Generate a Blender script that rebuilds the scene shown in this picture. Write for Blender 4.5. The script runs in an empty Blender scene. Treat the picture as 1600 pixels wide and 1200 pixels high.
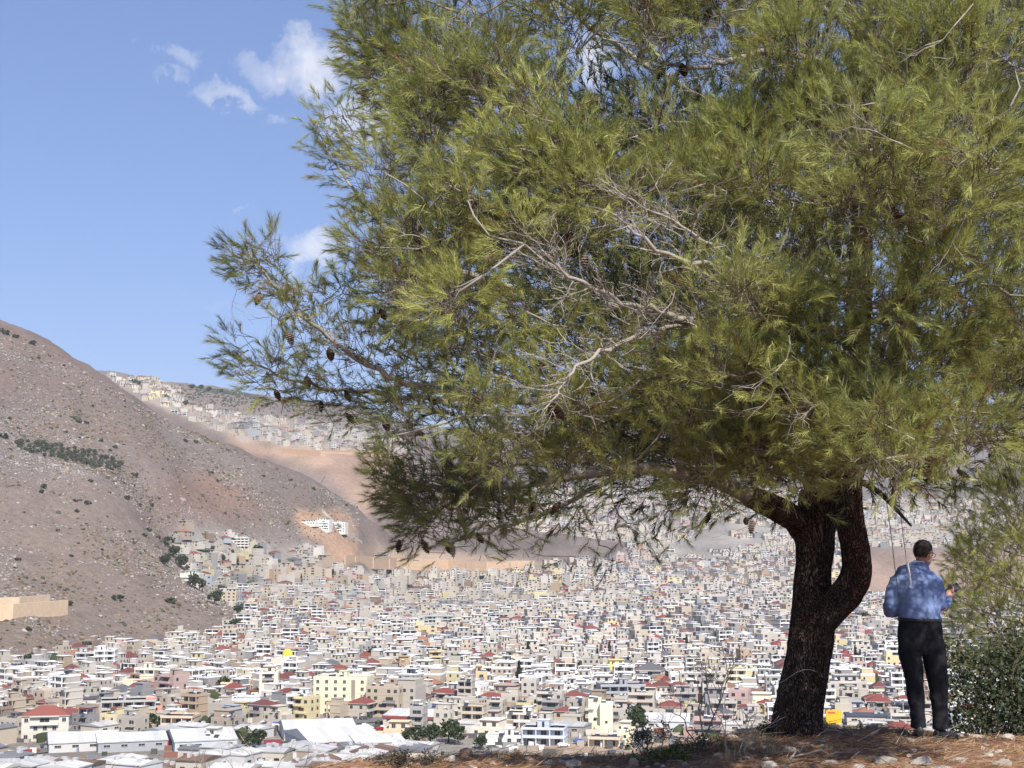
import bpy, bmesh, math, random, time
import numpy as np
from mathutils import Vector, Matrix, kdtree

T0 = time.time()
SC = bpy.context.scene
COL = SC.collection
R = math.radians

# ------------------------------------------------------------------ camera
EYE = 1.6                      # eye height above the hilltop ground
FPX = 2140.0                   # focal length in pixels of the 1600 px wide photograph
PITCH = math.atan(260.0 / FPX)
cam_d = bpy.data.cameras.new('camera')
cam = bpy.data.objects.new('camera', cam_d)
COL.objects.link(cam)
cam.location = (0, 0, EYE)
cam.rotation_euler = (math.pi / 2 + PITCH, 0, 0)
cam_d.sensor_width = 36.0
cam_d.lens = FPX / 1600.0 * 36.0
cam_d.clip_start = 0.1
cam_d.clip_end = 40000
SC.camera = cam

# ------------------------------------------------------------------ sun, sky, exposure
SUN_EL = R(45)
SUN_AZ = R(-18)               # degrees left of straight behind the camera (negative: right)
sun_from = Vector((-math.sin(SUN_AZ) * math.cos(SUN_EL), -math.cos(SUN_AZ) * math.cos(SUN_EL), math.sin(SUN_EL)))
sd = bpy.data.lights.new('sun', 'SUN')
sd.energy = 4.9
sd.angle = R(0.53)
sd.color = (1.0, 0.93, 0.83)
sun = bpy.data.objects.new('sun', sd)
COL.objects.link(sun)
sun.rotation_euler = (-sun_from).to_track_quat('-Z', 'Y').to_euler()
sun.location = sun_from * 60

SC.view_settings.view_transform = 'Standard'
SC.view_settings.look = 'None'
SC.view_settings.gamma = 1.0
SC.view_settings.use_curve_mapping = False
SC.view_settings.exposure = 0.40

HAZE = 5.4e-5                 # density of the air in the valley
cy = SC.cycles
cy.max_bounces = 5
cy.diffuse_bounces = 3
cy.glossy_bounces = 2
cy.transmission_bounces = 4
cy.transparent_max_bounces = 8
cy.volume_bounces = 0
cy.use_denoising = True
cy.denoising_prefilter = 'ACCURATE'
cy.denoising_input_passes = 'RGB_ALBEDO_NORMAL'
cy.sample_clamp_indirect = 6.0
SC.render.film_transparent = False


def ray(px, py):
    """direction of a photo pixel as (u = x/y, t = z/y)"""
    dx = px - 800.0
    dup = 600.0 - py
    y = FPX * math.cos(PITCH) - dup * math.sin(PITCH)
    z = FPX * math.sin(PITCH) + dup * math.cos(PITCH)
    return dx / y, z / y


def pt(px, py, D):
    """the world point that lies D metres ahead along the line of sight of a photo pixel"""
    u, t = ray(px, py)
    return Vector((u * D, D, EYE + t * D))


def to_px(x, y, z):
    """project world arrays to photo pixels"""
    z = z - EYE
    c, s = math.cos(PITCH), math.sin(PITCH)
    f = y * c + z * s
    up = -y * s + z * c
    return 800 + FPX * x / f, 600 - FPX * up / f


world = bpy.data.worlds.new('World')
SC.world = world
world.use_nodes = True
wn = world.node_tree
wn.nodes.clear()


class NT:
    """small helper for building node trees"""
    def __init__(self, tree):
        self.t = tree

    def n(self, kind, ins=None, **props):
        nd = self.t.nodes.new(kind)
        for k, v in props.items():
            setattr(nd, k, v)
        for k, v in (ins or {}).items():
            self.set(nd, k, v)
        return nd

    def set(self, nd, k, v):
        s = nd.inputs[k]
        if isinstance(v, bpy.types.NodeSocket):
            self.t.links.new(v, s)
        elif isinstance(v, bpy.types.Node):
            self.t.links.new(v.outputs[0], s)
        else:
            s.default_value = v

    def math(self, op, a, b=0.0, c=None, clamp=False):
        nd = self.n('ShaderNodeMath', operation=op)
        nd.use_clamp = clamp
        self.set(nd, 0, a)
        self.set(nd, 1, b)
        if c is not None:
            self.set(nd, 2, c)
        return nd.outputs[0]

    def mix(self, fac, a, b, blend='MIX'):
        nd = self.n('ShaderNodeMix', data_type='RGBA', blend_type=blend)
        self.set(nd, 0, fac)
        self.set(nd, 6, a if not isinstance(a, tuple) else (*a[:3], 1))
        self.set(nd, 7, b if not isinstance(b, tuple) else (*b[:3], 1))
        return nd.outputs[2]

    def ramp(self, fac, stops):
        nd = self.n('ShaderNodeValToRGB')
        self.set(nd, 0, fac)
        els = nd.color_ramp.elements
        while len(els) < len(stops):
            els.new(0.5)
        for e, (p, c) in zip(els, stops):
            e.position = p
            e.color = (c, c, c, 1) if isinstance(c, (int, float)) else (*c[:3], 1)
        return nd.outputs[0]

    def noise(self, vec, scale, detail=4, rough=0.55, dist=0.0):
        nd = self.n('ShaderNodeTexNoise', {'Vector': vec, 'Scale': scale, 'Detail': detail, 'Roughness': rough, 'Distortion': dist})
        return nd.outputs[0]


W = NT(wn)
sky = W.n('ShaderNodeTexSky', sky_type='NISHITA', sun_disc=False)
sky.sun_elevation = SUN_EL
sky.sun_rotation = math.atan2(sun_from.x, sun_from.y)
sky.altitude = 300
sky.air_density = 1.0
sky.dust_density = 0.6
sky.ozone_density = 3.2
tc = W.n('ShaderNodeTexCoord')
wdir = W.n('ShaderNodeVectorMath', {0: tc.outputs['Generated']}, operation='NORMALIZE').outputs[0]
# broken fair-weather cumulus: soft patches with ragged noise edges, in the frame and all round the dome
warp1 = W.n('ShaderNodeTexNoise', {'Vector': wdir, 'Scale': 22.0, 'Detail': 6.0, 'Roughness': 0.62})
warp = W.n('ShaderNodeVectorMath', {0: warp1.outputs['Color'], 1: (0.5, 0.5, 0.5)}, operation='SUBTRACT').outputs[0]
wv = W.n('ShaderNodeVectorMath', {0: warp, 1: (0.085, 0.085, 0.085)}, operation='MULTIPLY').outputs[0]
cdir = W.n('ShaderNodeVectorMath', {0: wdir, 1: wv}, operation='ADD').outputs[0]
crng = random.Random(8)
clouds = []
for (px, py, rx, ry, a) in ((285, 100, 42, 26, .42), (270, 138, 34, 13, .34), (425, 112, 55, 28, .55), (500, 100, 75, 44, .95), (352, 158, 36, 20, .55),
                            (425, 184, 22, 14, .32), (555, 175, 75, 42, 1.0), (385, 332, 12, 6, .3), (490, 392, 62, 34, 1.0), (435, 378, 30, 8, .25),
                            (930, 80, 60, 50, .95), (1210, 330, 80, 50, .9), (330, 465, 40, 8, .12)):
    u, t = ray(px, py)
    clouds.append((Vector((u, 1, t)).normalized(), rx / FPX, ry / FPX, a))
for k in range(4):
    az = crng.uniform(R(35), R(325))
    el = crng.uniform(R(8), R(50))
    clouds.append((Vector((math.sin(az) * math.cos(el), math.cos(az) * math.cos(el), math.sin(el))), crng.uniform(.03, .07), crng.uniform(.015, .035), crng.uniform(.4, .9)))
cloud_sum = None
for d, rx, ry, a in clouds:
    e1 = d.cross(Vector((0, 0, 1))).normalized()
    e2 = e1.cross(d)
    da = W.n('ShaderNodeVectorMath', {0: cdir, 1: tuple(e1 / rx)}, operation='DOT_PRODUCT').outputs[1]
    db = W.n('ShaderNodeVectorMath', {0: cdir, 1: tuple(e2 / ry)}, operation='DOT_PRODUCT').outputs[1]
    dc = W.n('ShaderNodeVectorMath', {0: wdir, 1: tuple(d)}, operation='DOT_PRODUCT').outputs[1]
    r2 = W.math('ADD', W.math('MULTIPLY', da, da), W.math('MULTIPLY', db, db))
    m = W.math('MULTIPLY_ADD', r2, -a, a, clamp=True)
    m = W.math('MULTIPLY', m, W.math('GREATER_THAN', dc, 0.0))
    cloud_sum = m if cloud_sum is None else W.math('MAXIMUM', cloud_sum, m)
fine = W.noise(wdir, 60.0, 6, 0.6)
cfac = W.math('MULTIPLY', cloud_sum, W.math('MULTIPLY_ADD', fine, 1.5, 0.15), clamp=True)
cfac = W.math('MULTIPLY', cfac, 0.78)
skyg = W.n('ShaderNodeGamma', {'Color': sky.outputs[0], 'Gamma': 0.67}).outputs[0]
skyg = W.mix(1.0, skyg, (1.20, 1.36, 1.86), 'MULTIPLY')
skyc = W.mix(cfac, skyg, (6.9, 7.0, 7.5))
bg = W.n('ShaderNodeBackground', {'Color': skyc, 'Strength': 0.106})
world.cycles.sampling_method = 'MANUAL'
world.cycles.sample_map_resolution = 256
wo = W.n('ShaderNodeOutputWorld', {'Surface': bg.outputs[0]})

# ------------------------------------------------------------------ numpy noise and mesh helpers
def hash2(ix, iy, seed=0):
    h = (ix.astype(np.int64) * 374761393 + iy.astype(np.int64) * 668265263 + seed * 974634777) & 0x7fffffff
    h = ((h ^ (h >> 13)) * 1274126177) & 0x7fffffff
    h = (h ^ (h >> 16)) & 0xffff
    return h / 65535.0


def vnoise(x, y, seed=0):
    x = np.asarray(x, float)
    y = np.asarray(y, float)
    ix, iy = np.floor(x), np.floor(y)
    fx, fy = x - ix, y - iy
    fx = fx * fx * (3 - 2 * fx)
    fy = fy * fy * (3 - 2 * fy)
    a, b = hash2(ix, iy, seed), hash2(ix + 1, iy, seed)
    c, d = hash2(ix, iy + 1, seed), hash2(ix + 1, iy + 1, seed)
    return (a * (1 - fx) + b * fx) * (1 - fy) + (c * (1 - fx) + d * fx) * fy - 0.5


def fbm(x, y, octv=4, seed=0, gain=0.5):
    s, a = 0.0, 1.0
    for k in range(octv):
        s = s + a * vnoise(np.asarray(x) * 2 ** k + 17.3 * k, np.asarray(y) * 2 ** k - 9.1 * k, seed + k)
        a *= gain
    return s


def sstep(a, b, x):
    t = np.clip((x - a) / (b - a), 0, 1)
    return t * t * (3 - 2 * t)


def np_mesh(name, V, F, mats, cols=None, midx=None, smooth=False):
    """mesh from numpy arrays; F is (m,3) or (m,4)"""
    me = bpy.data.meshes.new(name)
    V = np.ascontiguousarray(V, np.float32)
    F = np.ascontiguousarray(F, np.int32)
    k = F.shape[1]
    me.vertices.add(len(V))
    me.vertices.foreach_set('co', V.ravel())
    me.loops.add(F.size)
    me.loops.foreach_set('vertex_index', F.ravel())
    me.polygons.add(len(F))
    me.polygons.foreach_set('loop_start', np.arange(0, F.size, k, dtype=np.int32))
    if midx is not None:
        me.polygons.foreach_set('material_index', np.ascontiguousarray(midx, np.int32))
    me.polygons.foreach_set('use_smooth', np.full(len(F), smooth, bool))
    if cols is not None:
        at = me.color_attributes.new('Col', 'FLOAT_COLOR', 'POINT')
        c = np.ones((len(V), 4), np.float32)
        c[:, :3] = cols
        at.data.foreach_set('color', c.ravel())
    me.update(calc_edges=True)
    for m in (mats if isinstance(mats, (list, tuple)) else [mats]):
        me.materials.append(m)
    return me


def link(name, me, parent=None, loc=None, rz=0.0):
    o = bpy.data.objects.new(name, me)
    COL.objects.link(o)
    if parent is not None:
        o.parent = parent
    if loc is not None:
        o.location = loc
    if rz:
        o.rotation_euler = (0, 0, rz)
    return o


def tag(o, label=None, cat=None, group=None, kind=None):
    if label:
        o['label'] = label
    if cat:
        o['category'] = cat
    if group:
        o['group'] = group
    if kind:
        o['kind'] = kind
    return o


def empty(name, loc, rz=0.0):
    o = link(name, None, None, loc, rz)
    o.empty_display_size = 0.3
    return o


def copy_tree(o, parent=None):
    c = o.copy()
    COL.objects.link(c)
    c.parent = parent
    for ch in list(o.children):
        copy_tree(ch, c)
    return c


# ------------------------------------------------------------------ materials
def new_mat(name):
    m = bpy.data.materials.new(name)
    m.use_nodes = True
    t = m.node_tree
    b = t.nodes['Principled BSDF']
    return m, NT(t), b


def attr_mat(name, rough=0.85, var=0.18, scale=0.6, spec=0.2, bump=0.0, bscale=20.0):
    """base colour from the mesh colour attribute with a little weathering"""
    m, N, b = new_mat(name)
    a = N.n('ShaderNodeVertexColor', layer_name='Col')
    g = N.n('ShaderNodeNewGeometry')
    nz = N.noise(g.outputs['Position'], scale, 5, 0.65)
    k = N.math('MULTIPLY_ADD', nz, var * 2, 1 - var)
    c = N.mix(1.0, a.outputs[0], N.n('ShaderNodeCombineColor', {0: k, 1: k, 2: k}).outputs[0], 'MULTIPLY')
    N.set(b, 'Base Color', c)
    N.set(b, 'Roughness', rough)
    N.set(b, 'Specular IOR Level', spec)
    if bump:
        bn = N.noise(g.outputs['Position'], bscale, 4, 0.6)
        bp = N.n('ShaderNodeBump', {'Height': bn, 'Strength': bump, 'Distance': 0.05})
        N.set(b, 'Normal', bp.outputs[0])
    return m


def plain_mat(name, col, rough=0.6, spec=0.3, metal=0.0, var=0.12, scale=3.0, bump=0.0, bscale=30.0, coords='Position'):
    m, N, b = new_mat(name)
    g = N.n('ShaderNodeNewGeometry')
    vec = g.outputs['Position']
    if coords == 'Object':
        vec = N.n('ShaderNodeTexCoord').outputs['Object']
    nz = N.noise(vec, scale, 4, 0.6)
    lo = tuple(c * (1 - var) for c in col)
    hi = tuple(min(1, c * (1 + var)) for c in col)
    N.set(b, 'Base Color', N.mix(nz, lo, hi))
    N.set(b, 'Roughness', rough)
    N.set(b, 'Specular IOR Level', spec)
    N.set(b, 'Metallic', metal)
    if bump:
        bn = N.noise(vec, bscale, 4, 0.6)
        bp = N.n('ShaderNodeBump', {'Height': bn, 'Strength': bump, 'Distance': 0.02})
        N.set(b, 'Normal', bp.outputs[0])
    return m

# ================================================================== THE LAND
# control points of the relief: photo pixel, distance ahead; a smooth sheet runs through all of them
CP = []
for px in (-400, 0, 400, 800, 1200, 1600, 2000):
    for (py, D) in ((1195, 470), (1140, 560), (1090, 680)):
        CP.append((px, py, D))
for px in (400, 800, 1200, 1600, 2000):
    CP += [(px, 1040, 860), (px, 1000, 1090)]
for px in (620, 900, 1200, 1600, 2000):
    CP += [(px, 962, 1400), (px, 934, 1750)]
CP += [(430, 965, 1300), (430, 930, 1450), (440, 890, 1600), (380, 870, 1580), (320, 850, 1530)]
CP += [(0, 1046, 830), (-400, 1060, 800), (200, 1006, 1020), (330, 992, 1110), (378, 968, 1190), (345, 930, 1290), (290, 893, 1380),
       (258, 850, 1460), (275, 818, 1510)]
# near spur of the hill
CP += [(0, 950, 980), (100, 900, 1100), (200, 870, 1210), (280, 950, 1150), (0, 850, 1130), (100, 790, 1270), (200, 770, 1400), (0, 700, 1330),
       (100, 700, 1440), (0, 600, 1540), (0, 517, 1680), (-300, 420, 1800), (-400, 700, 1230), (-400, 900, 950), (250, 740, 1560), (130, 640, 1600)]
# skyline of the hill and its back slope
CP += [(70, 546, 1715), (130, 576, 1750), (230, 642, 1800), (320, 690, 1850), (400, 716, 1900), (480, 750, 1950), (540, 784, 1985), (580, 812, 2010), (615, 842, 2020),
       (300, 760, 1640), (380, 790, 1680), (450, 812, 1740), (520, 825, 1800), (350, 815, 1600), (480, 850, 1700)]
# dip behind the hill
CP += [(-300, 520, 2300), (0, 620, 2250), (130, 670, 2300), (230, 710, 2300), (320, 745, 2300), (400, 765, 2300), (480, 790, 2250), (570, 835, 2230)]
# the hill behind with its terraces of houses
CP += [(170, 592, 3250), (230, 594, 3300), (300, 606, 3350), (340, 612, 3400), (420, 622, 3500), (520, 635, 3600), (250, 640, 2900), (400, 682, 2750),
       (500, 694, 2800), (600, 702, 2900), (430, 706, 2620), (520, 722, 2520), (590, 745, 2450), (600, 790, 2330), (0, 560, 3200), (-300, 480, 3300),
       (700, 720, 3000), (620, 660, 3400)]
CP += [(-300, 560, 4600), (0, 620, 4600), (200, 640, 4600), (340, 650, 4700), (500, 660, 5000)]
# cut ledges below it and the bare knoll
CP += [(650, 874, 2020), (750, 880, 2050), (600, 890, 1930), (760, 893, 1980), (700, 845, 2250), (820, 850, 2280), (900, 846, 2320),
       (960, 872, 2250), (860, 882, 2080)]
# valley running back to the right
CP += [(1050, 905, 2150), (1200, 905, 2150), (1050, 875, 2550), (1200, 872, 2600), (1100, 835, 3000), (1000, 800, 3500), (1200, 800, 3500), (800, 790, 3300),
       (1000, 770, 4200), (1200, 765, 4200)]
CP += [(1360, 932, 2150), (1500, 934, 2150), (1640, 935, 2150), (1360, 864, 2420), (1500, 864, 2420), (1700, 864, 2420), (1360, 848, 2800), (1500, 848, 2800), (1360, 792, 3600), (1500, 790, 3600), (1700, 790, 3600),
       (1360, 765, 4300), (1500, 760, 4300), (1700, 755, 4300)]
for px in (700, 1000, 1300, 1600, 2000):
    CP += [(px, 715, 5200), (px, 664 + 8 * math.sin(px * .013), 6600), (px, 735, 9500)]
for px in (-400, 0, 400):
    CP += [(px, 690, 7000), (px, 735, 9500)]
cu, cvv, ct = [], [], []
VS = 0.55
for (px, py, D) in CP:
    u, t = ray(px, py)
    cu.append(u); cvv.append(math.log(D) * VS); ct.append(t)
for u in (-.6, -.3, 0, .3, .6):
    for D, t in ((16, -.26), (40, -.27), (110, -.25), (240, -.205), (360, -.178)):
        cu.append(u); cvv.append(math.log(D) * VS); ct.append(t)
cu, cvv, ct = map(np.array, (cu, cvv, ct))


def tps_k(r2):
    return np.where(r2 > 1e-12, 0.5 * r2 * np.log(np.maximum(r2, 1e-12)), 0.0)


n = len(cu)
K = tps_k((cu[:, None] - cu[None]) ** 2 + (cvv[:, None] - cvv[None]) ** 2) + np.eye(n) * 2e-5
P = np.stack([np.ones(n), cu, cvv], 1)
A = np.zeros((n + 3, n + 3))
A[:n, :n] = K; A[:n, n:] = P; A[n:, :n] = P.T
sol = np.linalg.solve(A, np.concatenate([ct, np.zeros(3)]))

NU = 370
us = np.linspace(-.56, .56, NU)
Ds = np.concatenate([np.geomspace(17, 400, 34)[:-1], np.geomspace(400, 2300, 280)[:-1], np.geomspace(2300, 9500, 130)])
NV = len(Ds)
UU, DD = np.meshgrid(us, Ds, indexing='ij')
uf, vf = UU.ravel(), np.log(DD.ravel()) * VS
tg = np.empty(uf.size)
for s in range(0, uf.size, 20000):
    e = s + 20000
    r2 = (uf[s:e, None] - cu[None]) ** 2 + (vf[s:e, None] - cvv[None]) ** 2
    tg[s:e] = tps_k(r2) @ sol[:n] + sol[n] + sol[n + 1] * uf[s:e] + sol[n + 2] * vf[s:e]
tg = tg.reshape(NU, NV)


def in_poly(px, py, poly):
    px = np.asarray(px, float); py = np.asarray(py, float)
    res = np.zeros(px.shape, bool)
    m = len(poly)
    for i in range(m):
        x1, y1 = poly[i]; x2, y2 = poly[(i + 1) % m]
        c = ((y1 > py) != (y2 > py)) & (px < (x2 - x1) * (py - y1) / (y2 - y1 + 1e-9) + x1)
        res ^= c
    return res


CITY = [(-400, 1062), (0, 1047), (60, 1032), (200, 1006), (330, 992), (380, 968), (347, 930), (292, 893), (262, 850), (282, 818), (380, 840), (440, 858), (500, 852),
        (525, 884), (560, 893), (760, 897), (850, 886), (960, 874), (990, 850), (1000, 800), (1000, 765), (1240, 765), (1330, 790), (1335, 925), (1400, 937), (1600, 937), (2000, 940), (2000, 1290),
        (-400, 1290)]
FARTOWN = [(1320, 855), (1320, 785), (1560, 780), (1800, 780), (1800, 858)]
FARMID = [(740, 842), (760, 775), (880, 762), (1010, 762), (1010, 850), (900, 838)]
HILLTOWN = [(170, 588), (240, 592), (275, 606), (300, 636), (420, 652), (520, 668), (640, 690), (640, 708), (480, 702), (390, 694), (330, 668), (255, 640), (215, 622)]

pxg, pyg = to_px(UU * DD, DD, EYE + tg * DD)
# roughness of the slopes: gullies and ledges on the bare hills, flat where the town stands
townm = (in_poly(pxg, pyg, CITY) & (DD < 5000)) | ((in_poly(pxg, pyg, FARTOWN) | in_poly(pxg, pyg, FARMID)) & (DD > 2300)) | (in_poly(pxg, pyg, HILLTOWN) & (DD > 2400))
rough = 1.0 - townm.astype(float)
for _ in range(3):
    q = np.pad(rough, 1, mode='edge')
    rough = (q[:-2, 1:-1] + q[2:, 1:-1] + q[1:-1, :-2] + q[1:-1, 2:] + 2 * rough) / 6
X, Y = UU * DD, DD
amp = rough * np.interp(DD, [300, 900, 1500, 3000, 7000], [0, 6, 12, 16, 22])
gul = fbm(X / 130.0 + 3, Y / 190.0, 5, 5, 0.55)
ledge = fbm(X / 28.0, Y / 40.0, 3, 11, 0.6)
strata = np.sin((EYE + tg * DD) / 5.2 + 7 * fbm(X / 170, Y / 170, 3, 15)) * (DD > 800) * (DD < 2200) * 1.5
tg = tg + (rough * strata + amp * gul + rough * 3.4 * ledge * (DD > 600)) / DD


def g_rows(D):
    return np.interp(np.log(D), np.log(Ds), np.arange(NV))


def ground_t(u, D):
    u = np.asarray(u, float); D = np.asarray(D, float)
    a = np.clip((u - us[0]) / (us[1] - us[0]), 0, NU - 1.001)
    b = np.clip(g_rows(D), 0, NV - 1.001)
    i, j = a.astype(int), b.astype(int)
    fa, fb = a - i, b - j
    return (tg[i, j] * (1 - fa) + tg[i + 1, j] * fa) * (1 - fb) + (tg[i, j + 1] * (1 - fa) + tg[i + 1, j + 1] * fa) * fb


def ground_z(x, y):
    return EYE + ground_t(np.asarray(x) / np.asarray(y), y) * np.asarray(y)


DSC = np.geomspace(300, 9000, 1500)


def at(px, py, dmin=300):
    """where the line of sight of a photo pixel meets the land"""
    u, t = ray(px, py)
    ds = DSC[DSC >= dmin]
    g = ground_t(np.full(ds.shape, u), ds)
    k = np.argmax(g >= t)
    if g[k] < t:
        k = len(ds) - 1
    D = ds[k]
    if k > 0:
        g0, g1 = g[k - 1], g[k]
        w = (t - g0) / (g1 - g0 + 1e-12)
        D = ds[k - 1] + (ds[k] - ds[k - 1]) * min(max(w, 0), 1)
    return Vector((u * D, D, float(ground_z(u * D, D))))


# colours of the soil and rock (what the ground itself is, not its light)
pxg, pyg = to_px(UU * DD, DD, EYE + tg * DD)
base = np.empty(UU.shape + (3,))
n1 = fbm(X / 60, Y / 90, 4, 21)[..., None]
n2 = fbm(X / 300, Y / 400, 3, 31)[..., None]
dry = np.array((.212, .155, .130)); rocky = np.array((.255, .215, .195)); dark = np.array((.13, .098, .087))
base[:] = dry
base += (rocky - dry) * np.clip(.5 + 1.1 * n2 + .9 * n1, 0, 1)
base += (dark - base) * np.clip(.18 + .9 * n1, 0, .8)


def zone(poly, dmin, dmax, col, w=1.0, soft=2):
    m = (in_poly(pxg, pyg, poly) & (DD > dmin) & (DD < dmax)).astype(float)
    for _ in range(soft):
        q = np.pad(m, 1, mode='edge')
        m = (q[:-2, 1:-1] + q[2:, 1:-1] + q[1:-1, :-2] + q[1:-1, 2:] + 2 * m) / 6
    m = np.clip(m * w, 0, 1)[..., None]
    global base
    base = base * (1 - m) + (np.array(col) * (1 + .5 * n1)) * m


zone([(-400, 1300), (-400, 600), (2000, 600), (2000, 1300)], 4300, 20000, (.19, .165, .15), .8)
zone([(225, 640), (330, 690), (480, 745), (570, 800), (560, 870), (480, 850), (380, 835), (300, 815), (330, 770), (260, 700)], 1580, 2200, (.19, .16, .14), .75, 6)
zone([(265, 745), (330, 735), (400, 770), (430, 800), (350, 812), (270, 812), (240, 800)], 1400, 1900, (.25, .135, .095), .5, 8)
zone([(-50, 740), (200, 760), (260, 800), (330, 900), (380, 960), (330, 990), (0, 1045), (-50, 1040)], 800, 1500, (.255, .20, .155), .45, 6)
zone(CITY, 300, 5000, (.34, .31, .275), 1, 1)
zone(FARTOWN, 2300, 5000, (.32, .29, .26), 1, 1)
zone(FARMID, 2400, 5000, (.32, .28, .245), .8, 1)
zone(HILLTOWN, 2400, 4000, (.33, .28, .23), 1, 1)
zone([(345, 680), (395, 688), (480, 700), (640, 706), (640, 760), (575, 800), (545, 790), (540, 765), (490, 738), (420, 712), (380, 705)], 2250, 3200, (.42, .29, .205), .85, 3)
zone([(455, 800), (545, 795), (560, 830), (560, 880), (520, 880), (505, 845), (470, 835)], 1650, 2100, (.44, .285, .19), .9, 1)
zone([(520, 858), (600, 856), (760, 866), (850, 866), (860, 884), (760, 893), (560, 891)], 1800, 2200, (.42, .315, .225), .8, 2)
zone([(640, 820), (960, 830), (960, 872), (860, 880), (740, 866)], 2060, 2600, (.20, .17, .15), .8, 2)
zone([(1325, 862), (1600, 858), (1700, 930), (1335, 930)], 2100, 2600, (.36, .26, .20), .85, 1)
zone([(1300, 720), (1700, 700), (1700, 790), (1300, 790)], 3700, 4600, (.20, .19, .155), .6, 3)
# bare building land at the foot of the hill
zone([(680, 1205), (860, 1160), (1010, 1165), (1180, 1118), (1300, 1120), (1300, 1215)], 420, 640, (.46, .345, .25), .8, 2)

idx = np.arange(NU * NV).reshape(NU, NV)
F = np.stack([idx[:-1, :-1], idx[1:, :-1], idx[1:, 1:], idx[:-1, 1:]], -1).reshape(-1, 4)
V = np.stack([X, Y, EYE + tg * DD], -1).reshape(-1, 3)

m_land, N, b = new_mat('hillside_soil')
va = N.n('ShaderNodeVertexColor', layer_name='Col')
geo = N.n('ShaderNodeNewGeometry')
pos = geo.outputs['Position']
f1 = N.noise(pos, 0.16, 6, 0.7)
f2 = N.noise(pos, 0.9, 4, 0.7)
k = N.math('ADD', N.math('MULTIPLY_ADD', f1, 1.1, 0.2), N.math('MULTIPLY_ADD', f2, 0.9, -0.2))
c = N.mix(1.0, va.outputs[0], N.n('ShaderNodeCombineColor', {0: k, 1: k, 2: k}).outputs[0], 'MULTIPLY')
N.set(b, 'Base Color', c)
N.set(b, 'Roughness', 0.95)
N.set(b, 'Specular IOR Level', 0.05)
bp = N.n('ShaderNodeBump', {'Height': N.math('ADD', f1, N.math('MULTIPLY', f2, 0.4)), 'Strength': 0.9, 'Distance': 3.0})
N.set(b, 'Normal', bp.outputs[0])
land = link('hills', np_mesh('hills', V, F, m_land, base.reshape(-1, 3), smooth=True))
tag(land, 'dry stony hills round a wide valley floor', kind='structure')
print('land', time.time() - T0)

# visibility of the land from the camera: highest line of sight met so far in each column
tmax = np.maximum.accumulate(np.where(DD < 200, -1, tg), axis=1)


def seen(x, y, z_top):
    u = x / y
    a = np.clip(((u - us[0]) / (us[1] - us[0])).round().astype(int), 0, NU - 1)
    bb = np.clip(g_rows(y * .985).astype(int) - 1, 0, NV - 1)
    return (z_top - EYE) / y > tmax[a, bb]


# ------------------------------------------------------------------ small rocks and dry scrub on the bare slopes (nobody could count them)
def blob_template(seed, nseg=6, nring=3, jag=0.35):
    rg = np.random.default_rng(seed)
    v = [(0, 0, 1.0)]
    for r in range(1, nring):
        th = math.pi * r / nring
        for s in range(nseg):
            a = 2 * math.pi * (s + .5 * (r % 2)) / nseg
            v.append((math.sin(th) * math.cos(a), math.sin(th) * math.sin(a), math.cos(th)))
    v.append((0, 0, -1.0))
    v = np.array(v) * (1 + rg.uniform(-jag, jag, (len(v), 1)))
    f = []
    for s in range(nseg):
        f.append((0, 1 + s, 1 + (s + 1) % nseg))
    for r in range(nring - 2):
        a0, b0 = 1 + r * nseg, 1 + (r + 1) * nseg
        for s in range(nseg):
            s2 = (s + 1) % nseg
            f.append((a0 + s, b0 + s, b0 + s2)); f.append((a0 + s, b0 + s2, a0 + s2))
    last = len(v) - 1
    a0 = 1 + (nring - 2) * nseg
    for s in range(nseg):
        f.append((a0 + s, last, a0 + (s + 1) % nseg))
    return v, np.array(f)


def scatter(templates, pos, scale, yaw, cols, rng):
    """join many transformed copies of small templates into one vertex / face / colour set"""
    Vs, Fs, Cs = [], [], []
    off = 0
    ti = rng.integers(0, len(templates), len(pos))
    for k, (tv, tf) in enumerate(templates):
        sel = np.where(ti == k)[0]
        if not len(sel):
            continue
        c, s = np.cos(yaw[sel]), np.sin(yaw[sel])
        sv = tv[None] * scale[sel][:, None, :]
        vx = sv[..., 0] * c[:, None] - sv[..., 1] * s[:, None]
        vy = sv[..., 0] * s[:, None] + sv[..., 1] * c[:, None]
        vv = np.stack([vx, vy, sv[..., 2]], -1) + pos[sel][:, None, :]
        ff = tf[None] + (off + np.arange(len(sel)) * len(tv))[:, None, None]
        Vs.append(vv.reshape(-1, 3)); Fs.append(ff.reshape(-1, tf.shape[1]))
        Cs.append(np.repeat(cols[sel], len(tv), 0))
        off += len(sel) * len(tv)
    return np.concatenate(Vs), np.concatenate(Fs), np.concatenate(Cs)


m_rock = attr_mat('limestone', 0.9, 0.25, 0.8)
m_scrub = attr_mat('dry_scrub', 0.95, 0.3, 0.9)
rng = np.random.default_rng(3)
HILL = [(-60, 500), (70, 540), (230, 640), (400, 715), (560, 790), (560, 850), (430, 850), (270, 815), (262, 850), (292, 893), (347, 930), (380, 968), (330, 990), (200, 1004), (0, 1045), (-60, 1050)]


def sample_land(nwant, poly, dmin, dmax, rng, umin=-.42, umax=.42):
    ux = rng.uniform(umin, umax, nwant)
    D = np.sqrt(rng.uniform(dmin ** 2, dmax ** 2, nwant))
    x = ux * D
    z = ground_z(x, D)
    px, py = to_px(x, D, z)
    ok = in_poly(px, py, poly) & seen(x, D, z + 2)
    return x[ok], D[ok], z[ok], px[ok], py[ok]


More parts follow.
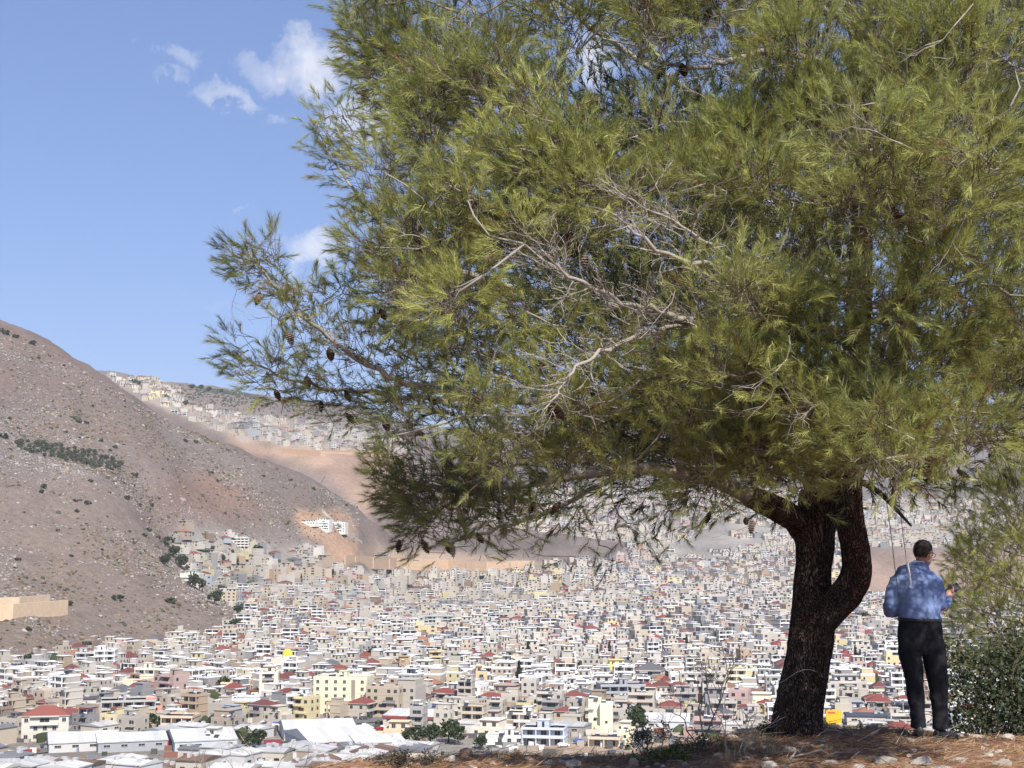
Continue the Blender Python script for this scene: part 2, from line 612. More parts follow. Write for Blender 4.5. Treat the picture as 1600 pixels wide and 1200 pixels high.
x, y, z, px, py = sample_land(220000, HILL, 820, 2050, rng, -.42, -.09)
den = fbm(x / 45, y / 60, 4, 77) + .35 * fbm(x / 200, y / 200, 2, 78)
ter = np.sin(z / 11.0 * 2 * math.pi + 5 * fbm(x / 120, y / 160, 3, 41))
den = den + .42 * (ter > .72) * (fbm(x / 90, y / 90, 2, 43) > -.08)
keep = rng.uniform(0, 1, len(x)) < np.clip(.18 + .95 * den, 0.03, .95)
pk = rng.permutation(int(keep.sum()))[:18000]
x, y, z, px, py = x[keep][pk], y[keep][pk], z[keep][pk], px[keep][pk], py[keep][pk]
sc_ = rng.lognormal(-.62, .5, len(x))
scale = np.stack([sc_ * rng.uniform(.8, 1.9, len(x)), sc_ * rng.uniform(.6, 1.3, len(x)), sc_ * rng.uniform(.4, .9, len(x))], 1)
g = rng.uniform(.22, .42, (len(x), 1))
rc = np.concatenate([g * 1.03, g * .95, g * .87], 1)
Vr, Fr, Cr = scatter([blob_template(s, 4, 3) for s in range(6)], np.stack([x, y, z + .1], 1), scale, rng.uniform(0, 6.28, len(x)), rc, rng)
o = link('hillside_rocks', np_mesh('hillside_rocks', Vr, Fr, m_rock, Cr))
tag(o, 'pale limestone outcrops strewn over the dry hillside', 'rocks', kind='stuff')

x, y, z, px, py = sample_land(90000, HILL, 820, 2050, rng, -.42, -.09)
den = fbm(x / 70, y / 60, 4, 99)
keep = rng.uniform(0, 1, len(x)) < np.clip(.2 + .8 * den, 0.04, .7)
x, y, z = x[keep][:8000], y[keep][:8000], z[keep][:8000]
sc_ = rng.lognormal(-.05, .4, len(x))
scale = np.stack([sc_ * 1.1, sc_ * 1.0, sc_ * .7], 1)
g = rng.uniform(0, 1, (len(x), 1))
rc = (1 - g) * np.array([(.13, .095, .065)]) + g * np.array([(.30, .235, .155)])
rc = np.where(rng.uniform(0, 1, (len(x), 1)) < .3, np.array([(.075, .08, .05)]), rc)
Vr, Fr, Cr = scatter([blob_template(s + 20, 6, 3, .45) for s in range(6)], np.stack([x, y, z + .1], 1), scale, rng.uniform(0, 6.28, len(x)), rc, rng)
o = link('hillside_scrub', np_mesh('hillside_scrub', Vr, Fr, m_scrub, Cr))
tag(o, 'low dry thorny scrub scattered over the hillside', 'scrub', kind='stuff')

# far scrub dots on the hills behind
FARH = [(170, 590), (340, 608), (640, 640), (640, 700), (520, 668), (420, 652), (300, 636), (262, 600)]
x, y, z, px, py = sample_land(60000, FARH, 2600, 3700, rng, -.42, -.05)
keep = rng.uniform(0, 1, len(x)) < np.clip(.35 + fbm(x / 120, y / 120, 3, 12), .05, .9)
x, y, z = x[keep][:1900], y[keep][:1900], z[keep][:1900]
sc_ = rng.lognormal(.75, .35, len(x))
scale = np.stack([sc_, sc_, sc_ * .8], 1)
rc = np.tile(np.array([(.06, .07, .045)]), (len(x), 1)) * rng.uniform(.7, 1.5, (len(x), 1))
Vr, Fr, Cr = scatter([blob_template(s + 40, 6, 3, .4) for s in range(6)], np.stack([x, y, z + 1], 1), scale, rng.uniform(0, 6.28, len(x)), rc, rng)
o = link('far_scrub', np_mesh('far_scrub', Vr, Fr, m_scrub, Cr))
tag(o, 'dark scrub dotted over the far hill above its houses', 'scrub', kind='stuff')
print('scatter', time.time() - T0)

# ================================================================== THE TOWN
m_wall = attr_mat('plaster_and_stone', 0.9, 0.10, 0.35, 0.15)
m_glass, N, b = new_mat('window_glass')
a = N.n('ShaderNodeVertexColor', layer_name='Col')
N.set(b, 'Base Color', a.outputs[0])
N.set(b, 'Roughness', 0.18)
N.set(b, 'Specular IOR Level', 0.4)
TOWN_MATS = [m_wall, m_glass]


class MB:
    """collects quads in local space with a colour each"""
    def __init__(self):
        self.v, self.f, self.c, self.m = [], [], [], []

    def quad(self, p, col, mat=0):
        k = len(self.v)
        self.v += p
        self.f.append((k, k + 1, k + 2, k + 3))
        self.c += [col] * 4
        self.m.append(mat)

    def box(self, cx, cy, z0, sx, sy, h, col, mat=0, bottom=False, top=None):
        x0, x1, y0, y1, z1 = cx - sx / 2, cx + sx / 2, cy - sy / 2, cy + sy / 2, z0 + h
        q = self.quad
        q([(x0, y0, z0), (x1, y0, z0), (x1, y0, z1), (x0, y0, z1)], col, mat)
        q([(x1, y1, z0), (x0, y1, z0), (x0, y1, z1), (x1, y1, z1)], col, mat)
        q([(x0, y1, z0), (x0, y0, z0), (x0, y0, z1), (x0, y1, z1)], col, mat)
        q([(x1, y0, z0), (x1, y1, z0), (x1, y1, z1), (x1, y0, z1)], col, mat)
        q([(x0, y0, z1), (x1, y0, z1), (x1, y1, z1), (x0, y1, z1)], top or col, mat)
        if bottom:
            q([(x0, y1, z0), (x1, y1, z0), (x1, y0, z0), (x0, y0, z0)], col, mat)

    def hip(self, cx, cy, z0, sx, sy, h, col):
        x0, x1, y0, y1, z1 = cx - sx / 2, cx + sx / 2, cy - sy / 2, cy + sy / 2, z0 + h
        if sx >= sy:
            r = sx / 2 - sy / 2
            a_, b_ = (cx - r, cy, z1), (cx + r, cy, z1)
            self.quad([(x0, y0, z0), (x1, y0, z0), b_, a_], col)
            self.quad([(x1, y1, z0), (x0, y1, z0), a_, b_], col)
            self.quad([(x0, y1, z0), (x0, y0, z0), a_, a_], col)
            self.quad([(x1, y0, z0), (x1, y1, z0), b_, b_], col)
        else:
            r = sy / 2 - sx / 2
            a_, b_ = (cx, cy - r, z1), (cx, cy + r, z1)
            self.quad([(x0, y1, z0), (x0, y0, z0), a_, b_], col)
            self.quad([(x1, y0, z0), (x1, y1, z0), b_, a_], col)
            self.quad([(x0, y0, z0), (x1, y0, z0), a_, a_], col)
            self.quad([(x1, y1, z0), (x0, y1, z0), b_, b_], col)
        self.box(cx, cy, z0 - .22, sx, sy, .2, (.5, .47, .43))

    def gable(self, cx, cy, z0, sx, sy, h, col):
        x0, x1, y0, y1, z1 = cx - sx / 2, cx + sx / 2, cy - sy / 2, cy + sy / 2, z0 + h
        self.quad([(x0, y0, z0), (x1, y0, z0), (x1, cy, z1), (x0, cy, z1)], col)
        self.quad([(x1, y1, z0), (x0, y1, z0), (x0, cy, z1), (x1, cy, z1)], col)
        w = tuple(k * .85 for k in col)
        self.quad([(x0, y1, z0), (x0, y0, z0), (x0, cy, z1), (x0, cy, z1)], w)
        self.quad([(x1, y0, z0), (x1, y1, z0), (x1, cy, z1), (x1, cy, z1)], w)

    def cyl(self, cx, cy, z0, r, h, col, seg=10, axis='z', r2=None):
        r2 = r if r2 is None else r2
        pa, pb = [], []
        for s in range(seg):
            a = 2 * math.pi * s / seg
            c, d = math.cos(a), math.sin(a)
            if axis == 'z':
                pa.append((cx + r * c, cy + r * d, z0)); pb.append((cx + r2 * c, cy + r2 * d, z0 + h))
            else:
                pa.append((cx - h / 2, cy + r * c, z0 + r * d)); pb.append((cx + h / 2, cy + r2 * c, z0 + r2 * d))
        ca = tuple(np.mean(pa, 0)); cb = tuple(np.mean(pb, 0))
        for s in range(seg):
            t = (s + 1) % seg
            self.quad([pa[s], pa[t], pb[t], pb[s]], col)
            self.quad([pb[s], pb[t], cb, cb], col)
            if axis != 'z':
                self.quad([pa[t], pa[s], ca, ca], col)

    def mesh(self, name, mats=None):
        V = np.array(self.v, float); F = np.array(self.f)
        me = np_mesh(name, V, F, mats or TOWN_MATS, np.array(self.c), self.m)
        return me

    def arrays(self):
        return np.array(self.v, float), np.array(self.f), np.array(self.c, float), np.array(self.m)


FH = 3.05
DARK = (.045, .045, .05)
PALETTE = [('white', (.57, .53, .47)), ('off-white', (.49, .45, .39)), ('cream', (.53, .455, .355)), ('pale grey', (.38, .365, .345)), ('beige', (.42, .345, .27)),
           ('sand-coloured', (.45, .35, .25)), ('pale pink', (.54, .40, .36)), ('pale yellow', (.64, .56, .34)), ('grey', (.27, .27, .275)), ('ivory', (.55, .505, .42)), ('brown', (.28, .21, .165)), ('pale blue-grey', (.42, .45, .49))]
PW = [30, 20, 16, 11, 5, 3, 4, 3, 5, 14, 2, 2]
ROOFS = [('red', (.22, .072, .062)), ('maroon', (.16, .062, .058)), ('dark grey', (.13, .13, .14)), ('orange', (.32, .155, .10)), ('brown', (.22, .13, .10))]


def gen_building(rg, w, d, nf, wall, style='flat', roofc=(.33, .085, .06), lod=0, win=(1.45, 1.35), gap=2.8, feature=None):
    """one town house or block; returns parts: name -> MB, and 'windows' -> list of (x, y, z, side, ww, wh)"""
    P_ = {}
    wins = []
    H = nf * FH
    nf = max(1, int(nf + .35))

    def add(nm_):
        q_ = MB()
        P_.setdefault(nm_, []).append(q_)
        return q_
    slabc = tuple(min(.85, k * 1.08) for k in wall)
    roofflat = tuple(rg.uniform(.22, .52) for _ in range(1)) * 3
    roofflat = (roofflat[0], roofflat[0] * .97, roofflat[0] * .92)
    wl = add('wall')
    sk = -3.0                                    # foundations run into the slope
    if style == 'shed':
        wl.box(0, 0, sk, w, d, H - sk, wall)
        rf = add('roof')
        ns_ = max(3, int(w / 2.2)) if lod < 2 else 1
        for k in range(ns_):                      # roof sheets, each a little different
            kk = rg.uniform(.8, 1.04)
            ww_ = (w + .6) / ns_
            rf.gable(-(w + .6) / 2 + (k + .5) * ww_, 0, H + .02 + .03 * (k % 2), ww_, d + .6, min(3.2, d * .085), tuple(q_ * kk for q_ in roofc))
        rf.box(0, 0, H - .25, w + .62, d + .62, .25, tuple(k * .8 for k in roofc))
        if lod < 2:
            for s in range(3):
                vent = add('roof_vent')
                vent.box(rg.uniform(-w * .4, w * .4), rg.uniform(-d * .3, d * .1), H + .3, 1.2, 1.2, 1.1, (.5, .5, .5))
        n_ = max(2, int(w / 5))
        for k in range(n_):
            wins.append((-w / 2 + (k + .5) * w / n_, -d / 2, H * .62, 0, 2.2, .8))
    elif style == 'open':                        # storeys on columns, balconies across the front
        deep = min(2.6, d * .25)
        wl.box(0, deep / 2, sk, w - .4, d - deep, H - sk, wall)
        for k in range(1, nf + 1):
            sl = add('floor_slab')
            sl.box(0, 0, k * FH - .28, w, d, .28, slabc, bottom=True)
            if k < nf:
                sl.box(0, -d / 2 + .12, k * FH + .003, w * .96, .14, .85, slabc)
        nc = max(3, int(w / 4.2) + 1)
        for k in range(nc):
            xx = -w / 2 + .3 + (w - .6) * k / (nc - 1)
            cl = add('column')
            cl.box(xx, -d / 2 + .32, sk, .38, .36, H - .28 - sk, slabc)
        for f in range(nf):
            for k in range(nc - 1):
                xx = -w / 2 + .3 + (w - .6) * (k + .5) / (nc - 1)
                wins.append((xx, -d / 2 + deep, f * FH + 1.25, 0, 2.0, 1.9))
    else:
        top_h = H
        if style == 'flat' and nf >= 2 and rg.random() < .6:      # the top storey is set back behind a terrace
            H = H - FH
            tw, td = w * rg.uniform(.45, .75), d * rg.uniform(.5, .8)
            tx, ty = rg.uniform(-.5, .5) * (w - tw), (d - td) / 2 - .3
            up = add('upper_storey')
            up.box(tx, ty, H + .003, tw, td, FH, wall, top=roofflat)
            up.box(tx, ty - .4, H + FH + .005, tw + .8, td + .8, .2, slabc, bottom=True)
            nw = max(1, int(tw / 3))
            for k in range(nw):
                wins.append((tx - tw / 2 + (k + .5) * tw / nw, ty - td / 2, H + 1.5, 0, 1.5, 1.6))
            nf -= 1
        wl.box(0, 0, sk, w, d, H - sk, wall, top=roofflat)
        if rg.random() < .4 and lod < 2:                           # low wing or lean-to
            lw = w * rg.uniform(.3, .5)
            an = add('side_wing')
            an.box(rg.choice([-1, 1]) * (w / 2 + lw / 2 - .1), rg.uniform(-.2, .1) * d, sk, lw, d * .6, FH * .92 - sk, tuple(min(.85, k * rg.uniform(.8, 1.1)) for k in wall))
        deep = 0
        for f in range(nf):
            nw = max(2, int(w / gap))
            kind = rg.random()
            bw0 = None
            if lod < 2 and kind < .78 and f > 0:
                bal = add('balcony')
                bw = w * rg.choice([.35, .45, .6, .9])
                bx = rg.uniform(-1, 1) * (w - bw) * .5
                bw0 = (bx - bw / 2, bx + bw / 2)
                bal.box(bx, -d / 2 - .65, f * FH - .2, bw, 1.3, .2, slabc, bottom=True)
                rail = slabc if rg.random() < .7 else (.25, .25, .26)
                bal.box(bx, -d / 2 - 1.24, f * FH + .003, bw, .1, .95, rail)
                bal.box(bx - bw / 2 + .05, -d / 2 - .6, f * FH + .003, .1, 1.17, .95, rail)
                bal.box(bx + bw / 2 - .05, -d / 2 - .6, f * FH + .003, .1, 1.17, .95, rail)
                if rg.random() < .55:
                    add('balcony_roof').box(bx, -d / 2 - .65, (f + 1) * FH - .2, bw + .3, 1.4, .18, slabc, bottom=True)
                wins.append((bx, -d / 2, f * FH + 1.2, 0, min(bw * .75, 3.4), 2.1))
            for k in range(nw):
                xx = -w / 2 + (k + .5) * w / nw
                if bw0 and bw0[0] - 1 < xx < bw0[1] + 1:
                    continue
                if rg.random() < .88:
                    wins.append((xx, -d / 2, f * FH + 1.65, 0, win[0], win[1]))
            nd = max(2, int(d / (gap + .4)))
            for k in range(nd):
                yy = -d / 2 + (k + .5) * d / nd
                if rg.random() < .7:
                    wins.append((-w / 2, yy, f * FH + 1.65, 1, win[0] * .9, win[1]))
                if rg.random() < .7:
                    wins.append((w / 2, yy, f * FH + 1.65, 2, win[0] * .9, win[1]))
            if lod < 1 and rg.random() < .5 and f > 0:
                wl.box(0, 0, f * FH - .12, w + .16, d + .16, .14, slabc, bottom=True)
    if style in ('flat', 'open'):
        if lod < 2:
            pr = add('parapet')
            ph = rg.uniform(.5, 1.05)
            pr.box(0, -d / 2 + .1, H + .004, w + .06, .2, ph, slabc)
            pr.box(0, d / 2 - .1, H + .004, w + .06, .2, ph, slabc)
            pr.box(-w / 2 + .1, 0, H + .004, .2, d - .42, ph, slabc)
            pr.box(w / 2 - .1, 0, H + .004, .2, d - .42, ph, slabc)
        if rg.random() < .6 and w > 7:
            sr = add('stair_room')
            sw, sdp = rg.uniform(3, 4.5), rg.uniform(3, 5)
            sx_, sy_ = rg.uniform(-.3, .3) * w, rg.uniform(0, .22) * d
            sr.box(sx_, sy_, H + .003, sw, sdp, 2.5, wall)
            sr.box(sx_, sy_, H + 2.503, sw + .5, sdp + .5, .2, slabc, bottom=True)
            if lod < 2:
                sr.quad([(sx_ - .45, sy_ - sdp / 2 - .03, H + .1), (sx_ + .45, sy_ - sdp / 2 - .03, H + .1), (sx_ + .45, sy_ - sdp / 2 - .03, H + 2.1), (sx_ - .45, sy_ - sdp / 2 - .03, H + 2.1)], DARK, 1)
        if lod < 2:
            for k in range(rg.choice([1, 1, 2, 3, 4])):
                tx, ty = rg.uniform(-.38, .38) * w, rg.uniform(-.35, .1) * d
                tk = add('water_tank')
                tk.cyl(tx, ty, H + 1.25, .32, 1.3, (.75, .75, .74), 8, 'x')
                tk.box(tx, ty, H + .01, .9, .3, .95, (.4, .4, .4))
                sp = add('solar_panel')
                sp.quad([(tx - .9, ty - 2.1, H + .15), (tx + .9, ty - 2.1, H + .15), (tx + .9, ty - .6, H + 1.1), (tx - .9, ty - .6, H + 1.1)], (.04, .05, .08), 1)
                sp.quad([(tx - .9, ty - .6, H + 1.08), (tx + .9, ty - .6, H + 1.08), (tx + .9, ty - 2.1, H + .13), (tx - .9, ty - 2.1, H + .13)], (.3, .3, .3), 0)
        if rg.random() < .32 and lod < 2:        # shade roof on posts
            sh = add('shade_roof')
            sw, sdp = w * .6, d * .5
            cx_, cy_ = rg.uniform(-.15, .15) * w, rg.uniform(-.1, .2) * d
            cc = rg.choice([(.7, .7, .7), (.30, .09, .07), (.18, .18, .19), (.35, .2, .13)])
            sh.box(cx_, cy_, H + 2.6, sw, sdp, .18, cc, bottom=True)
            for sx in (-1, 1):
                for sy in (-1, 1):
                    sh.box(cx_ + sx * sw * .46, cy_ + sy * sdp * .45, H + .004, .16, .16, 2.59, (.4, .4, .4))
    elif style == 'hip':
        rf = add('roof')
        rf.hip(0, 0, H + .22, w + 1.1, d + 1.1, min(w, d) * rg.uniform(.2, .28), roofc)
        if lod < 1:
            ch = add('chimney')
            ch.box(w * .22, d * .1, H + .5, .7, .7, min(w, d) * .22 + .6, slabc)
    return P_, wins


def win_quads(mb, wins, rg, lod=0, wall=(.7, .7, .7)):
    for (x_, y_, z_, side, ww, wh) in wins:
        col = tuple(k * rg.uniform(.6, 1.7) for k in DARK)
        e = .05
        if side == 0:
            mb.quad([(x_ - ww / 2, y_ - e, z_ - wh / 2), (x_ + ww / 2, y_ - e, z_ - wh / 2), (x_ + ww / 2, y_ - e, z_ + wh / 2), (x_ - ww / 2, y_ - e, z_ + wh / 2)], col, 1)
        elif side == 1:
            mb.quad([(x_ - e, y_ + ww / 2, z_ - wh / 2), (x_ - e, y_ - ww / 2, z_ - wh / 2), (x_ - e, y_ - ww / 2, z_ + wh / 2), (x_ - e, y_ + ww / 2, z_ + wh / 2)], col, 1)
        else:
            mb.quad([(x_ + e, y_ - ww / 2, z_ - wh / 2), (x_ + e, y_ + ww / 2, z_ - wh / 2), (x_ + e, y_ + ww / 2, z_ + wh / 2), (x_ + e, y_ - ww / 2, z_ + wh / 2)], col, 1)


def join_mb(mbs):
    mb = MB()
    for q_ in mbs:
        o_ = len(mb.v)
        mb.v += q_.v; mb.c += q_.c; mb.m += q_.m
        mb.f += [tuple(i_ + o_ for i_ in f_) for f_ in q_.f]
    return mb


WIN_CACHE = {}


def window_mesh(ww, wh):
    """a window with its frame and sill standing a little proud of the wall, facing local -y"""
    key = (round(ww, 1), round(wh, 1))
    if key not in WIN_CACHE:
        mb = MB()
        ww, wh = key
        mb.quad([(-ww / 2, -.03, -wh / 2), (ww / 2, -.03, -wh / 2), (ww / 2, -.03, wh / 2), (-ww / 2, -.03, wh / 2)], DARK, 1)
        fr = (.55, .55, .53)
        mb.box(0, -.05, -wh / 2 - .1, ww + .3, .22, .1, fr, bottom=True)
        mb.box(-ww / 2 - .05, -.045, -wh / 2, .09, .13, wh, fr)
        mb.box(ww / 2 + .05, -.045, -wh / 2, .09, .13, wh, fr)
        mb.box(0, -.045, wh / 2, ww + .2, .13, .09, fr, bottom=True)
        if ww > 1:
            mb.box(0, -.045, -wh / 2, .06, .06, wh, fr)
        WIN_CACHE[key] = mb.mesh('window')
    return WIN_CACHE[key]


def place_building(name, parts, wins, loc, yaw, single_windows, rg):
    root = empty(name, loc, yaw)
    for pn, mbs in parts.items():
        if len(mbs) > 1 and not single_windows and pn in ('column', 'water_tank', 'solar_panel', 'floor_slab', 'balcony', 'balcony_roof'):
            link(pn, join_mb(mbs).mesh(pn), root)['kind'] = 'stuff'
            continue
        for mb in mbs:
            if mb.v:
                link(pn, mb.mesh(pn), root)
    if single_windows:
        for (x_, y_, z_, side, ww, wh) in wins:
            o = link('window', window_mesh(ww, wh), root)
            o.location = (x_, y_, z_)
            o.rotation_euler = (0, 0, (0, -math.pi / 2, math.pi / 2)[side])
    elif wins:
        mb = MB()
        win_quads(mb, wins, rg)
        o = link('glazing', mb.mesh('glazing'), root)
        o['kind'] = 'stuff'
    return root


OCC = []          # (x, y, radius) of ground already built on
NW = [0]


def occupied(x_, y_, r_):
    for (a_, b_, c_) in OCC:
        if (a_ - x_) ** 2 + (b_ - y_) ** 2 < (c_ + r_) ** 2:
            return True
    return False


def pal(nm):
    return dict(PALETTE)[nm]


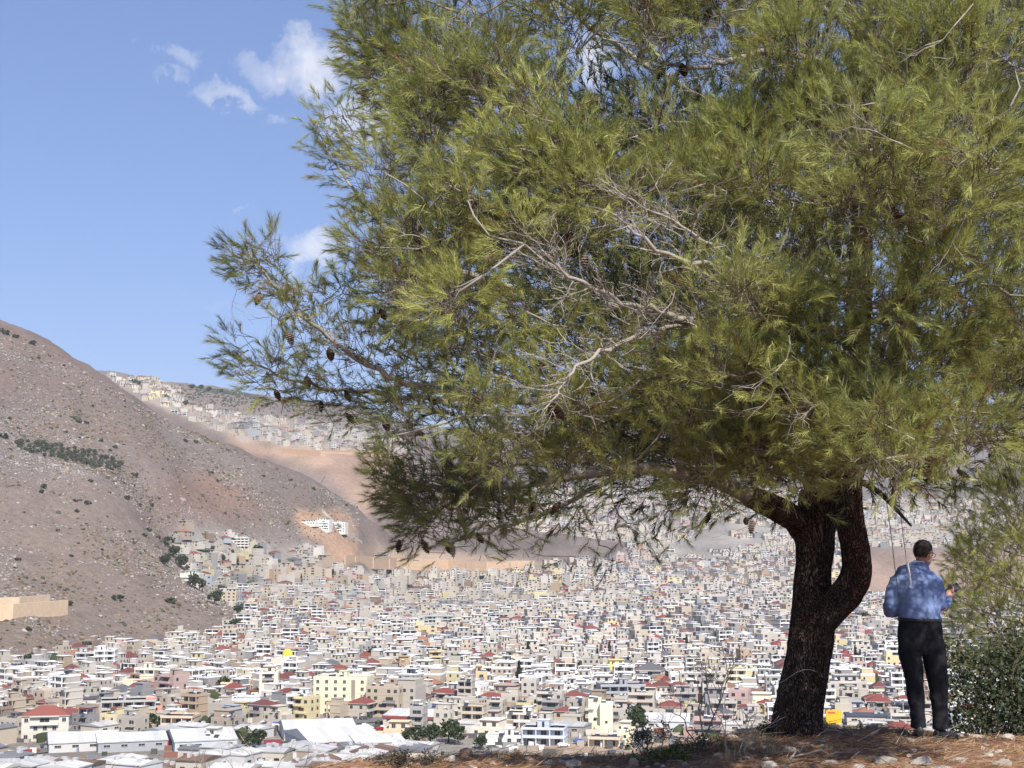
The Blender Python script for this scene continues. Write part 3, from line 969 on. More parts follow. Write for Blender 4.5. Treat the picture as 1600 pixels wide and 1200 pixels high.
# ---- the buildings one can pick out in the photograph: photo pixel of the foot of the front wall, width, depth, storeys, turn, colour
LM = [
    # px, py, w, d, floors, yaw, wall colour, style, roof colour, label, name, category
    (534, 1116, 24, 14, 5, -8, (.76, .68, .50), 'flat', None, 'big cream apartment block with rows of small square windows', 'apartment_block', 'building'),
    (528, 1074, 17, 10, 2, -8, (.78, .72, .58), 'flat', None, 'cream rooftop storeys rising just behind the big cream apartment block', 'apartment_block', 'building'),
    (470, 1088, 18, 15, 2, 14, (.20, .20, .21), 'open', None, 'dark grey modern building with ribbon windows left of the big cream block', 'office_building', 'building'),
    (418, 1092, 9, 8, 5, 5, (.74, .66, .54), 'flat', None, 'tall narrow cream block against the dark grey modern building', 'apartment_block', 'building'),
    (192, 1132, 22, 14, 3, 16, (.44, .43, .41), 'open', None, 'long grey concrete building with open bays beside the coral-walled house', 'concrete_building', 'building'),
    (233, 1128, 7, 11, 3, 16, (.72, .33, .24), 'flat', None, 'narrow coral-walled house at the end of the grey concrete building', 'house', 'house'),
    (64, 1158, 17, 12, 3, 12, (.60, .57, .50), 'hip', (.36, .085, .065), 'three-storey house with long red roof by the road, lower left', 'house', 'house'),
    (277, 1146, 13, 11, 2, -6, (.62, .50, .38), 'open', None, 'tan house with curved balconies beside dark garden trees', 'house', 'house'),
    (464, 1122, 9, 10, 3, -5, (.60, .60, .58), 'open', None, 'pale rounded block with dark window bays left of the cream block\'s foot', 'apartment_block', 'building'),
    (782, 1104, 18, 14, 3, -18, (.40, .31, .25), 'flat', None, 'long taupe stone building with a white gable end', 'stone_building', 'building'),
    (742, 1104, 9, 12, 3, -18, (.80, .78, .74), 'flat', None, 'white block joined to the long taupe stone building', 'house', 'house'),
    (795, 1062, 14, 12, 4, -20, (.74, .64, .47), 'flat', None, 'cream four-storey apartment house beside the tall dark cypress', 'apartment_block', 'building'),
    (678, 1052, 7, 9, 4, 8, (.60, .47, .27), 'flat', None, 'narrow ochre block with brown side wall', 'apartment_block', 'building'),
    (626, 1062, 8, 9, 4, 10, (.43, .32, .20), 'flat', None, 'windowless mustard-brown block left of the ochre block', 'apartment_block', 'building'),
    (751, 1080, 6, 8, 4, 6, (.66, .49, .28), 'flat', None, 'narrow amber block above the taupe stone building', 'apartment_block', 'building'),
    (768, 1152, 13, 11, 2, -20, (.78, .70, .58), 'flat', None, 'cream and pink villa above the pale blue-grey arcade', 'villa', 'house'),
    (815, 1140, 11, 10, 2, -12, (.74, .70, .62), 'open', None, 'white house with columned terrace behind the pale blue-grey arcade', 'house', 'house'),
    (852, 1166, 16, 11, 2, -10, (.56, .60, .66), 'open', None, 'pale blue-grey two-storey building with an arcade of columns', 'arcade_building', 'building'),
    (790, 1164, 14, 7, 1, -6, (.76, .74, .70), 'flat', None, 'low white block of rooms at the foot of the cream and pink villa', 'house', 'house'),
    (931, 1144, 5, 7, 4, -6, (.80, .71, .55), 'flat', None, 'taller of the twin blank cream towers', 'tower_block', 'building'),
    (949, 1146, 5, 7, 3.6, -6, (.80, .71, .55), 'flat', None, 'lower of the twin blank cream towers', 'tower_block', 'building'),
    (948, 1168, 12, 10, 1, -12, (.60, .52, .40), 'open', (.45, .35, .25), 'tan villa with a flat overhanging roof and open terrace', 'villa', 'house'),
    (980, 1164, 6, 8, 2.6, -12, (.80, .72, .54), 'flat', None, 'cream tower beside the tan villa with open terrace', 'tower_block', 'building'),
    (972, 1104, 21, 15, 3, 5, (.37, .38, .41), 'open', None, 'unfinished grey concrete building with open bays and columns', 'concrete_building', 'building'),
    (1018, 1076, 14, 13, 3, -12, (.50, .46, .40), 'hip', (.13, .13, .14), 'grey-tan house with a dark grey pyramid roof', 'house', 'house'),
    (962, 1058, 13, 11, 3, 4, (.76, .62, .24), 'flat', None, 'bright yellow apartment building right of the orange house', 'apartment_block', 'building'),
    (922, 1062, 9, 8, 2, -5, (.72, .40, .10), 'flat', None, 'small bright orange house left of the yellow building', 'house', 'house'),
    (1048, 1142, 18, 24, 1.2, -8, (.62, .64, .64), 'shed', (.80, .80, .78), 'low white-roofed hall beyond the bare shrub', 'shed', 'shed'),
    (1195, 1116, 13, 13, 2.7, -10, (.82, .72, .53), 'flat', None, 'blank cream hall with three small openings left of the pine trunk', 'hall', 'building'),
    (1168, 1116, 6, 9, 2.3, -10, (.28, .31, .34), 'flat', None, 'dark block standing in for the shadowed left side of the blank cream hall', 'shadow_side', 'building'),  # hall's shadowed side as its own block, shade put into the wall colour
    (1146, 1086, 15, 12, 4, -6, (.72, .68, .54), 'open', None, 'ivory apartment block with dark balcony bands above the cream hall', 'apartment_block', 'building'),
    (1112, 1094, 7, 9, 4, 5, (.50, .28, .20), 'flat', None, 'terracotta-walled narrow block behind the bare shrub', 'apartment_block', 'building'),
    (1064, 1096, 7, 8, 2.4, 5, (.70, .62, .52), 'hip', (.30, .075, .06), 'small cream house with a bright red pyramid roof', 'house', 'house'),
    (510, 1184, 27, 36, 1.2, 24, (.52, .54, .55), 'shed', (.80, .80, .79), 'large white-roofed warehouse in front of the maroon container', 'warehouse', 'shed'),
    (298, 1199, 22, 30, 1.3, 20, (.50, .55, .60), 'shed', (.80, .80, .79), 'white-roofed warehouse with pale blue wall above the dry bush', 'warehouse', 'shed'),
    (488, 1156, 27, 24, 1.4, 14, (.62, .62, .61), 'shed', (.78, .78, .77), 'long white-roofed hall behind the maroon container', 'warehouse', 'shed'),
    (110, 1198, 24, 26, 1.1, 20, (.55, .55, .54), 'shed', (.82, .82, .80), 'white-roofed shed at the lower left edge', 'warehouse', 'shed'),
    (190, 1186, 24, 22, 1.2, 20, (.36, .37, .40), 'shed', (.60, .61, .61), 'grey-roofed shed between the white-roofed sheds', 'warehouse', 'shed'),
    (580, 1188, 18, 20, 1.1, 20, (.55, .56, .57), 'shed', (.80, .80, .79), 'smaller white-roofed shed above the ridge of red soil', 'warehouse', 'shed'),
    (648, 1138, 21, 22, 1.5, -16, (.60, .55, .48), 'shed', (.62, .62, .61), 'hall with a maroon band under its pale roof', 'warehouse', 'shed'),
    (622, 1158, 10, 9, 2.2, -8, (.70, .55, .38), 'flat', None, 'tan blank-walled house above the green garden trees', 'house', 'house'),
    (368, 1114, 20, 24, 1, 12, (.60, .61, .62), 'shed', (.66, .68, .70), 'pale grey metal-roofed hall behind the garden trees', 'warehouse', 'shed'),
    (336, 1172, 9, 8, 2.4, -12, (.60, .58, .52), 'flat', None, 'small ivory house with wide dark windows right of the teal canopy', 'house', 'house'),
    (686, 958, 18, 16, 2, 5, (.55, .50, .45), 'hip', (.38, .06, .05), 'house with a tall bright red pyramid roof in mid-town', 'house', 'house'),
    (684, 985, 28, 13, 4, -3, (.46, .48, .46), 'open', None, 'long grey-green apartment block with balcony rows below the red pyramid roof', 'apartment_block', 'building'),
    (872, 1022, 12, 12, 4, -8, (.72, .46, .42), 'flat', None, 'pink apartment house in mid-town', 'apartment_block', 'building'),
    (1402, 1052, 11, 10, 6, -14, (.78, .74, .66), 'flat', None, 'tall white apartment tower seen between the pine and the standing man', 'apartment_block', 'building'),
    (1366, 1076, 12, 10, 2.3, -8, (.78, .69, .48), 'hip', (.34, .09, .07), 'pale yellow house with a small red roof, beyond the standing man', 'house', 'house'),
    (1338, 1080, 14, 10, 1.6, 10, (.66, .56, .44), 'hip', (.50, .13, .07), 'low house with bright orange-red roof right of the pine trunk', 'house', 'house'),
    (1386, 1102, 14, 9, 2, -8, (.72, .72, .48), 'flat', None, 'white and lime-green house beyond the standing man', 'house', 'house'),
    (1362, 1134, 18, 12, 1.2, -8, (.56, .52, .45), 'shed', (.075, .09, .12), 'low hall with a slate blue roof beyond the man\'s feet', 'warehouse', 'shed'),
    (1404, 1124, 9, 8, 1.2, -8, (.60, .52, .45), 'hip', (.55, .20, .11), 'small orange-roofed house behind the standing man\'s legs', 'house', 'house'),
    (1320, 1012, 14, 11, 2, 8, (.70, .64, .58), 'hip', (.40, .08, .065), 'house with wide red roof close to the right fork of the pine', 'house', 'house'),
    (1330, 1045, 14, 11, 2, 8, (.72, .68, .62), 'hip', (.30, .06, .06), 'white house with maroon roof right of the pine trunk', 'house', 'house'),
    (86, 1054, 20, 12, 2, -6, (.78, .70, .58), 'flat', None, 'long cream house at the foot of the bare hill', 'house', 'house'),
    (132, 1053, 12, 11, 4, 0, (.50, .50, .49), 'open', None, 'grey four-storey block with balconies at the foot of the hill', 'apartment_block', 'building'),
    (160, 1058, 12, 11, 5, 6, (.80, .79, .76), 'open', None, 'white five-storey block with balconies at the foot of the hill', 'apartment_block', 'building'),
    (235, 1084, 16, 13, 4, -10, (.76, .72, .62), 'open', None, 'ivory apartment block with rounded balconies beside dark trees', 'apartment_block', 'building'),
    (212, 1088, 12, 11, 2.6, -12, (.78, .70, .52), 'flat', None, 'cream square house with small windows left of the ivory apartment block', 'house', 'house'),
    (365, 1088, 12, 10, 2, -10, (.74, .54, .34), 'flat', None, 'apricot-coloured house right of the garden trees', 'house', 'house'),
    (150, 1080, 13, 11, 3, -14, (.68, .47, .40), 'flat', None, 'salmon pink house in the lower left of the town', 'house', 'house'),
    (118, 1115, 15, 10, 2, 20, (.62, .60, .58), 'shed', (.11, .10, .12), 'house with a flat dark charcoal roof above the red-roofed house', 'house', 'house'),
    (505, 829, 17, 20, 5, -6, (.82, .80, .74), 'flat', None, 'white tallest cube of the hillside complex above the tan cutting', 'apartment_block', 'building'),
    (530, 832, 17, 20, 4, -6, (.80, .77, .70), 'flat', None, 'white right-hand cube of the hillside complex above the tan cutting', 'apartment_block', 'building'),
    (480, 820, 26, 16, 2, -16, (.78, .74, .68), 'flat', None, 'low white wing of the hillside complex on the bare slope', 'apartment_block', 'building'),
    (594, 888, 17, 16, 6, 0, (.30, .30, .31), 'open', None, 'dark grey unfinished block standing against the tan retaining wall', 'concrete_building', 'building'),
    (297, 912, 18, 14, 4, -6, (.66, .67, .58), 'flat', None, 'pale green-white block at the mouth of the hillside gully', 'apartment_block', 'building'),
    (375, 858, 18, 14, 4, 4, (.66, .64, .60), 'open', None, 'pale unfinished block high on the slope of the gully', 'apartment_block', 'building'),
]
rg = random.Random(12)
NAMED = []
for (px, py, w, d, nf, yaw, wc, st, rc, lab, nm, cat) in LM:
    if rc and rc[0] > 2.2 * rc[1]:
        rc = (rc[0] * .74, rc[1] * 1.1, rc[2] * 1.15)
    if st == 'shed' and rc and min(rc) > .7:
        rc = (.64, .64, .625)
    p = at(px, py, 500 if py > 900 else 1400)
    if py < 900:
        p = at(px, py, 1500)
    c, s = math.cos(R(yaw)), math.sin(R(yaw))
    cen = Vector((p.x - s * d * .5 * 0, p.y + d * .5, p.z))
    cen.z = float(min(ground_z(cen.x, cen.y), p.z + .5))
    OCC.append((cen.x, cen.y, math.hypot(w, d) * .42))
    if 'mustard-brown' in lab or 'towers' in lab or 'cream tower' in lab or 'blank cream hall' in lab:
        P_, wins = gen_building(rg, w, d, nf, wc, st, rc or (.33, .085, .06), 0)
        P_.pop('balcony', None); P_.pop('shade_roof', None)
        if 'three small' in lab:
            wins = [(x_, -d / 2, nf * FH * .5, 0, .9, .9) for x_ in (-3.4, 0, 3.4)] + [(x_, -d / 2, nf * FH * .72, 0, .5, .5) for x_ in (-3.4, 0, 3.4)]
        elif 'tower' in lab:
            wins = [(0, -d / 2, nf * FH * .4, 0, .9, .9)]
        else:
            wins = []
    elif 'rows of small square' in lab:
        P_, wins = gen_building(rg, w, d, nf, wc, st, None or (.3, .1, .1), 0, (1.25, 1.3), 3.4)
        P_.pop('balcony', None); P_.pop('shade_roof', None)
        wins = [(-w / 2 + (k + .5) * w / 6, -d / 2, f * FH + 1.7, 0, 1.25, 1.3) for k in range(6) for f in range(5) if k != 4] + \
               [(s_ * w / 2, -d / 2 + (k + .5) * d / 3, f * FH + 1.7, 1 if s_ < 0 else 2, 1.2, 1.3) for s_ in (-1, 1) for k in range(3) for f in range(5)]
        sc2 = MB(); P_['stair_screen'] = [sc2]
        sc2.box(w * .25, -d / 2 - .12, .5, 1.6, .2, nf * FH - 1, (.30, .27, .22))
    else:
        P_, wins = gen_building(rg, w, d, nf, wc, st, rc or (.33, .085, .06), 0, gap=3.4)
    if 'maroon band' in lab:
        bnd = MB(); P_['fascia_band'] = [bnd]
        bnd.box(0, 0, nf * FH - 1.0, w + .9, d + .9, 1.1, (.28, .085, .07), bottom=True)
    root = place_building(nm, P_, wins, cen, R(yaw), True, rg)
    tag(root, lab, cat, 'landmark buildings of the town')
    NAMED.append((px, py, lab))

# mosque with a golden dome
p = at(445, 1058)
root = empty('mosque', p + Vector((0, 8, 0)), R(-6))
tag(root, 'mosque with a yellow dome above the dark grey modern building', 'mosque')
mb = MB(); mb.box(0, 0, -3, 15, 13, 13, (.74, .62, .50)); mb.cyl(0, 0, 10.02, 3.0, 1.4, (.72, .64, .52), 16); link('wall', mb.mesh('wall'), root)
bm = bmesh.new(); bmesh.ops.create_uvsphere(bm, u_segments=20, v_segments=12, radius=2.9)
bmesh.ops.scale(bm, vec=(1, 1, 1.08), verts=bm.verts)
me = bpy.data.meshes.new('dome'); bm.to_mesh(me); bm.free()
for q in me.polygons:
    q.use_smooth = True
m_dome = plain_mat('yellow_dome', (.74, .62, .06), 0.5, 0.3)
me.materials.append(m_dome)
o = link('dome', me, root); o.location = (0, 0, 11.9)
for k in (-1, 0, 1):
    for (ww_, zz_) in ((1.0, 5.2), (1.0, 2.2)):
        o = link('window', window_mesh(1.0, 1.6), root); o.location = (k * 4.2, -6.5, zz_)
OCC.append((p.x, p.y + 8, 9)); OCC.append((p.x, p.y - 10, 9)); NAMED.append((445, 1040, 'the yellow dome'))

# yellow sign box, teal canopy, containers
p = at(1303, 1134)
root = empty('advertising_sign', p)
tag(root, 'big square yellow advertising board right of the pine trunk', 'sign')
mb = MB(); mb.box(0, 0, .6, 6.2, .5, 5.6, (.80, .46, .04)); link('board', mb.mesh('board'), root)
mb = MB(); mb.box(-.9, -.27, 4.9, 3.0, .05, .7, (.62, .10, .06)); link('print', mb.mesh('print'), root)
mb = MB(); mb.box(-2.2, .1, -2, .3, .3, 2.6, (.3, .3, .3)); link('post', mb.mesh('post'), root)
mb = MB(); mb.box(2.2, .1, -2, .3, .3, 2.6, (.3, .3, .3)); link('post', mb.mesh('post'), root)
OCC.append((p.x, p.y, 6)); OCC.append((p.x, p.y - 14, 7)); OCC.append((p.x, p.y - 28, 7)); OCC.append((p.x, p.y - 42, 7))
p = at(367, 1182)
root = empty('barrel_canopy', p)
tag(root, 'teal barrel-shaped canopy beside the white-roofed warehouse with pale blue wall', 'canopy')
mb = MB(); seg = 10
for s in range(seg):
    a0, a1 = math.pi * s / seg, math.pi * (s + 1) / seg
    mb.quad([(-3.2 * math.cos(a0), -3, 1.4 + 1.9 * math.sin(a0)), (-3.2 * math.cos(a0), 3, 1.4 + 1.9 * math.sin(a0)), (-3.2 * math.cos(a1), 3, 1.4 + 1.9 * math.sin(a1)), (-3.2 * math.cos(a1), -3, 1.4 + 1.9 * math.sin(a1))], (.04, .30, .36))
    mb.quad([(-3.2 * math.cos(a1), -2.9, 1.4), (-3.2 * math.cos(a0), -2.9, 1.4), (-3.2 * math.cos(a0), -2.9, 1.4 + 1.9 * math.sin(a0)), (-3.2 * math.cos(a1), -2.9, 1.4 + 1.9 * math.sin(a1))], (.05, .34, .40))
link('canopy_sheet', mb.mesh('canopy_sheet'), root)
mb = MB()
for sx in (-3.1, 3.1):
    mb.box(sx, 0, -1.5, .2, 6, 2.9, (.06, .25, .30))
link('side_wall', mb.mesh('side_wall'), root)
OCC.append((p.x, p.y, 5))
for (px, py, w_, lab) in ((426, 1168, 6.4, 'maroon shipping container above the large white-roofed warehouse'), (267, 1166, 4.2, 'small dark red container beyond the white-roofed sheds')):
    p = at(px, py)
    root = empty('shipping_container', p, R(14)); tag(root, lab, 'container')
    mb = MB(); mb.box(0, 0, 0, w_, 2.5, 2.7, (.25, .05, .07))
    link('body', mb.mesh('body'), root)
    mb = MB()
    for k in range(10):
        mb.box(-w_ / 2 + (k + .5) * w_ / 10, -1.28, .15, w_ / 30, .06, 2.4, (.27, .06, .08))
    link('corrugation', mb.mesh('corrugation'), root)
    OCC.append((p.x, p.y, 4))
print('landmarks', time.time() - T0)

# ---- tan retaining walls
m_stonewall = attr_mat('retaining_stone', 0.9, 0.25, 0.25, 0.1)


def retaining(name, pts, h, lab, col, th=1.6, dmin=800, buttress=0):
    root = empty(name, at(*pts[0], dmin))
    base_ = root.location.copy()
    tag(root, lab, 'retaining wall')
    P3 = [at(a_, b_, dmin) - base_ for a_, b_ in pts]
    mb = MB()
    for i in range(len(P3) - 1):
        a_, b_ = P3[i], P3[i + 1]
        dv = (b_ - a_); L = math.hypot(dv.x, dv.y); nx, ny = dv.y / L * th, -dv.x / L * th
        ta = Vector((a_.x, a_.y, a_.z + h)); tb = Vector((b_.x, b_.y, b_.z + h))
        lo = -4
        mb.quad([(a_.x, a_.y, a_.z + lo), (b_.x, b_.y, b_.z + lo), tuple(tb), tuple(ta)], col)
        mb.quad([tuple(ta), tuple(tb), (tb.x - nx, tb.y - ny, tb.z), (ta.x - nx, ta.y - ny, ta.z)], tuple(k_ * 1.1 for k_ in col))
        mb.quad([(b_.x - nx, b_.y - ny, b_.z + lo), (a_.x - nx, a_.y - ny, a_.z + lo), (ta.x - nx, ta.y - ny, ta.z), (tb.x - nx, tb.y - ny, tb.z)], col)
        for (q_, t_) in ((a_, ta), (b_, tb)):
            mb.quad([(q_.x, q_.y, q_.z + lo), (q_.x - nx, q_.y - ny, q_.z + lo), (t_.x - nx, t_.y - ny, t_.z), tuple(t_)], col)
    me_ = mb.mesh('wall', [m_stonewall, m_glass])
    link('wall', me_, root)
    if buttress:
        for i in range(len(P3) - 1):
            a_, b_ = P3[i], P3[i + 1]
            nb = max(1, int((b_ - a_).length / buttress))
            for k in range(nb):
                q_ = a_.lerp(b_, (k + .5) / nb)
                mb = MB(); mb.box(0, 0, -3, 2.2, 1.2, h + 3 - rg.uniform(.5, 2), tuple(k_ * rg.uniform(.85, 1.05) for k_ in col))
                o = link('buttress', mb.mesh('buttress', [m_stonewall, m_glass]), root); o.location = q_ + Vector((0, -.6, 0))
    return root


retaining('retaining_wall', [(-40, 972), (20, 968), (106, 960)], 10.5, 'tall tan stone retaining wall on the bare hill at the left edge', (.66, .50, .34), 2, 800)
retaining('retaining_wall', [(-40, 948), (30, 945), (78, 941)], 5.5, 'low upper tan wall above the tall retaining wall on the hill', (.66, .51, .36), 2, 800)
retaining('retaining_wall', [(540, 884), (620, 886), (700, 889), (760, 892), (835, 890)], 13, 'long buttressed tan retaining wall behind the upper town', (.52, .38, .26), 2, 1700, 75)
retaining('retaining_wall', [(502, 872), (532, 862), (566, 851)], 5, 'grey concrete ramp wall beside the tan cutting', (.42, .40, .37), 2, 1800)
retaining('retaining_wall', [(440, 708), (500, 712), (600, 716)], 9, 'tan terrace wall below the houses of the far hill', (.52, .36, .25), 2, 2400)

# ---- roads near the foot of the hill
m_road = plain_mat('asphalt', (.17, .165, .16), 0.9, 0.15, 0, .2, .4)


def road(pts, w, lab):
    P3 = []
    for a_, b_ in pts:
        P3.append(at(a_, b_))
    fine_ = []
    for i in range(len(P3) - 1):
        for k in range(14):
            fine_.append(P3[i].lerp(P3[i + 1], k / 14))
    fine_.append(P3[-1])
    v, f = [], []
    for i, q_ in enumerate(fine_):
        dv = (fine_[min(i + 1, len(fine_) - 1)] - fine_[max(i - 1, 0)]); dv.z = 0; dv.normalize()
        nx = Vector((dv.y, -dv.x, 0)) * w * .5
        for sgn in (-1, 1):
            e_ = q_ + nx * sgn
            v.append((e_.x, e_.y, float(ground_z(e_.x, e_.y)) + .35))
        if i:
            k = len(v)
            f.append((k - 4, k - 3, k - 1, k - 2))
        OCC.append((q_.x, q_.y, w * .42))
    o = link('road', np_mesh('road', np.array(v), np.array(f), m_road))
    tag(o, lab, kind='structure')
    return fine_


road_a = road([(-60, 1188), (60, 1174), (200, 1152), (330, 1141), (480, 1133), (600, 1125), (760, 1118)], 13, 'asphalt main road through the lower town')
road_b = road([(1000, 1150), (1012, 1168), (1030, 1190)], 8, 'asphalt lane beside the building land')
road_c = road([(860, 1124), (1000, 1112), (1120, 1108), (1250, 1118)], 11, 'asphalt road in front of the unfinished building')
road_d = road([(420, 1132), (560, 1140), (600, 1144)], 16, 'asphalt car park below the cream block')

# ---- cars along them
def make_car(body):
    root = empty('parked_car', (0, 0, 0))
    bm = bmesh.new()
    prof = [(-2.15, .32), (2.15, .32), (2.2, .78), (1.35, .92), (.75, 1.42), (-1.2, 1.45), (-1.95, .98), (-2.2, .9)]
    vs = []
    for sy in (-.84, .84):
        vs.append([bm.verts.new((x_, sy * (.82 if z_ > 1.2 else 1), z_)) for x_, z_ in prof])
    bm.faces.new(vs[0]); bm.faces.new(list(reversed(vs[1])))
    for i in range(len(prof)):
        j = (i + 1) % len(prof)
        bm.faces.new((vs[0][j], vs[0][i], vs[1][i], vs[1][j]))
    me_ = bpy.data.meshes.new('body'); bm.to_mesh(me_); bm.free()
    me_.materials.append(body)
    link('body', me_, root)
    mb = MB()
    for sy in (-1, 1):
        q_ = [(1.1, sy * .80, 1.0), (-1.7, sy * .80, 1.0), (-1.1, sy * .725, 1.38), (.68, sy * .725, 1.38)]
        mb.quad(q_ if sy > 0 else q_[::-1], DARK, 1)
    mb.quad([(1.33, .7, .96), (1.33, -.7, .96), (.8, -.6, 1.40), (.8, .6, 1.40)], DARK, 1)
    link('windows', mb.mesh('windows'), root)
    for x_ in (-1.35, 1.35):
        for y_ in (-.78, .78):
            mb = MB()
            seg = 10
            pa = [(x_ + .32 * math.cos(2 * math.pi * s / seg), y_ - .1, .32 + .32 * math.sin(2 * math.pi * s / seg)) for s in range(seg)]
            pb = [(q_[0], y_ + .1, q_[2]) for q_ in pa]
            for s in range(seg):
                t = (s + 1) % seg
                mb.quad([pa[s], pa[t], pb[t], pb[s]], (.02, .02, .02))
                mb.quad([pa[t], pa[s], (x_, y_ - .1, .32), (x_, y_ - .1, .32)], (.15, .15, .15))
                mb.quad([pb[s], pb[t], (x_, y_ + .1, .32), (x_, y_ + .1, .32)], (.15, .15, .15))
            link('wheel', mb.mesh('wheel'), root)
    return root


car_cols = {'white': (.78, .78, .77), 'silver': (.45, .46, .47), 'dark grey': (.08, .08, .09), 'red': (.35, .03, .03), 'blue': (.03, .10, .38)}
car_proto = {}
car_mats = {k: plain_mat('car_paint_' + k.replace(' ', '_'), v, 0.3, 0.5, 0, .03) for k, v in car_cols.items()}
CARS = []


def put_car(x_, y_, yaw, colour):
    if colour not in car_proto:
        o = make_car(car_mats[colour]); car_proto[colour] = o
    else:
        o = copy_tree(car_proto[colour])
    o.location = (x_, y_, float(ground_z(x_, y_)) + .36)
    o.rotation_euler = (0, 0, yaw)
    px_, py_ = to_px(x_, y_, o.location.z)
    CARS.append((px_, py_, colour, o))


crg = random.Random(5)
for rd, step, off in ((road_a, 9, 3.6), (road_a, 11, -3.8), (road_c, 10, 3.0), (road_d, 4, 4.5), (road_d, 4, -1), (road_d, 4, -6)):
    acc = 0
    for i in range(1, len(rd)):
        seg_ = rd[i] - rd[i - 1]
        acc += seg_.length
        if acc > step * crg.uniform(.8, 1.5):
            acc = 0
            dv = seg_.normalized()
            q_ = rd[i] + Vector((dv.y, -dv.x, 0)) * off
            px_, py_ = to_px(q_.x, q_.y, q_.z)
            if 0 < px_ < 1600 and crg.random() < .85:
                put_car(q_.x, q_.y, math.atan2(dv.y, dv.x) + (math.pi / 2 if rd is road_d else 0), crg.choice(['white'] * 5 + ['silver'] * 2 + ['dark grey'] * 2 + ['red', 'blue']))
for (px, py, colour, yw) in ((905, 1162, 'blue', .2), (925, 1164, 'silver', .1), (880, 1168, 'white', .4), (770, 1172, 'dark grey', .3), (748, 1168, 'silver', 0), (800, 1172, 'white', .2)):
    q_ = at(px, py); put_car(q_.x, q_.y, yw, colour)
NUMW = ['first', 'second', 'third', 'fourth', 'fifth', 'sixth', 'seventh', 'eighth', 'ninth', 'tenth', 'eleventh', 'twelfth', 'thirteenth', 'fourteenth', 'fifteenth', 'sixteenth', 'seventeenth', 'eighteenth', 'nineteenth', 'twentieth']


def ordinal(k):
    if k < 20:
        return NUMW[k]
    k += 1
    suf = 'th' if 10 <= k % 100 <= 20 else {1: 'st', 2: 'nd', 3: 'rd'}.get(k % 10, 'th')
    return f'{k}{suf}'


for colour in car_cols:
    mine = sorted([c_ for c_ in CARS if c_[2] == colour], key=lambda c_: c_[0])
    for k, c_ in enumerate(mine):
        nm_ = f'{colour} car in the lower town, {ordinal(k)} {colour} car from the left' if len(mine) > 1 else f'the only {colour} car in the lower town'
        tag(c_[3], nm_, 'car', 'cars along the roads of the lower town')
print('cars', len(CARS), time.time() - T0)

# ---- the rest of the town: one plot after another over the valley floor and up the slopes
rng = np.random.default_rng(41)
plots = []
for (cell, dmin, dmax, poly) in ((11.6, 405, 1000, CITY), (13.6, 1000, 1500, CITY), (17, 1500, 2150, CITY), (21, 2150, 4300, CITY), (22, 2350, 4300, FARTOWN), (23, 2400, 4500, FARMID), (21, 2450, 3500, HILLTOWN)):
    ang = R(24)
    nmax = int(dmax / cell) + 4
    ii, jj = np.meshgrid(np.arange(-nmax, nmax), np.arange(-nmax, nmax * 2))
    gx = (ii + (jj % 2) * .5 + rng.uniform(-.2, .2, ii.shape)) * cell
    gy = (jj * .92 + rng.uniform(-.2, .2, ii.shape)) * cell
    x = (gx * math.cos(ang) - gy * math.sin(ang)).ravel(); y = (gx * math.sin(ang) + gy * math.cos(ang)).ravel()
    wob = fbm(x / 160, y / 160, 2, 8)
    ok = (y > dmin) & (y <= dmax) & (np.abs(x) < .50 * y)
    x, y = x[ok], y[ok]
    z = ground_z(x, y)
    px, py = to_px(x, y, z)
    ok = in_poly(px, py, poly) & seen(x, y, z + 7)
    # gardens and gaps
    gapn = fbm(x / 70, y / 70, 3, 14)
    dens = np.where(py < 860, .8, .95) if poly is not HILLTOWN else np.full(x.shape, .62)
    ok &= (gapn < .42) & (rng.uniform(0, 1, len(x)) < dens)
    if poly is CITY:
        ok &= ~((px < 660) & (py > 1166) & (gapn > .12))
        ok &= ~((px > 650) & (px < 1300) & (py > 1150) & (gapn > -.15))
        ok &= ~in_poly(px, py, [(960, 800), (1240, 800), (1240, 880), (960, 885)]) | (gapn < -.02)
    for k in np.where(ok)[0]:
        plots.append((x[k], y[k], z[k], px[k], py[k], cell))
plots.sort(key=lambda q_: q_[1])
print('plots', len(plots))
rgp = random.Random(77)
SINGLE = []
FAR = []
nbrs = []
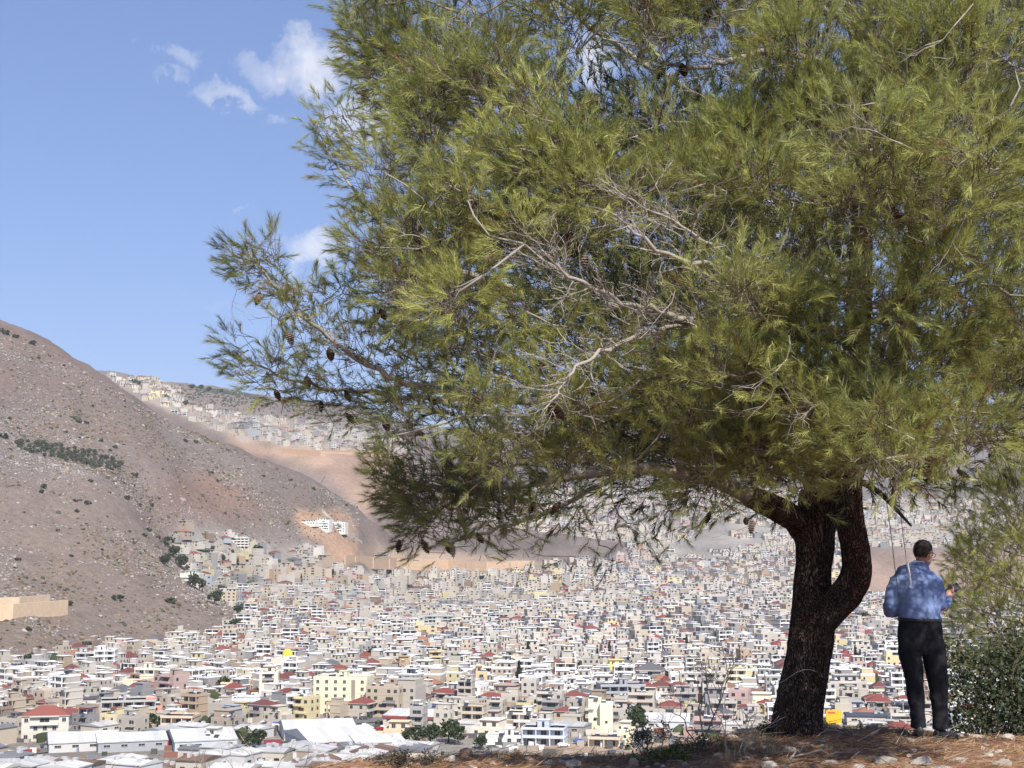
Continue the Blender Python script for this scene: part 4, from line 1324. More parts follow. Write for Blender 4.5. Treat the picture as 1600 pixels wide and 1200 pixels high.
for (x_, y_, z_, px_, py_, cell) in plots:
    if y_ < 1300 and occupied(x_, y_, cell * .40):
        continue
    wn_, wc_ = rgp.choices(PALETTE, PW)[0]
    if y_ < 560 and (rgp.random() < .35 or y_ < 470 or (px_ < 660 and py_ > 1150)):
        st = 'shed'; nf = rgp.choice([1.2, 1.5])
        w_, d_ = rgp.uniform(9, 14), rgp.uniform(8, 12)
        rn_, rc_ = rgp.choice([('white', (.60, .60, .58)), ('pale grey', (.42, .43, .43)), ('pale grey', (.5, .5, .5)), ('brown', (.2, .13, .1)), ('dark grey', (.2, .2, .21))])
        if rn_ == 'white':
            wc_ = (.6, .6, .59)
    else:
        q_ = rgp.random()
        st = 'hip' if q_ < .16 else ('open' if q_ < .30 else 'flat')
        nf = rgp.choice([1, 2, 2, 2, 3, 3, 4]) if st != 'hip' else rgp.choice([1, 2, 2])
        if py_ > 1150:
            nf = min(nf, 2)
        w_, d_ = cell * rgp.uniform(.58, 1.0), cell * rgp.uniform(.52, .8)
        rn_, rc_ = rgp.choices(ROOFS, [10, 6, 5, 3, 3])[0]
        if rgp.random() < .05 and st != 'hip' and y_ > 600:
            w_, d_, nf = w_ * 1.45, d_ * 1.2, rgp.choice([4, 5])
        elif rgp.random() < .15:
            w_, d_ = w_ * .7, d_ * .75
    k_ = rgp.uniform(.82, 1.02)
    wc_ = tuple(c_ * k_ for c_ in wc_)
    yaw = R(24) * 0 + .35 * math.sin(x_ / 210) + .3 * math.sin(y_ / 170 + 1) + rgp.gauss(0, .07) + rgp.choice([0, 0, math.pi / 2, -math.pi / 2]) * (w_ / d_ < 1.25)
    rec = (x_, y_, z_, px_, py_, w_, d_, nf, wn_, wc_, st, rn_, rc_, yaw)
    if len(SINGLE) < 238 and 0 <= px_ <= 1600 and py_ < 1192 and not (1205 < px_ < 1290 and py_ > 860) and not (px_ > 1478 and py_ > 930):
        SINGLE.append(rec)
    else:
        FAR.append(rec)

FLW = {1: 'one-storey', 2: 'two-storey', 3: 'three-storey', 4: 'four-storey', 5: 'five-storey', 1.2: 'low', 1.5: 'low'}
houses = []
for i, (x_, y_, z_, px_, py_, w_, d_, nf, wn_, wc_, st, rn_, rc_, yaw) in enumerate(SINGLE):
    P_, wins = gen_building(rgp, w_, d_, nf, wc_, st, rc_, 0 if y_ < 800 else 1)
    nm, cat = ('shed', 'shed') if st == 'shed' else ('house', 'house')
    root = place_building(nm, P_, wins, (x_, y_, z_), yaw, i < 75, rgp)
    root['category'] = cat
    root['group'] = 'houses of the lower town'
    if st == 'shed':
        ds = f'low shed with {rn_} roof'
    elif st == 'hip':
        ds = f'{wn_} {FLW[nf]} house with {rn_} hipped roof'
    elif st == 'open':
        ds = f'{wn_} {FLW[nf]} house with full-width balconies'
    else:
        ft = ' and canopy' if 'shade_roof' in P_ else ''
        ds = f'{wn_} {FLW[nf]} flat-roofed house{ft}'
    houses.append([px_, py_, ds, root])
# landmarks short names for saying where a house stands
MARKS = [(534, 1090, 'the big cream block'), (470, 1080, 'the dark modern building'), (445, 1045, 'the yellow dome'), (64, 1150, 'the long red roof'), (233, 1120, 'the coral house'), (970, 1095, 'the unfinished grey building'),
         (782, 1100, 'the taupe building'), (962, 1055, 'the yellow building'), (1195, 1110, 'the blank cream hall'), (825, 1040, 'the tall cypress'), (425, 1165, 'the maroon container'), (852, 1160, 'the blue-grey arcade'),
         (160, 1055, 'the white five-storey block'), (277, 1140, 'the tan balcony house'), (678, 1050, 'the ochre block'), (1018, 1070, 'the dark pyramid roof'), (1145, 1085, 'the ivory block'), (1366, 1075, 'the pale yellow house'),
         (940, 1140, 'the twin cream towers'), (626, 1150, 'the tan blank-walled house'), (1303, 1130, 'the yellow sign'), (872, 1015, 'the pink apartment house'), (350, 1075, 'the garden trees'), (1402, 1045, 'the white tower')]
for h in houses:
    best = min(MARKS, key=lambda m_: (m_[0] - h[0]) ** 2 + (2.2 * (m_[1] - h[1])) ** 2)
    dx, dy = h[0] - best[0], h[1] - best[1]
    rel = ('left of' if dx < 0 else 'right of') if abs(dx) > 1.6 * abs(dy) else ('above' if dy < 0 else 'below')
    h.append(f'{h[2]} {rel} {best[2]}')
by = {}
for h in houses:
    by.setdefault(h[4], []).append(h)
for lab, hs in by.items():
    hs.sort(key=lambda h: h[0])
    for k, h in enumerate(hs):
        h[3]['label'] = lab if len(hs) == 1 else f'{lab}, {ordinal(k)} from left'
print('single houses', len(SINGLE), 'far', len(FAR), time.time() - T0)

# lean-tos, yard walls, tanks, crates and other clutter between and on the houses
cx_, cy_, cz_, cpx, cpy = sample_land(60000, CITY, 420, 1700, np.random.default_rng(61), -.42, .42)
rgc = np.random.default_rng(62)
pk = rgc.permutation(len(cx_))[:11000]
cx_, cy_, cz_ = cx_[pk], cy_[pk], cz_[pk]
kd_ = rgc.uniform(0, 1, len(cx_))
csz = np.stack([rgc.uniform(.6, 3.0, len(cx_)), rgc.uniform(.5, 2.4, len(cx_)), rgc.uniform(.7, 2.6, len(cx_))], 1)
csz[kd_ < .3] = np.stack([rgc.uniform(4, 9, (kd_ < .3).sum()), rgc.uniform(.15, .3, (kd_ < .3).sum()), rgc.uniform(1.2, 2.2, (kd_ < .3).sum())], 1)
ccol = np.array([(.55, .52, .47), (.42, .38, .33), (.10, .10, .10), (.28, .27, .26), (.25, .12, .09), (.65, .63, .6), (.34, .27, .21), (.06, .08, .05), (.2, .24, .3)])[rgc.integers(0, 9, len(cx_))]
ub = MB(); ub.box(0, 0, -.4, 1, 1, 1.4, (1, 1, 1))
uv_, uf_, _, _ = ub.arrays()
Vc, Fc, Cc = scatter([(uv_, uf_)], np.stack([cx_, cy_, cz_], 1), csz, rgc.normal(0, .35, len(cx_)), ccol, rgc)
o = link('yard_clutter', np_mesh('yard_clutter', Vc, Fc, TOWN_MATS, Cc))
tag(o, 'low walls, lean-tos and clutter in the yards between the houses', 'clutter', kind='stuff')

# the rest joined into masses, from a set of shared templates
templ = {}
Vs, Fs, Cs, Ms = [], [], [], []
off = 0
rgt = random.Random(99)
for st in ('flat', 'open', 'hip', 'shed'):
    for nf in (1, 2, 3, 4):
        for lod in (1, 2, 3):
            templ[(st, nf, lod)] = []
            for k in range(5):
                P_, wins = gen_building(rgt, 12, 10, nf, (1, 1, 1), st, (2, 2, 2), lod, (1.5, 1.4) if lod == 2 else (2.0, 1.5) if lod == 3 else (1.3, 1.3), {1: 3.0, 2: 4.0, 3: 5.5}[lod])
                mb = join_mb([q_ for qs_ in P_.values() for q_ in qs_])
                win_quads(mb, [w_ for w_ in wins if lod == 1 or w_[3] == 0 or (lod == 2 and rgt.random() < .6)], rgt)
                templ[(st, nf, lod)].append(mb.arrays())
for (x_, y_, z_, px_, py_, w_, d_, nf, wn_, wc_, st, rn_, rc_, yaw) in FAR:
    nfi = max(1, min(4, int(round(nf))))
    lod = 1 if y_ < 760 else (2 if y_ < 1300 else 3)
    v, f, c, m = rgt.choice(templ[(st, nfi, lod)])
    cs, sn = math.cos(yaw), math.sin(yaw)
    vv = v * np.array([w_ / 12, d_ / 10, 1])
    vv = np.stack([vv[:, 0] * cs - vv[:, 1] * sn + x_, vv[:, 0] * sn + vv[:, 1] * cs + y_, vv[:, 2] + z_], 1)
    cc = c.copy()
    isw = cc[:, 0] > .99
    isr = cc[:, 0] > 1.35
    wcol = np.array(wc_)
    cc = np.where(isw[:, None], np.where(isr[:, None], np.array(rc_)[None] * (c / 2), wcol[None] * np.minimum(c, 1.06)), cc)
    Vs.append(vv); Fs.append(f + off); Cs.append(np.clip(cc, 0, .85)); Ms.append(m)
    off += len(v)
V = np.concatenate(Vs); F = np.concatenate(Fs); C_ = np.concatenate(Cs); M_ = np.concatenate(Ms)
o = link('far_houses', np_mesh('far_houses', V, F, TOWN_MATS, C_, M_))
tag(o, 'dense mass of small white and cream houses filling the valley', 'houses', kind='stuff')
print('far houses quads', len(F), time.time() - T0)

# ================================================================== TREES OF THE VALLEY AND HILL
m_leaf = attr_mat('tree_leaves', 0.8, 0.35, 0.7, 0.15)
m_bark_far = plain_mat('far_bark', (.10, .075, .055), 0.9, 0.1)


def leaf_crown(seed, rx, rz, n, size, col, cone=0.0):
    """many leaf-clump faces through the volume of a crown, its centre at the origin"""
    rg_ = np.random.default_rng(seed)
    lob = rg_.normal(0, .55, (7, 3)); lob[:, 2] *= .8
    c = lob[rg_.integers(0, 7, n)] + rg_.normal(0, .33, (n, 3))
    r_ = np.linalg.norm(c, axis=1, keepdims=True)
    c = np.where(r_ > 1, c / r_ * rg_.uniform(.7, 1, (n, 1)), c)
    if cone:
        zz = rg_.uniform(-1, 1, n) ** 1
        a_ = rg_.uniform(0, 6.28, n); rr = np.sqrt(rg_.uniform(.1, 1, n)) * np.clip((1.02 - zz) * .62, .05, .75) * np.clip((zz + 1.3) * 2, .3, 1)
        c = np.stack([np.cos(a_) * rr, np.sin(a_) * rr, zz], 1)
    c = c * np.array([rx, rx, rz])
    d1 = rg_.normal(0, 1, (n, 3)); d1 /= np.linalg.norm(d1, axis=1, keepdims=True)
    d2 = np.cross(d1, rg_.normal(0, 1, (n, 3))); d2 /= np.linalg.norm(d2, axis=1, keepdims=True)
    s = size * rg_.uniform(.6, 1.3, (n, 1))
    V = np.stack([c - d1 * s, c + d2 * s * .8, c + d1 * s, c - d2 * s * .8], 1).reshape(-1, 3)
    F = np.arange(n * 4).reshape(n, 4)
    C = np.repeat(np.array([col]) * rg_.uniform(.65, 1.4, (n, 1)), 4, 0)
    return np_mesh('crown', V, F, m_leaf, C)


def tube_mesh(name, pts, rad, mat, seg=6):
    v, f = [], []
    for i, (p, r) in enumerate(zip(pts, rad)):
        d = (pts[min(i + 1, len(pts) - 1)] - pts[max(i - 1, 0)]).normalized()
        e1 = d.orthogonal().normalized(); e2 = d.cross(e1)
        for s in range(seg):
            a = 2 * math.pi * s / seg
            q = p + (e1 * math.cos(a) + e2 * math.sin(a)) * r
            v.append(tuple(q))
        if i:
            for s in range(seg):
                t = (s + 1) % seg
                k = (i - 1) * seg
                f.append((k + s, k + t, k + seg + t, k + seg + s))
    return np_mesh(name, np.array(v), np.array(f), mat, smooth=True)


def make_tree(kind, seed):
    root = empty({'cypress': 'cypress_tree', 'round': 'broadleaf_tree', 'olive': 'olive_tree', 'shrub': 'shrub', 'palm': 'palm_tree'}[kind], (0, 0, 0))
    if kind == 'cypress':
        o = link('crown', leaf_crown(seed, 2.2, 6.0, 420, .5, (.028, .042, .020), 1), root); o.location = (0, 0, 6.4)
        link('trunk', tube_mesh('trunk', [Vector((0, 0, -1)), Vector((0, 0, 5))], [.25, .12], m_bark_far), root)
    elif kind == 'round':
        o = link('crown', leaf_crown(seed, 3.6, 2.9, 420, .55, (.042, .060, .026)), root); o.location = (0, 0, 4.6)
        link('trunk', tube_mesh('trunk', [Vector((0, 0, -1)), Vector((.2, 0, 2)), Vector((.1, .1, 5))], [.32, .25, .08], m_bark_far), root)
    elif kind == 'olive':
        o = link('crown', leaf_crown(seed, 2.7, 1.8, 200, .5, (.085, .10, .065)), root); o.location = (0, 0, 2.5)
        link('trunk', tube_mesh('trunk', [Vector((0, 0, -1)), Vector((.2, .1, 1.2)), Vector((0, 0, 2.6))], [.3, .24, .1], m_bark_far), root)
    elif kind == 'palm':
        v, f, c = [], [], []
        rg_ = random.Random(seed)
        for k in range(26):
            a = k * 2.4; up_ = rg_.uniform(-.2, 1.0)
            prev = None
            for s in range(5):
                q = s / 4
                r_ = 2.6 * q; z_ = up_ * 2.4 * q - 2.0 * q * q
                wd = .32 * (1 - q) + .05
                p0 = (math.cos(a) * r_ - math.sin(a) * wd, math.sin(a) * r_ + math.cos(a) * wd, z_)
                p1 = (math.cos(a) * r_ + math.sin(a) * wd, math.sin(a) * r_ - math.cos(a) * wd, z_)
                v += [p0, p1]; c += [(.07, .085, .03)] * 2
                if s:
                    k_ = len(v); f.append((k_ - 4, k_ - 3, k_ - 1, k_ - 2))
        o = link('crown', np_mesh('crown', np.array(v), np.array(f), m_leaf, np.array(c)), root); o.location = (0, 0, 7)
        link('trunk', tube_mesh('trunk', [Vector((0, 0, -1)), Vector((.1, 0, 7))], [.28, .22], m_bark_far), root)
    else:
        o = link('crown', leaf_crown(seed, 1.7, 1.15, 150, .38, (.045, .055, .028)), root); o.location = (0, 0, .8)
        link('stem', tube_mesh('stem', [Vector((0, 0, -.6)), Vector((.1, 0, .9))], [.12, .05], m_bark_far), root)
    return root


protos = {}
TREES = []
trg = random.Random(31)


def put_tree(kind, p, sc, lab=None, group=None, cat='tree'):
    key = (kind, trg.randrange(4))
    if key not in protos:
        protos[key] = o = make_tree(kind, hash(key[1] + 7) + len(protos))
    else:
        o = copy_tree(protos[key])
    o.location = p
    o.rotation_euler = (0, 0, trg.uniform(0, 6.28))
    o.scale = (sc * trg.uniform(.9, 1.15), sc * trg.uniform(.9, 1.15), sc)
    tag(o, lab, cat, group)
    TREES.append(o)
    return o


# trees one can pick out: kind, pixel of the foot, scale, label
for (kind, px, py, sc, lab) in (
        ('cypress', 825, 1048, 1.35, 'tall dark cypress beside the cream four-storey apartment house'), ('cypress', 677, 1025, 1.05, 'slim cypress in mid-town left of centre'),
        ('cypress', 811, 1084, 1.3, 'dark cypress just above the taupe stone building'), ('round', 814, 1100, 1.35, 'bushy green tree at the end of the taupe stone building'),
        ('cypress', 190, 1066, .85, 'small cypress among dark trees at the foot of the hill'), ('round', 177, 1064, .85, 'dark tree left of the small cypress below the hill'), ('round', 204, 1064, .8, 'dark tree right of the small cypress below the hill'),
        ('round', 262, 1082, 1.15, 'large round dark tree right of the ivory apartment block'), ('round', 318, 1088, 1.2, 'dark garden tree left of the apricot house'), ('round', 344, 1086, 1.25, 'broad dark garden tree touching the apricot house'),
        ('round', 288, 1092, .9, 'low grey-green tree between the garden trees'), ('round', 233, 1142, .95, 'dark tree at the corner of the coral-walled house'), ('round', 216, 1144, .8, 'smaller dark tree in front of the grey concrete building'),
        ('round', 250, 1142, .8, 'dark tree left of the tan balcony house'), ('round', 304, 1142, .7, 'small tree right of the tan balcony house'), ('round', 335, 1140, .8, 'dark green tree above the small ivory house'),
        ('palm', 385, 1160, .8, 'palm tree behind the maroon container'), ('round', 388, 1172, .8, 'tree at the foot of the palm beside the maroon container'), ('round', 403, 1166, .85, 'bushy tree left of the maroon container'),
        ('round', 455, 1192, .7, 'low dark tree in front of the large white-roofed warehouse'), ('round', 588, 1094, .85, 'dark tree right of the big cream block'), ('round', 602, 1092, .8, 'second dark tree right of the big cream block'),
        ('round', 652, 1166, 1.0, 'green tree left of the white boulder on the ridge'), ('round', 672, 1164, 1.05, 'green tree directly behind the white boulder'), ('round', 700, 1160, 1.15, 'larger green tree behind the orange boulder'), ('round', 716, 1164, 1.05, 'green tree right of the orange boulder'),
        ('round', 636, 1160, .7, 'small shrub-like tree below the tan blank-walled house'), ('round', 750, 1172, .7, 'low tree by the white block of rooms'),
        ('round', 685, 998, 1.25, 'round dark tree below the long grey-green apartment block'), ('round', 1010, 986, 1.2, 'dark tree in mid-town left of the pine trunk'), ('round', 1030, 984, 1.0, 'second dark tree in mid-town left of the pine trunk'),
        ('cypress', 1005, 980, .9, 'cypress in mid-town left of the pine trunk'), ('cypress', 1186, 958, .9, 'slim cypress beside the pine trunk in the middle distance'), ('round', 992, 1138, 1.25, 'grey-green tree leaning over the low white-roofed hall'), ('round', 1000, 1144, 1.1, 'grey-green tree left of the low white-roofed hall'),
        ('round', 1338, 975, 1.5, 'long dark clump of trees right of the pine fork'), ('round', 1352, 975, 1.5, 'middle tree of the dark clump right of the pine fork'), ('round', 1370, 972, 1.7, 'tallest tree of the dark clump right of the pine fork'),
        ('round', 1316, 1078, 1.0, 'dark tree left of the bright orange-red roof'), ('palm', 1378, 1052, 1.05, 'palm tree against the white tower'), ('round', 1392, 1070, 1.0, 'grey-green tree below the palm beyond the man'),
        ('round', 1402, 1138, 1.0, 'dark bushy tree beyond the man\'s left foot'), ('round', 1418, 1136, 1.0, 'dark bushy tree behind the man\'s legs'),
        ('cypress', 1354, 1030, .8, 'small dark cypress beyond the pale yellow house'),
        ('round', 262, 856, 1.7, 'highest dark tree at the mouth of the gully'), ('round', 272, 872, 1.8, 'dark tree in the gully above the pale green-white block'), ('round', 258, 884, 1.6, 'dark tree on the hill edge of the gully'), ('round', 283, 888, 1.9, 'broad dark tree left of the pale green-white block'),
        ('round', 300, 918, 1.7, 'dark tree below the pale green-white block'), ('round', 312, 924, 1.6, 'dark tree right below the pale green-white block'), ('round', 340, 938, 1.4, 'dark tree at the hill edge beyond the gully houses'), ('round', 352, 990, 1.2, 'dark tree at the tip of the bare spur'), ('round', 368, 984, 1.3, 'taller dark tree at the tip of the bare spur'),
        ('round', 335, 945, 1.5, 'spreading dark tree on the edge of the bare spur'), ('round', 372, 960, 1.3, 'lone dark tree where the spur meets the houses'),
        ('round', 402, 868, 1.7, 'dark tree among the upper gully houses'), ('round', 345, 880, 1.4, 'dark tree in the middle of the gully houses'), ('round', 515, 905, 1.7, 'dark tree below the tan cutting')):
    p = at(px, py, 460 if py > 900 else 1250)
    put_tree(kind, p, sc, lab, 'trees of the town')
# further trees through the town: too alike to tell apart
cand = sample_land(6000, CITY, 560, 2100, np.random.default_rng(6), -.40, .40)
nput = 0
SMALLT = []
for x_, y_, z_, px_, py_ in zip(*cand):
    if nput >= 130:
        break
    if py_ > 1150 and px_ > 650 or 1200 < px_ < 1300 and py_ > 850 or px_ > 1490:
        continue
    if y_ < 1100 and occupied(x_, y_, 1.5):
        continue
    put_tree('round' if trg.random() < .82 else 'cypress', (x_, y_, z_), trg.uniform(.65, 1.25), 'small dark tree between houses', 'small trees between the houses')
    SMALLT.append((px_, py_, TREES[-1]))
    nput += 1
def say_where(items, what):
    by_ = {}
    for px_, py_, o_ in items:
        best = min(MARKS, key=lambda m_: (m_[0] - px_) ** 2 + (2.2 * (m_[1] - py_)) ** 2)
        dx, dy = px_ - best[0], py_ - best[1]
        rel = ('left of' if dx < 0 else 'right of') if abs(dx) > 1.6 * abs(dy) else ('above' if dy < 0 else 'below')
        by_.setdefault(f'{what} {rel} {best[2]}', []).append((px_, o_))
    for lab, hs in by_.items():
        hs.sort(key=lambda h: h[0])
        for k, (_, o_) in enumerate(hs):
            o_['label'] = lab if len(hs) == 1 else f'{lab}, {ordinal(k)} from left'


say_where([t_ for t_ in SMALLT if t_[2].name.startswith('cyp')], 'small cypress')
say_where([t_ for t_ in SMALLT if not t_[2].name.startswith('cyp')], 'small round tree')
# the rest of the greenery between the houses, too many to single out
gxx = sample_land(60000, CITY, 520, 2600, np.random.default_rng(16), -.42, .42)
gx, gy, gz, gpx, gpy = [q_[:4600] for q_ in gxx]
rgn = np.random.default_rng(17)
gs = rgn.lognormal(.45, .35, len(gx))
gsc = np.stack([gs * rgn.uniform(.8, 1.5, len(gx)), gs, gs * rgn.uniform(.8, 1.3, len(gx))], 1)
gc = np.array([(.045, .058, .028)]) * rgn.uniform(.6, 1.6, (len(gx), 1))
Vr, Fr, Cr = scatter([blob_template(s + 60, 6, 3, .45) for s in range(8)], np.stack([gx, gy, gz + gs * .6], 1), gsc, rgn.uniform(0, 6.28, len(gx)), gc, rgn)
o = link('town_greenery', np_mesh('town_greenery', Vr, Fr, m_leaf, Cr))
tag(o, 'dark garden greenery squeezed between the houses of the town', 'greenery', kind='stuff')
# shrubs on the bare hill
HSH = []
for (px, py, s) in ((135, 662, 1.5), (68, 762, 1.7), (64, 770, 1.4), (198, 780, 1.9), (137, 788, 1.8), (218, 790, 1.4), (236, 790, 1.5), (184, 938, 2.2), (267, 942, 2.2), (28, 876, 1.3), (142, 753, 1.4), (210, 744, 2.0), (290, 690, 1.8), (306, 692, 1.8),
                    (0, 518, 2.2), (8, 522, 2.6), (24, 528, 2.2), (50, 538, 2.4), (6, 684, 2.2), (48, 708, 1.6), (28, 694, 2.0), (118, 784, 1.2), (120, 800, 1.2), (180, 700, 1.5), (158, 690, 1.3), (172, 705, 1.3), (145, 635, 1.1), (330, 740, 1.5), (340, 752, 1.3), (454, 752, 1.6), (490, 765, 1.5),
                    (540, 790, 1.5), (356, 705, 1.3), (412, 745, 1.3), (15, 655, 1.3), (112, 870, 1.0), (45, 985, 1.2), (108, 945, 1.5), (80, 700, 1.3), (60, 560, 1.1), (100, 572, 1.2), (175, 735, 1.6), (208, 760, 1.2), (232, 830, 1.6), (226, 838, 1.5), (246, 842, 1.5), (160, 860, .9), (90, 830, 1.0)):
    p = at(px, py, 800)
    o = put_tree('shrub', p, s * 1.15, None, 'shrubs on the bare hillside', 'shrub')
    HSH.append((px, py, o))
for band, lo_, hi_ in (('along its skyline', 0, 580), ('on its upper slope', 580, 720), ('on its middle slope', 720, 815), ('on its lower slope', 815, 1100)):
    mine = sorted([h for h in HSH if lo_ <= h[1] < hi_], key=lambda h: h[0])
    for k, h in enumerate(mine):
        h[2]['label'] = f'dark shrub of the bare hill {band}, {ordinal(k)} from left'
# olive grove
grove = [(22, 690), (60, 694), (110, 700), (150, 708), (190, 724), (192, 732), (150, 732), (110, 722), (60, 712), (24, 700)]
gx, gy, gz, gpx, gpy = sample_land(60000, grove, 1100, 1700, np.random.default_rng(9), -.42, -.2)
put = []
for x_, y_, z_ in zip(gx, gy, gz):
    if len(put) < 90 and all((x_ - a_) ** 2 + (y_ - b_) ** 2 > 36 for a_, b_ in put):
        put.append((x_, y_))
        put_tree('olive', (x_, y_, z_), trg.uniform(.9, 1.3), 'grey-green olive tree in the planted strip on the hillside', 'olive trees of the hillside grove')
# skyline trees on the far hill
FHT = []
for (px, py, s) in ((300, 606, 2.0), (314, 607, 2.0), (326, 610, 1.9), (210, 598, 2.0), (216, 600, 1.7), (345, 612, 1.6), (260, 622, 1.6), (290, 632, 1.8)):
    FHT.append((px, put_tree('round', at(px, py + 3, 2500), s, None, 'trees on the far hill')))
for k, (_, o) in enumerate(sorted(FHT, key=lambda h: h[0])):
    o['label'] = f'dark tree near the skyline of the far hill, {ordinal(k)} from left'
print('trees', len(TREES), time.time() - T0)

# ================================================================== THE HILLTOP IN FRONT
def crest_y(x):
    return np.interp(x, [-8, -5, -3, -2, -1, 0, 1, 1.7, 2.3, 3, 6, 9], [8.6, 9.2, 10.0, 10.5, 10.8, 11.2, 11.5, 12.1, 12.8, 13.0, 13.1, 13.3])


def fore_z(x, y):
    x = np.asarray(x, float); y = np.asarray(y, float)
    yc = crest_y(x)
    h = np.interp(x, [-6, -4, -3, -2, -1, 0, 1, 1.7, 2.6, 3.6, 5, 8], [-.7, -.42, -.26, -.12, -.055, -.065, -.07, -.05, -.02, -.06, -.16, -.3])
    h = h + .09 * fbm(x / 1.7, y / 1.4, 3, 51) + .045 * fbm(x / .35, y / .35, 4, 52)
    back = np.clip(y - yc, 0, None)
    return h - .06 * back - .20 * np.clip(back, 0, 3) ** 1.5 - .45 * np.clip(back - 3, 0, None) - .012 * np.clip(10 - y, 0, None)


def axis(lo, f0, f1, hi, fine, coarse):
    return np.concatenate([np.arange(lo, f0, coarse), np.arange(f0, f1, fine), np.arange(f1, hi + coarse, coarse)])


xa = axis(-12, -3.5, 6.5, 14, .045, .35)
ya = axis(-6, 9.3, 14, 24, .045, .4)
GX, GY = np.meshgrid(xa, ya, indexing='ij')
GZ = fore_z(GX, GY)
idx = np.arange(GX.size).reshape(GX.shape)
F = np.stack([idx[:-1, :-1], idx[1:, :-1], idx[1:, 1:], idx[:-1, 1:]], -1).reshape(-1, 4)
m_soil, N, b = new_mat('red_soil_and_litter')
geo = N.n('ShaderNodeNewGeometry'); pos = geo.outputs['Position']
f1 = N.noise(pos, 1.3, 5, 0.65); f2 = N.noise(pos, 14.0, 5, 0.7); f3 = N.noise(pos, 55.0, 3, 0.7)
c = N.mix(N.ramp(f1, [(.35, 0.0), (.65, 1.0)]), (.235, .112, .073), (.32, .18, .115))
c = N.mix(N.ramp(f2, [(.42, 0.0), (.62, 1.0)]), c, (.36, .25, .165))
c = N.mix(N.ramp(f3, [(.55, 0.0), (.72, .8)]), c, (.085, .05, .035))
N.set(b, 'Base Color', c); N.set(b, 'Roughness', .95); N.set(b, 'Specular IOR Level', .08)
bp = N.n('ShaderNodeBump', {'Height': N.math('ADD', f2, N.math('MULTIPLY', f3, .6)), 'Strength': .8, 'Distance': .03})
N.set(b, 'Normal', bp.outputs[0])
o = link('ground', np_mesh('ground', np.stack([GX, GY, GZ], -1).reshape(-1, 3), F, m_soil, smooth=True))
tag(o, 'reddish brown soil of the hilltop covered with pine litter', kind='structure')


def fore_at(px, py):
    """where a photo pixel meets the hilltop ground"""
    u, t = ray(px, py)
    D = np.linspace(7, 15.5, 2000)
    g = (fore_z(u * D, D) - EYE) / D
    hit = np.where(g >= t)[0]
    D = D[hit[0]] if len(hit) else float(crest_y(u * 12)) - .1
    return Vector((u * D, D, float(fore_z(u * D, D))))


# ------------------------------------------------------------------ stones
m_stone, N, b = new_mat('limestone_boulder')
at_ = N.n('ShaderNodeVertexColor', layer_name='Col')
tcn = N.n('ShaderNodeTexCoord'); ov = N.n('ShaderNodeNewGeometry').outputs['Position']
s1 = N.noise(ov, 9.0, 6, 0.7); s2 = N.noise(ov, 38.0, 4, 0.7)
cc = N.mix(N.ramp(s1, [(.38, 0.0), (.68, 1.0)]), at_.outputs[0], (.30, .25, .20))
cc = N.mix(N.ramp(s2, [(.58, 0.0), (.75, .7)]), cc, (.10, .085, .07))
N.set(b, 'Base Color', cc); N.set(b, 'Roughness', .92); N.set(b, 'Specular IOR Level', .1)
bp = N.n('ShaderNodeBump', {'Height': N.math('ADD', s1, N.math('MULTIPLY', s2, .4)), 'Strength': .9, 'Distance': .03}); N.set(b, 'Normal', bp.outputs[0])


def stone_mesh(seed, rx, ry, rz, col, flat=.55):
    rg_ = random.Random(seed)
    bm = bmesh.new()
    bmesh.ops.create_icosphere(bm, subdivisions=3, radius=1)
    planes = [(Vector((rg_.gauss(0, 1), rg_.gauss(0, 1), rg_.gauss(0, .8))).normalized(), rg_.uniform(.5, .85)) for _ in range(15)]
    for v in bm.verts:
        for n_, d_ in planes:
            k_ = v.co.dot(n_)
            if k_ > d_:
                v.co -= n_ * (k_ - d_)
        v.co *= 1 + .10 * float(fbm(v.co.x * 2.1 + seed, v.co.y * 2.1 + v.co.z * 1.7, 4, seed))
        v.co.x *= rx; v.co.y *= ry; v.co.z *= rz
    me = bpy.data.meshes.new('stone'); bm.to_mesh(me); bm.free()
    ca = me.color_attributes.new('Col', 'FLOAT_COLOR', 'POINT')
    cv = np.ones((len(me.vertices), 4), np.float32); cv[:, :3] = col
    ca.data.foreach_set('color', cv.ravel())
    for q in me.polygons:
        q.use_smooth = False
    me.materials.append(m_stone)
    return me


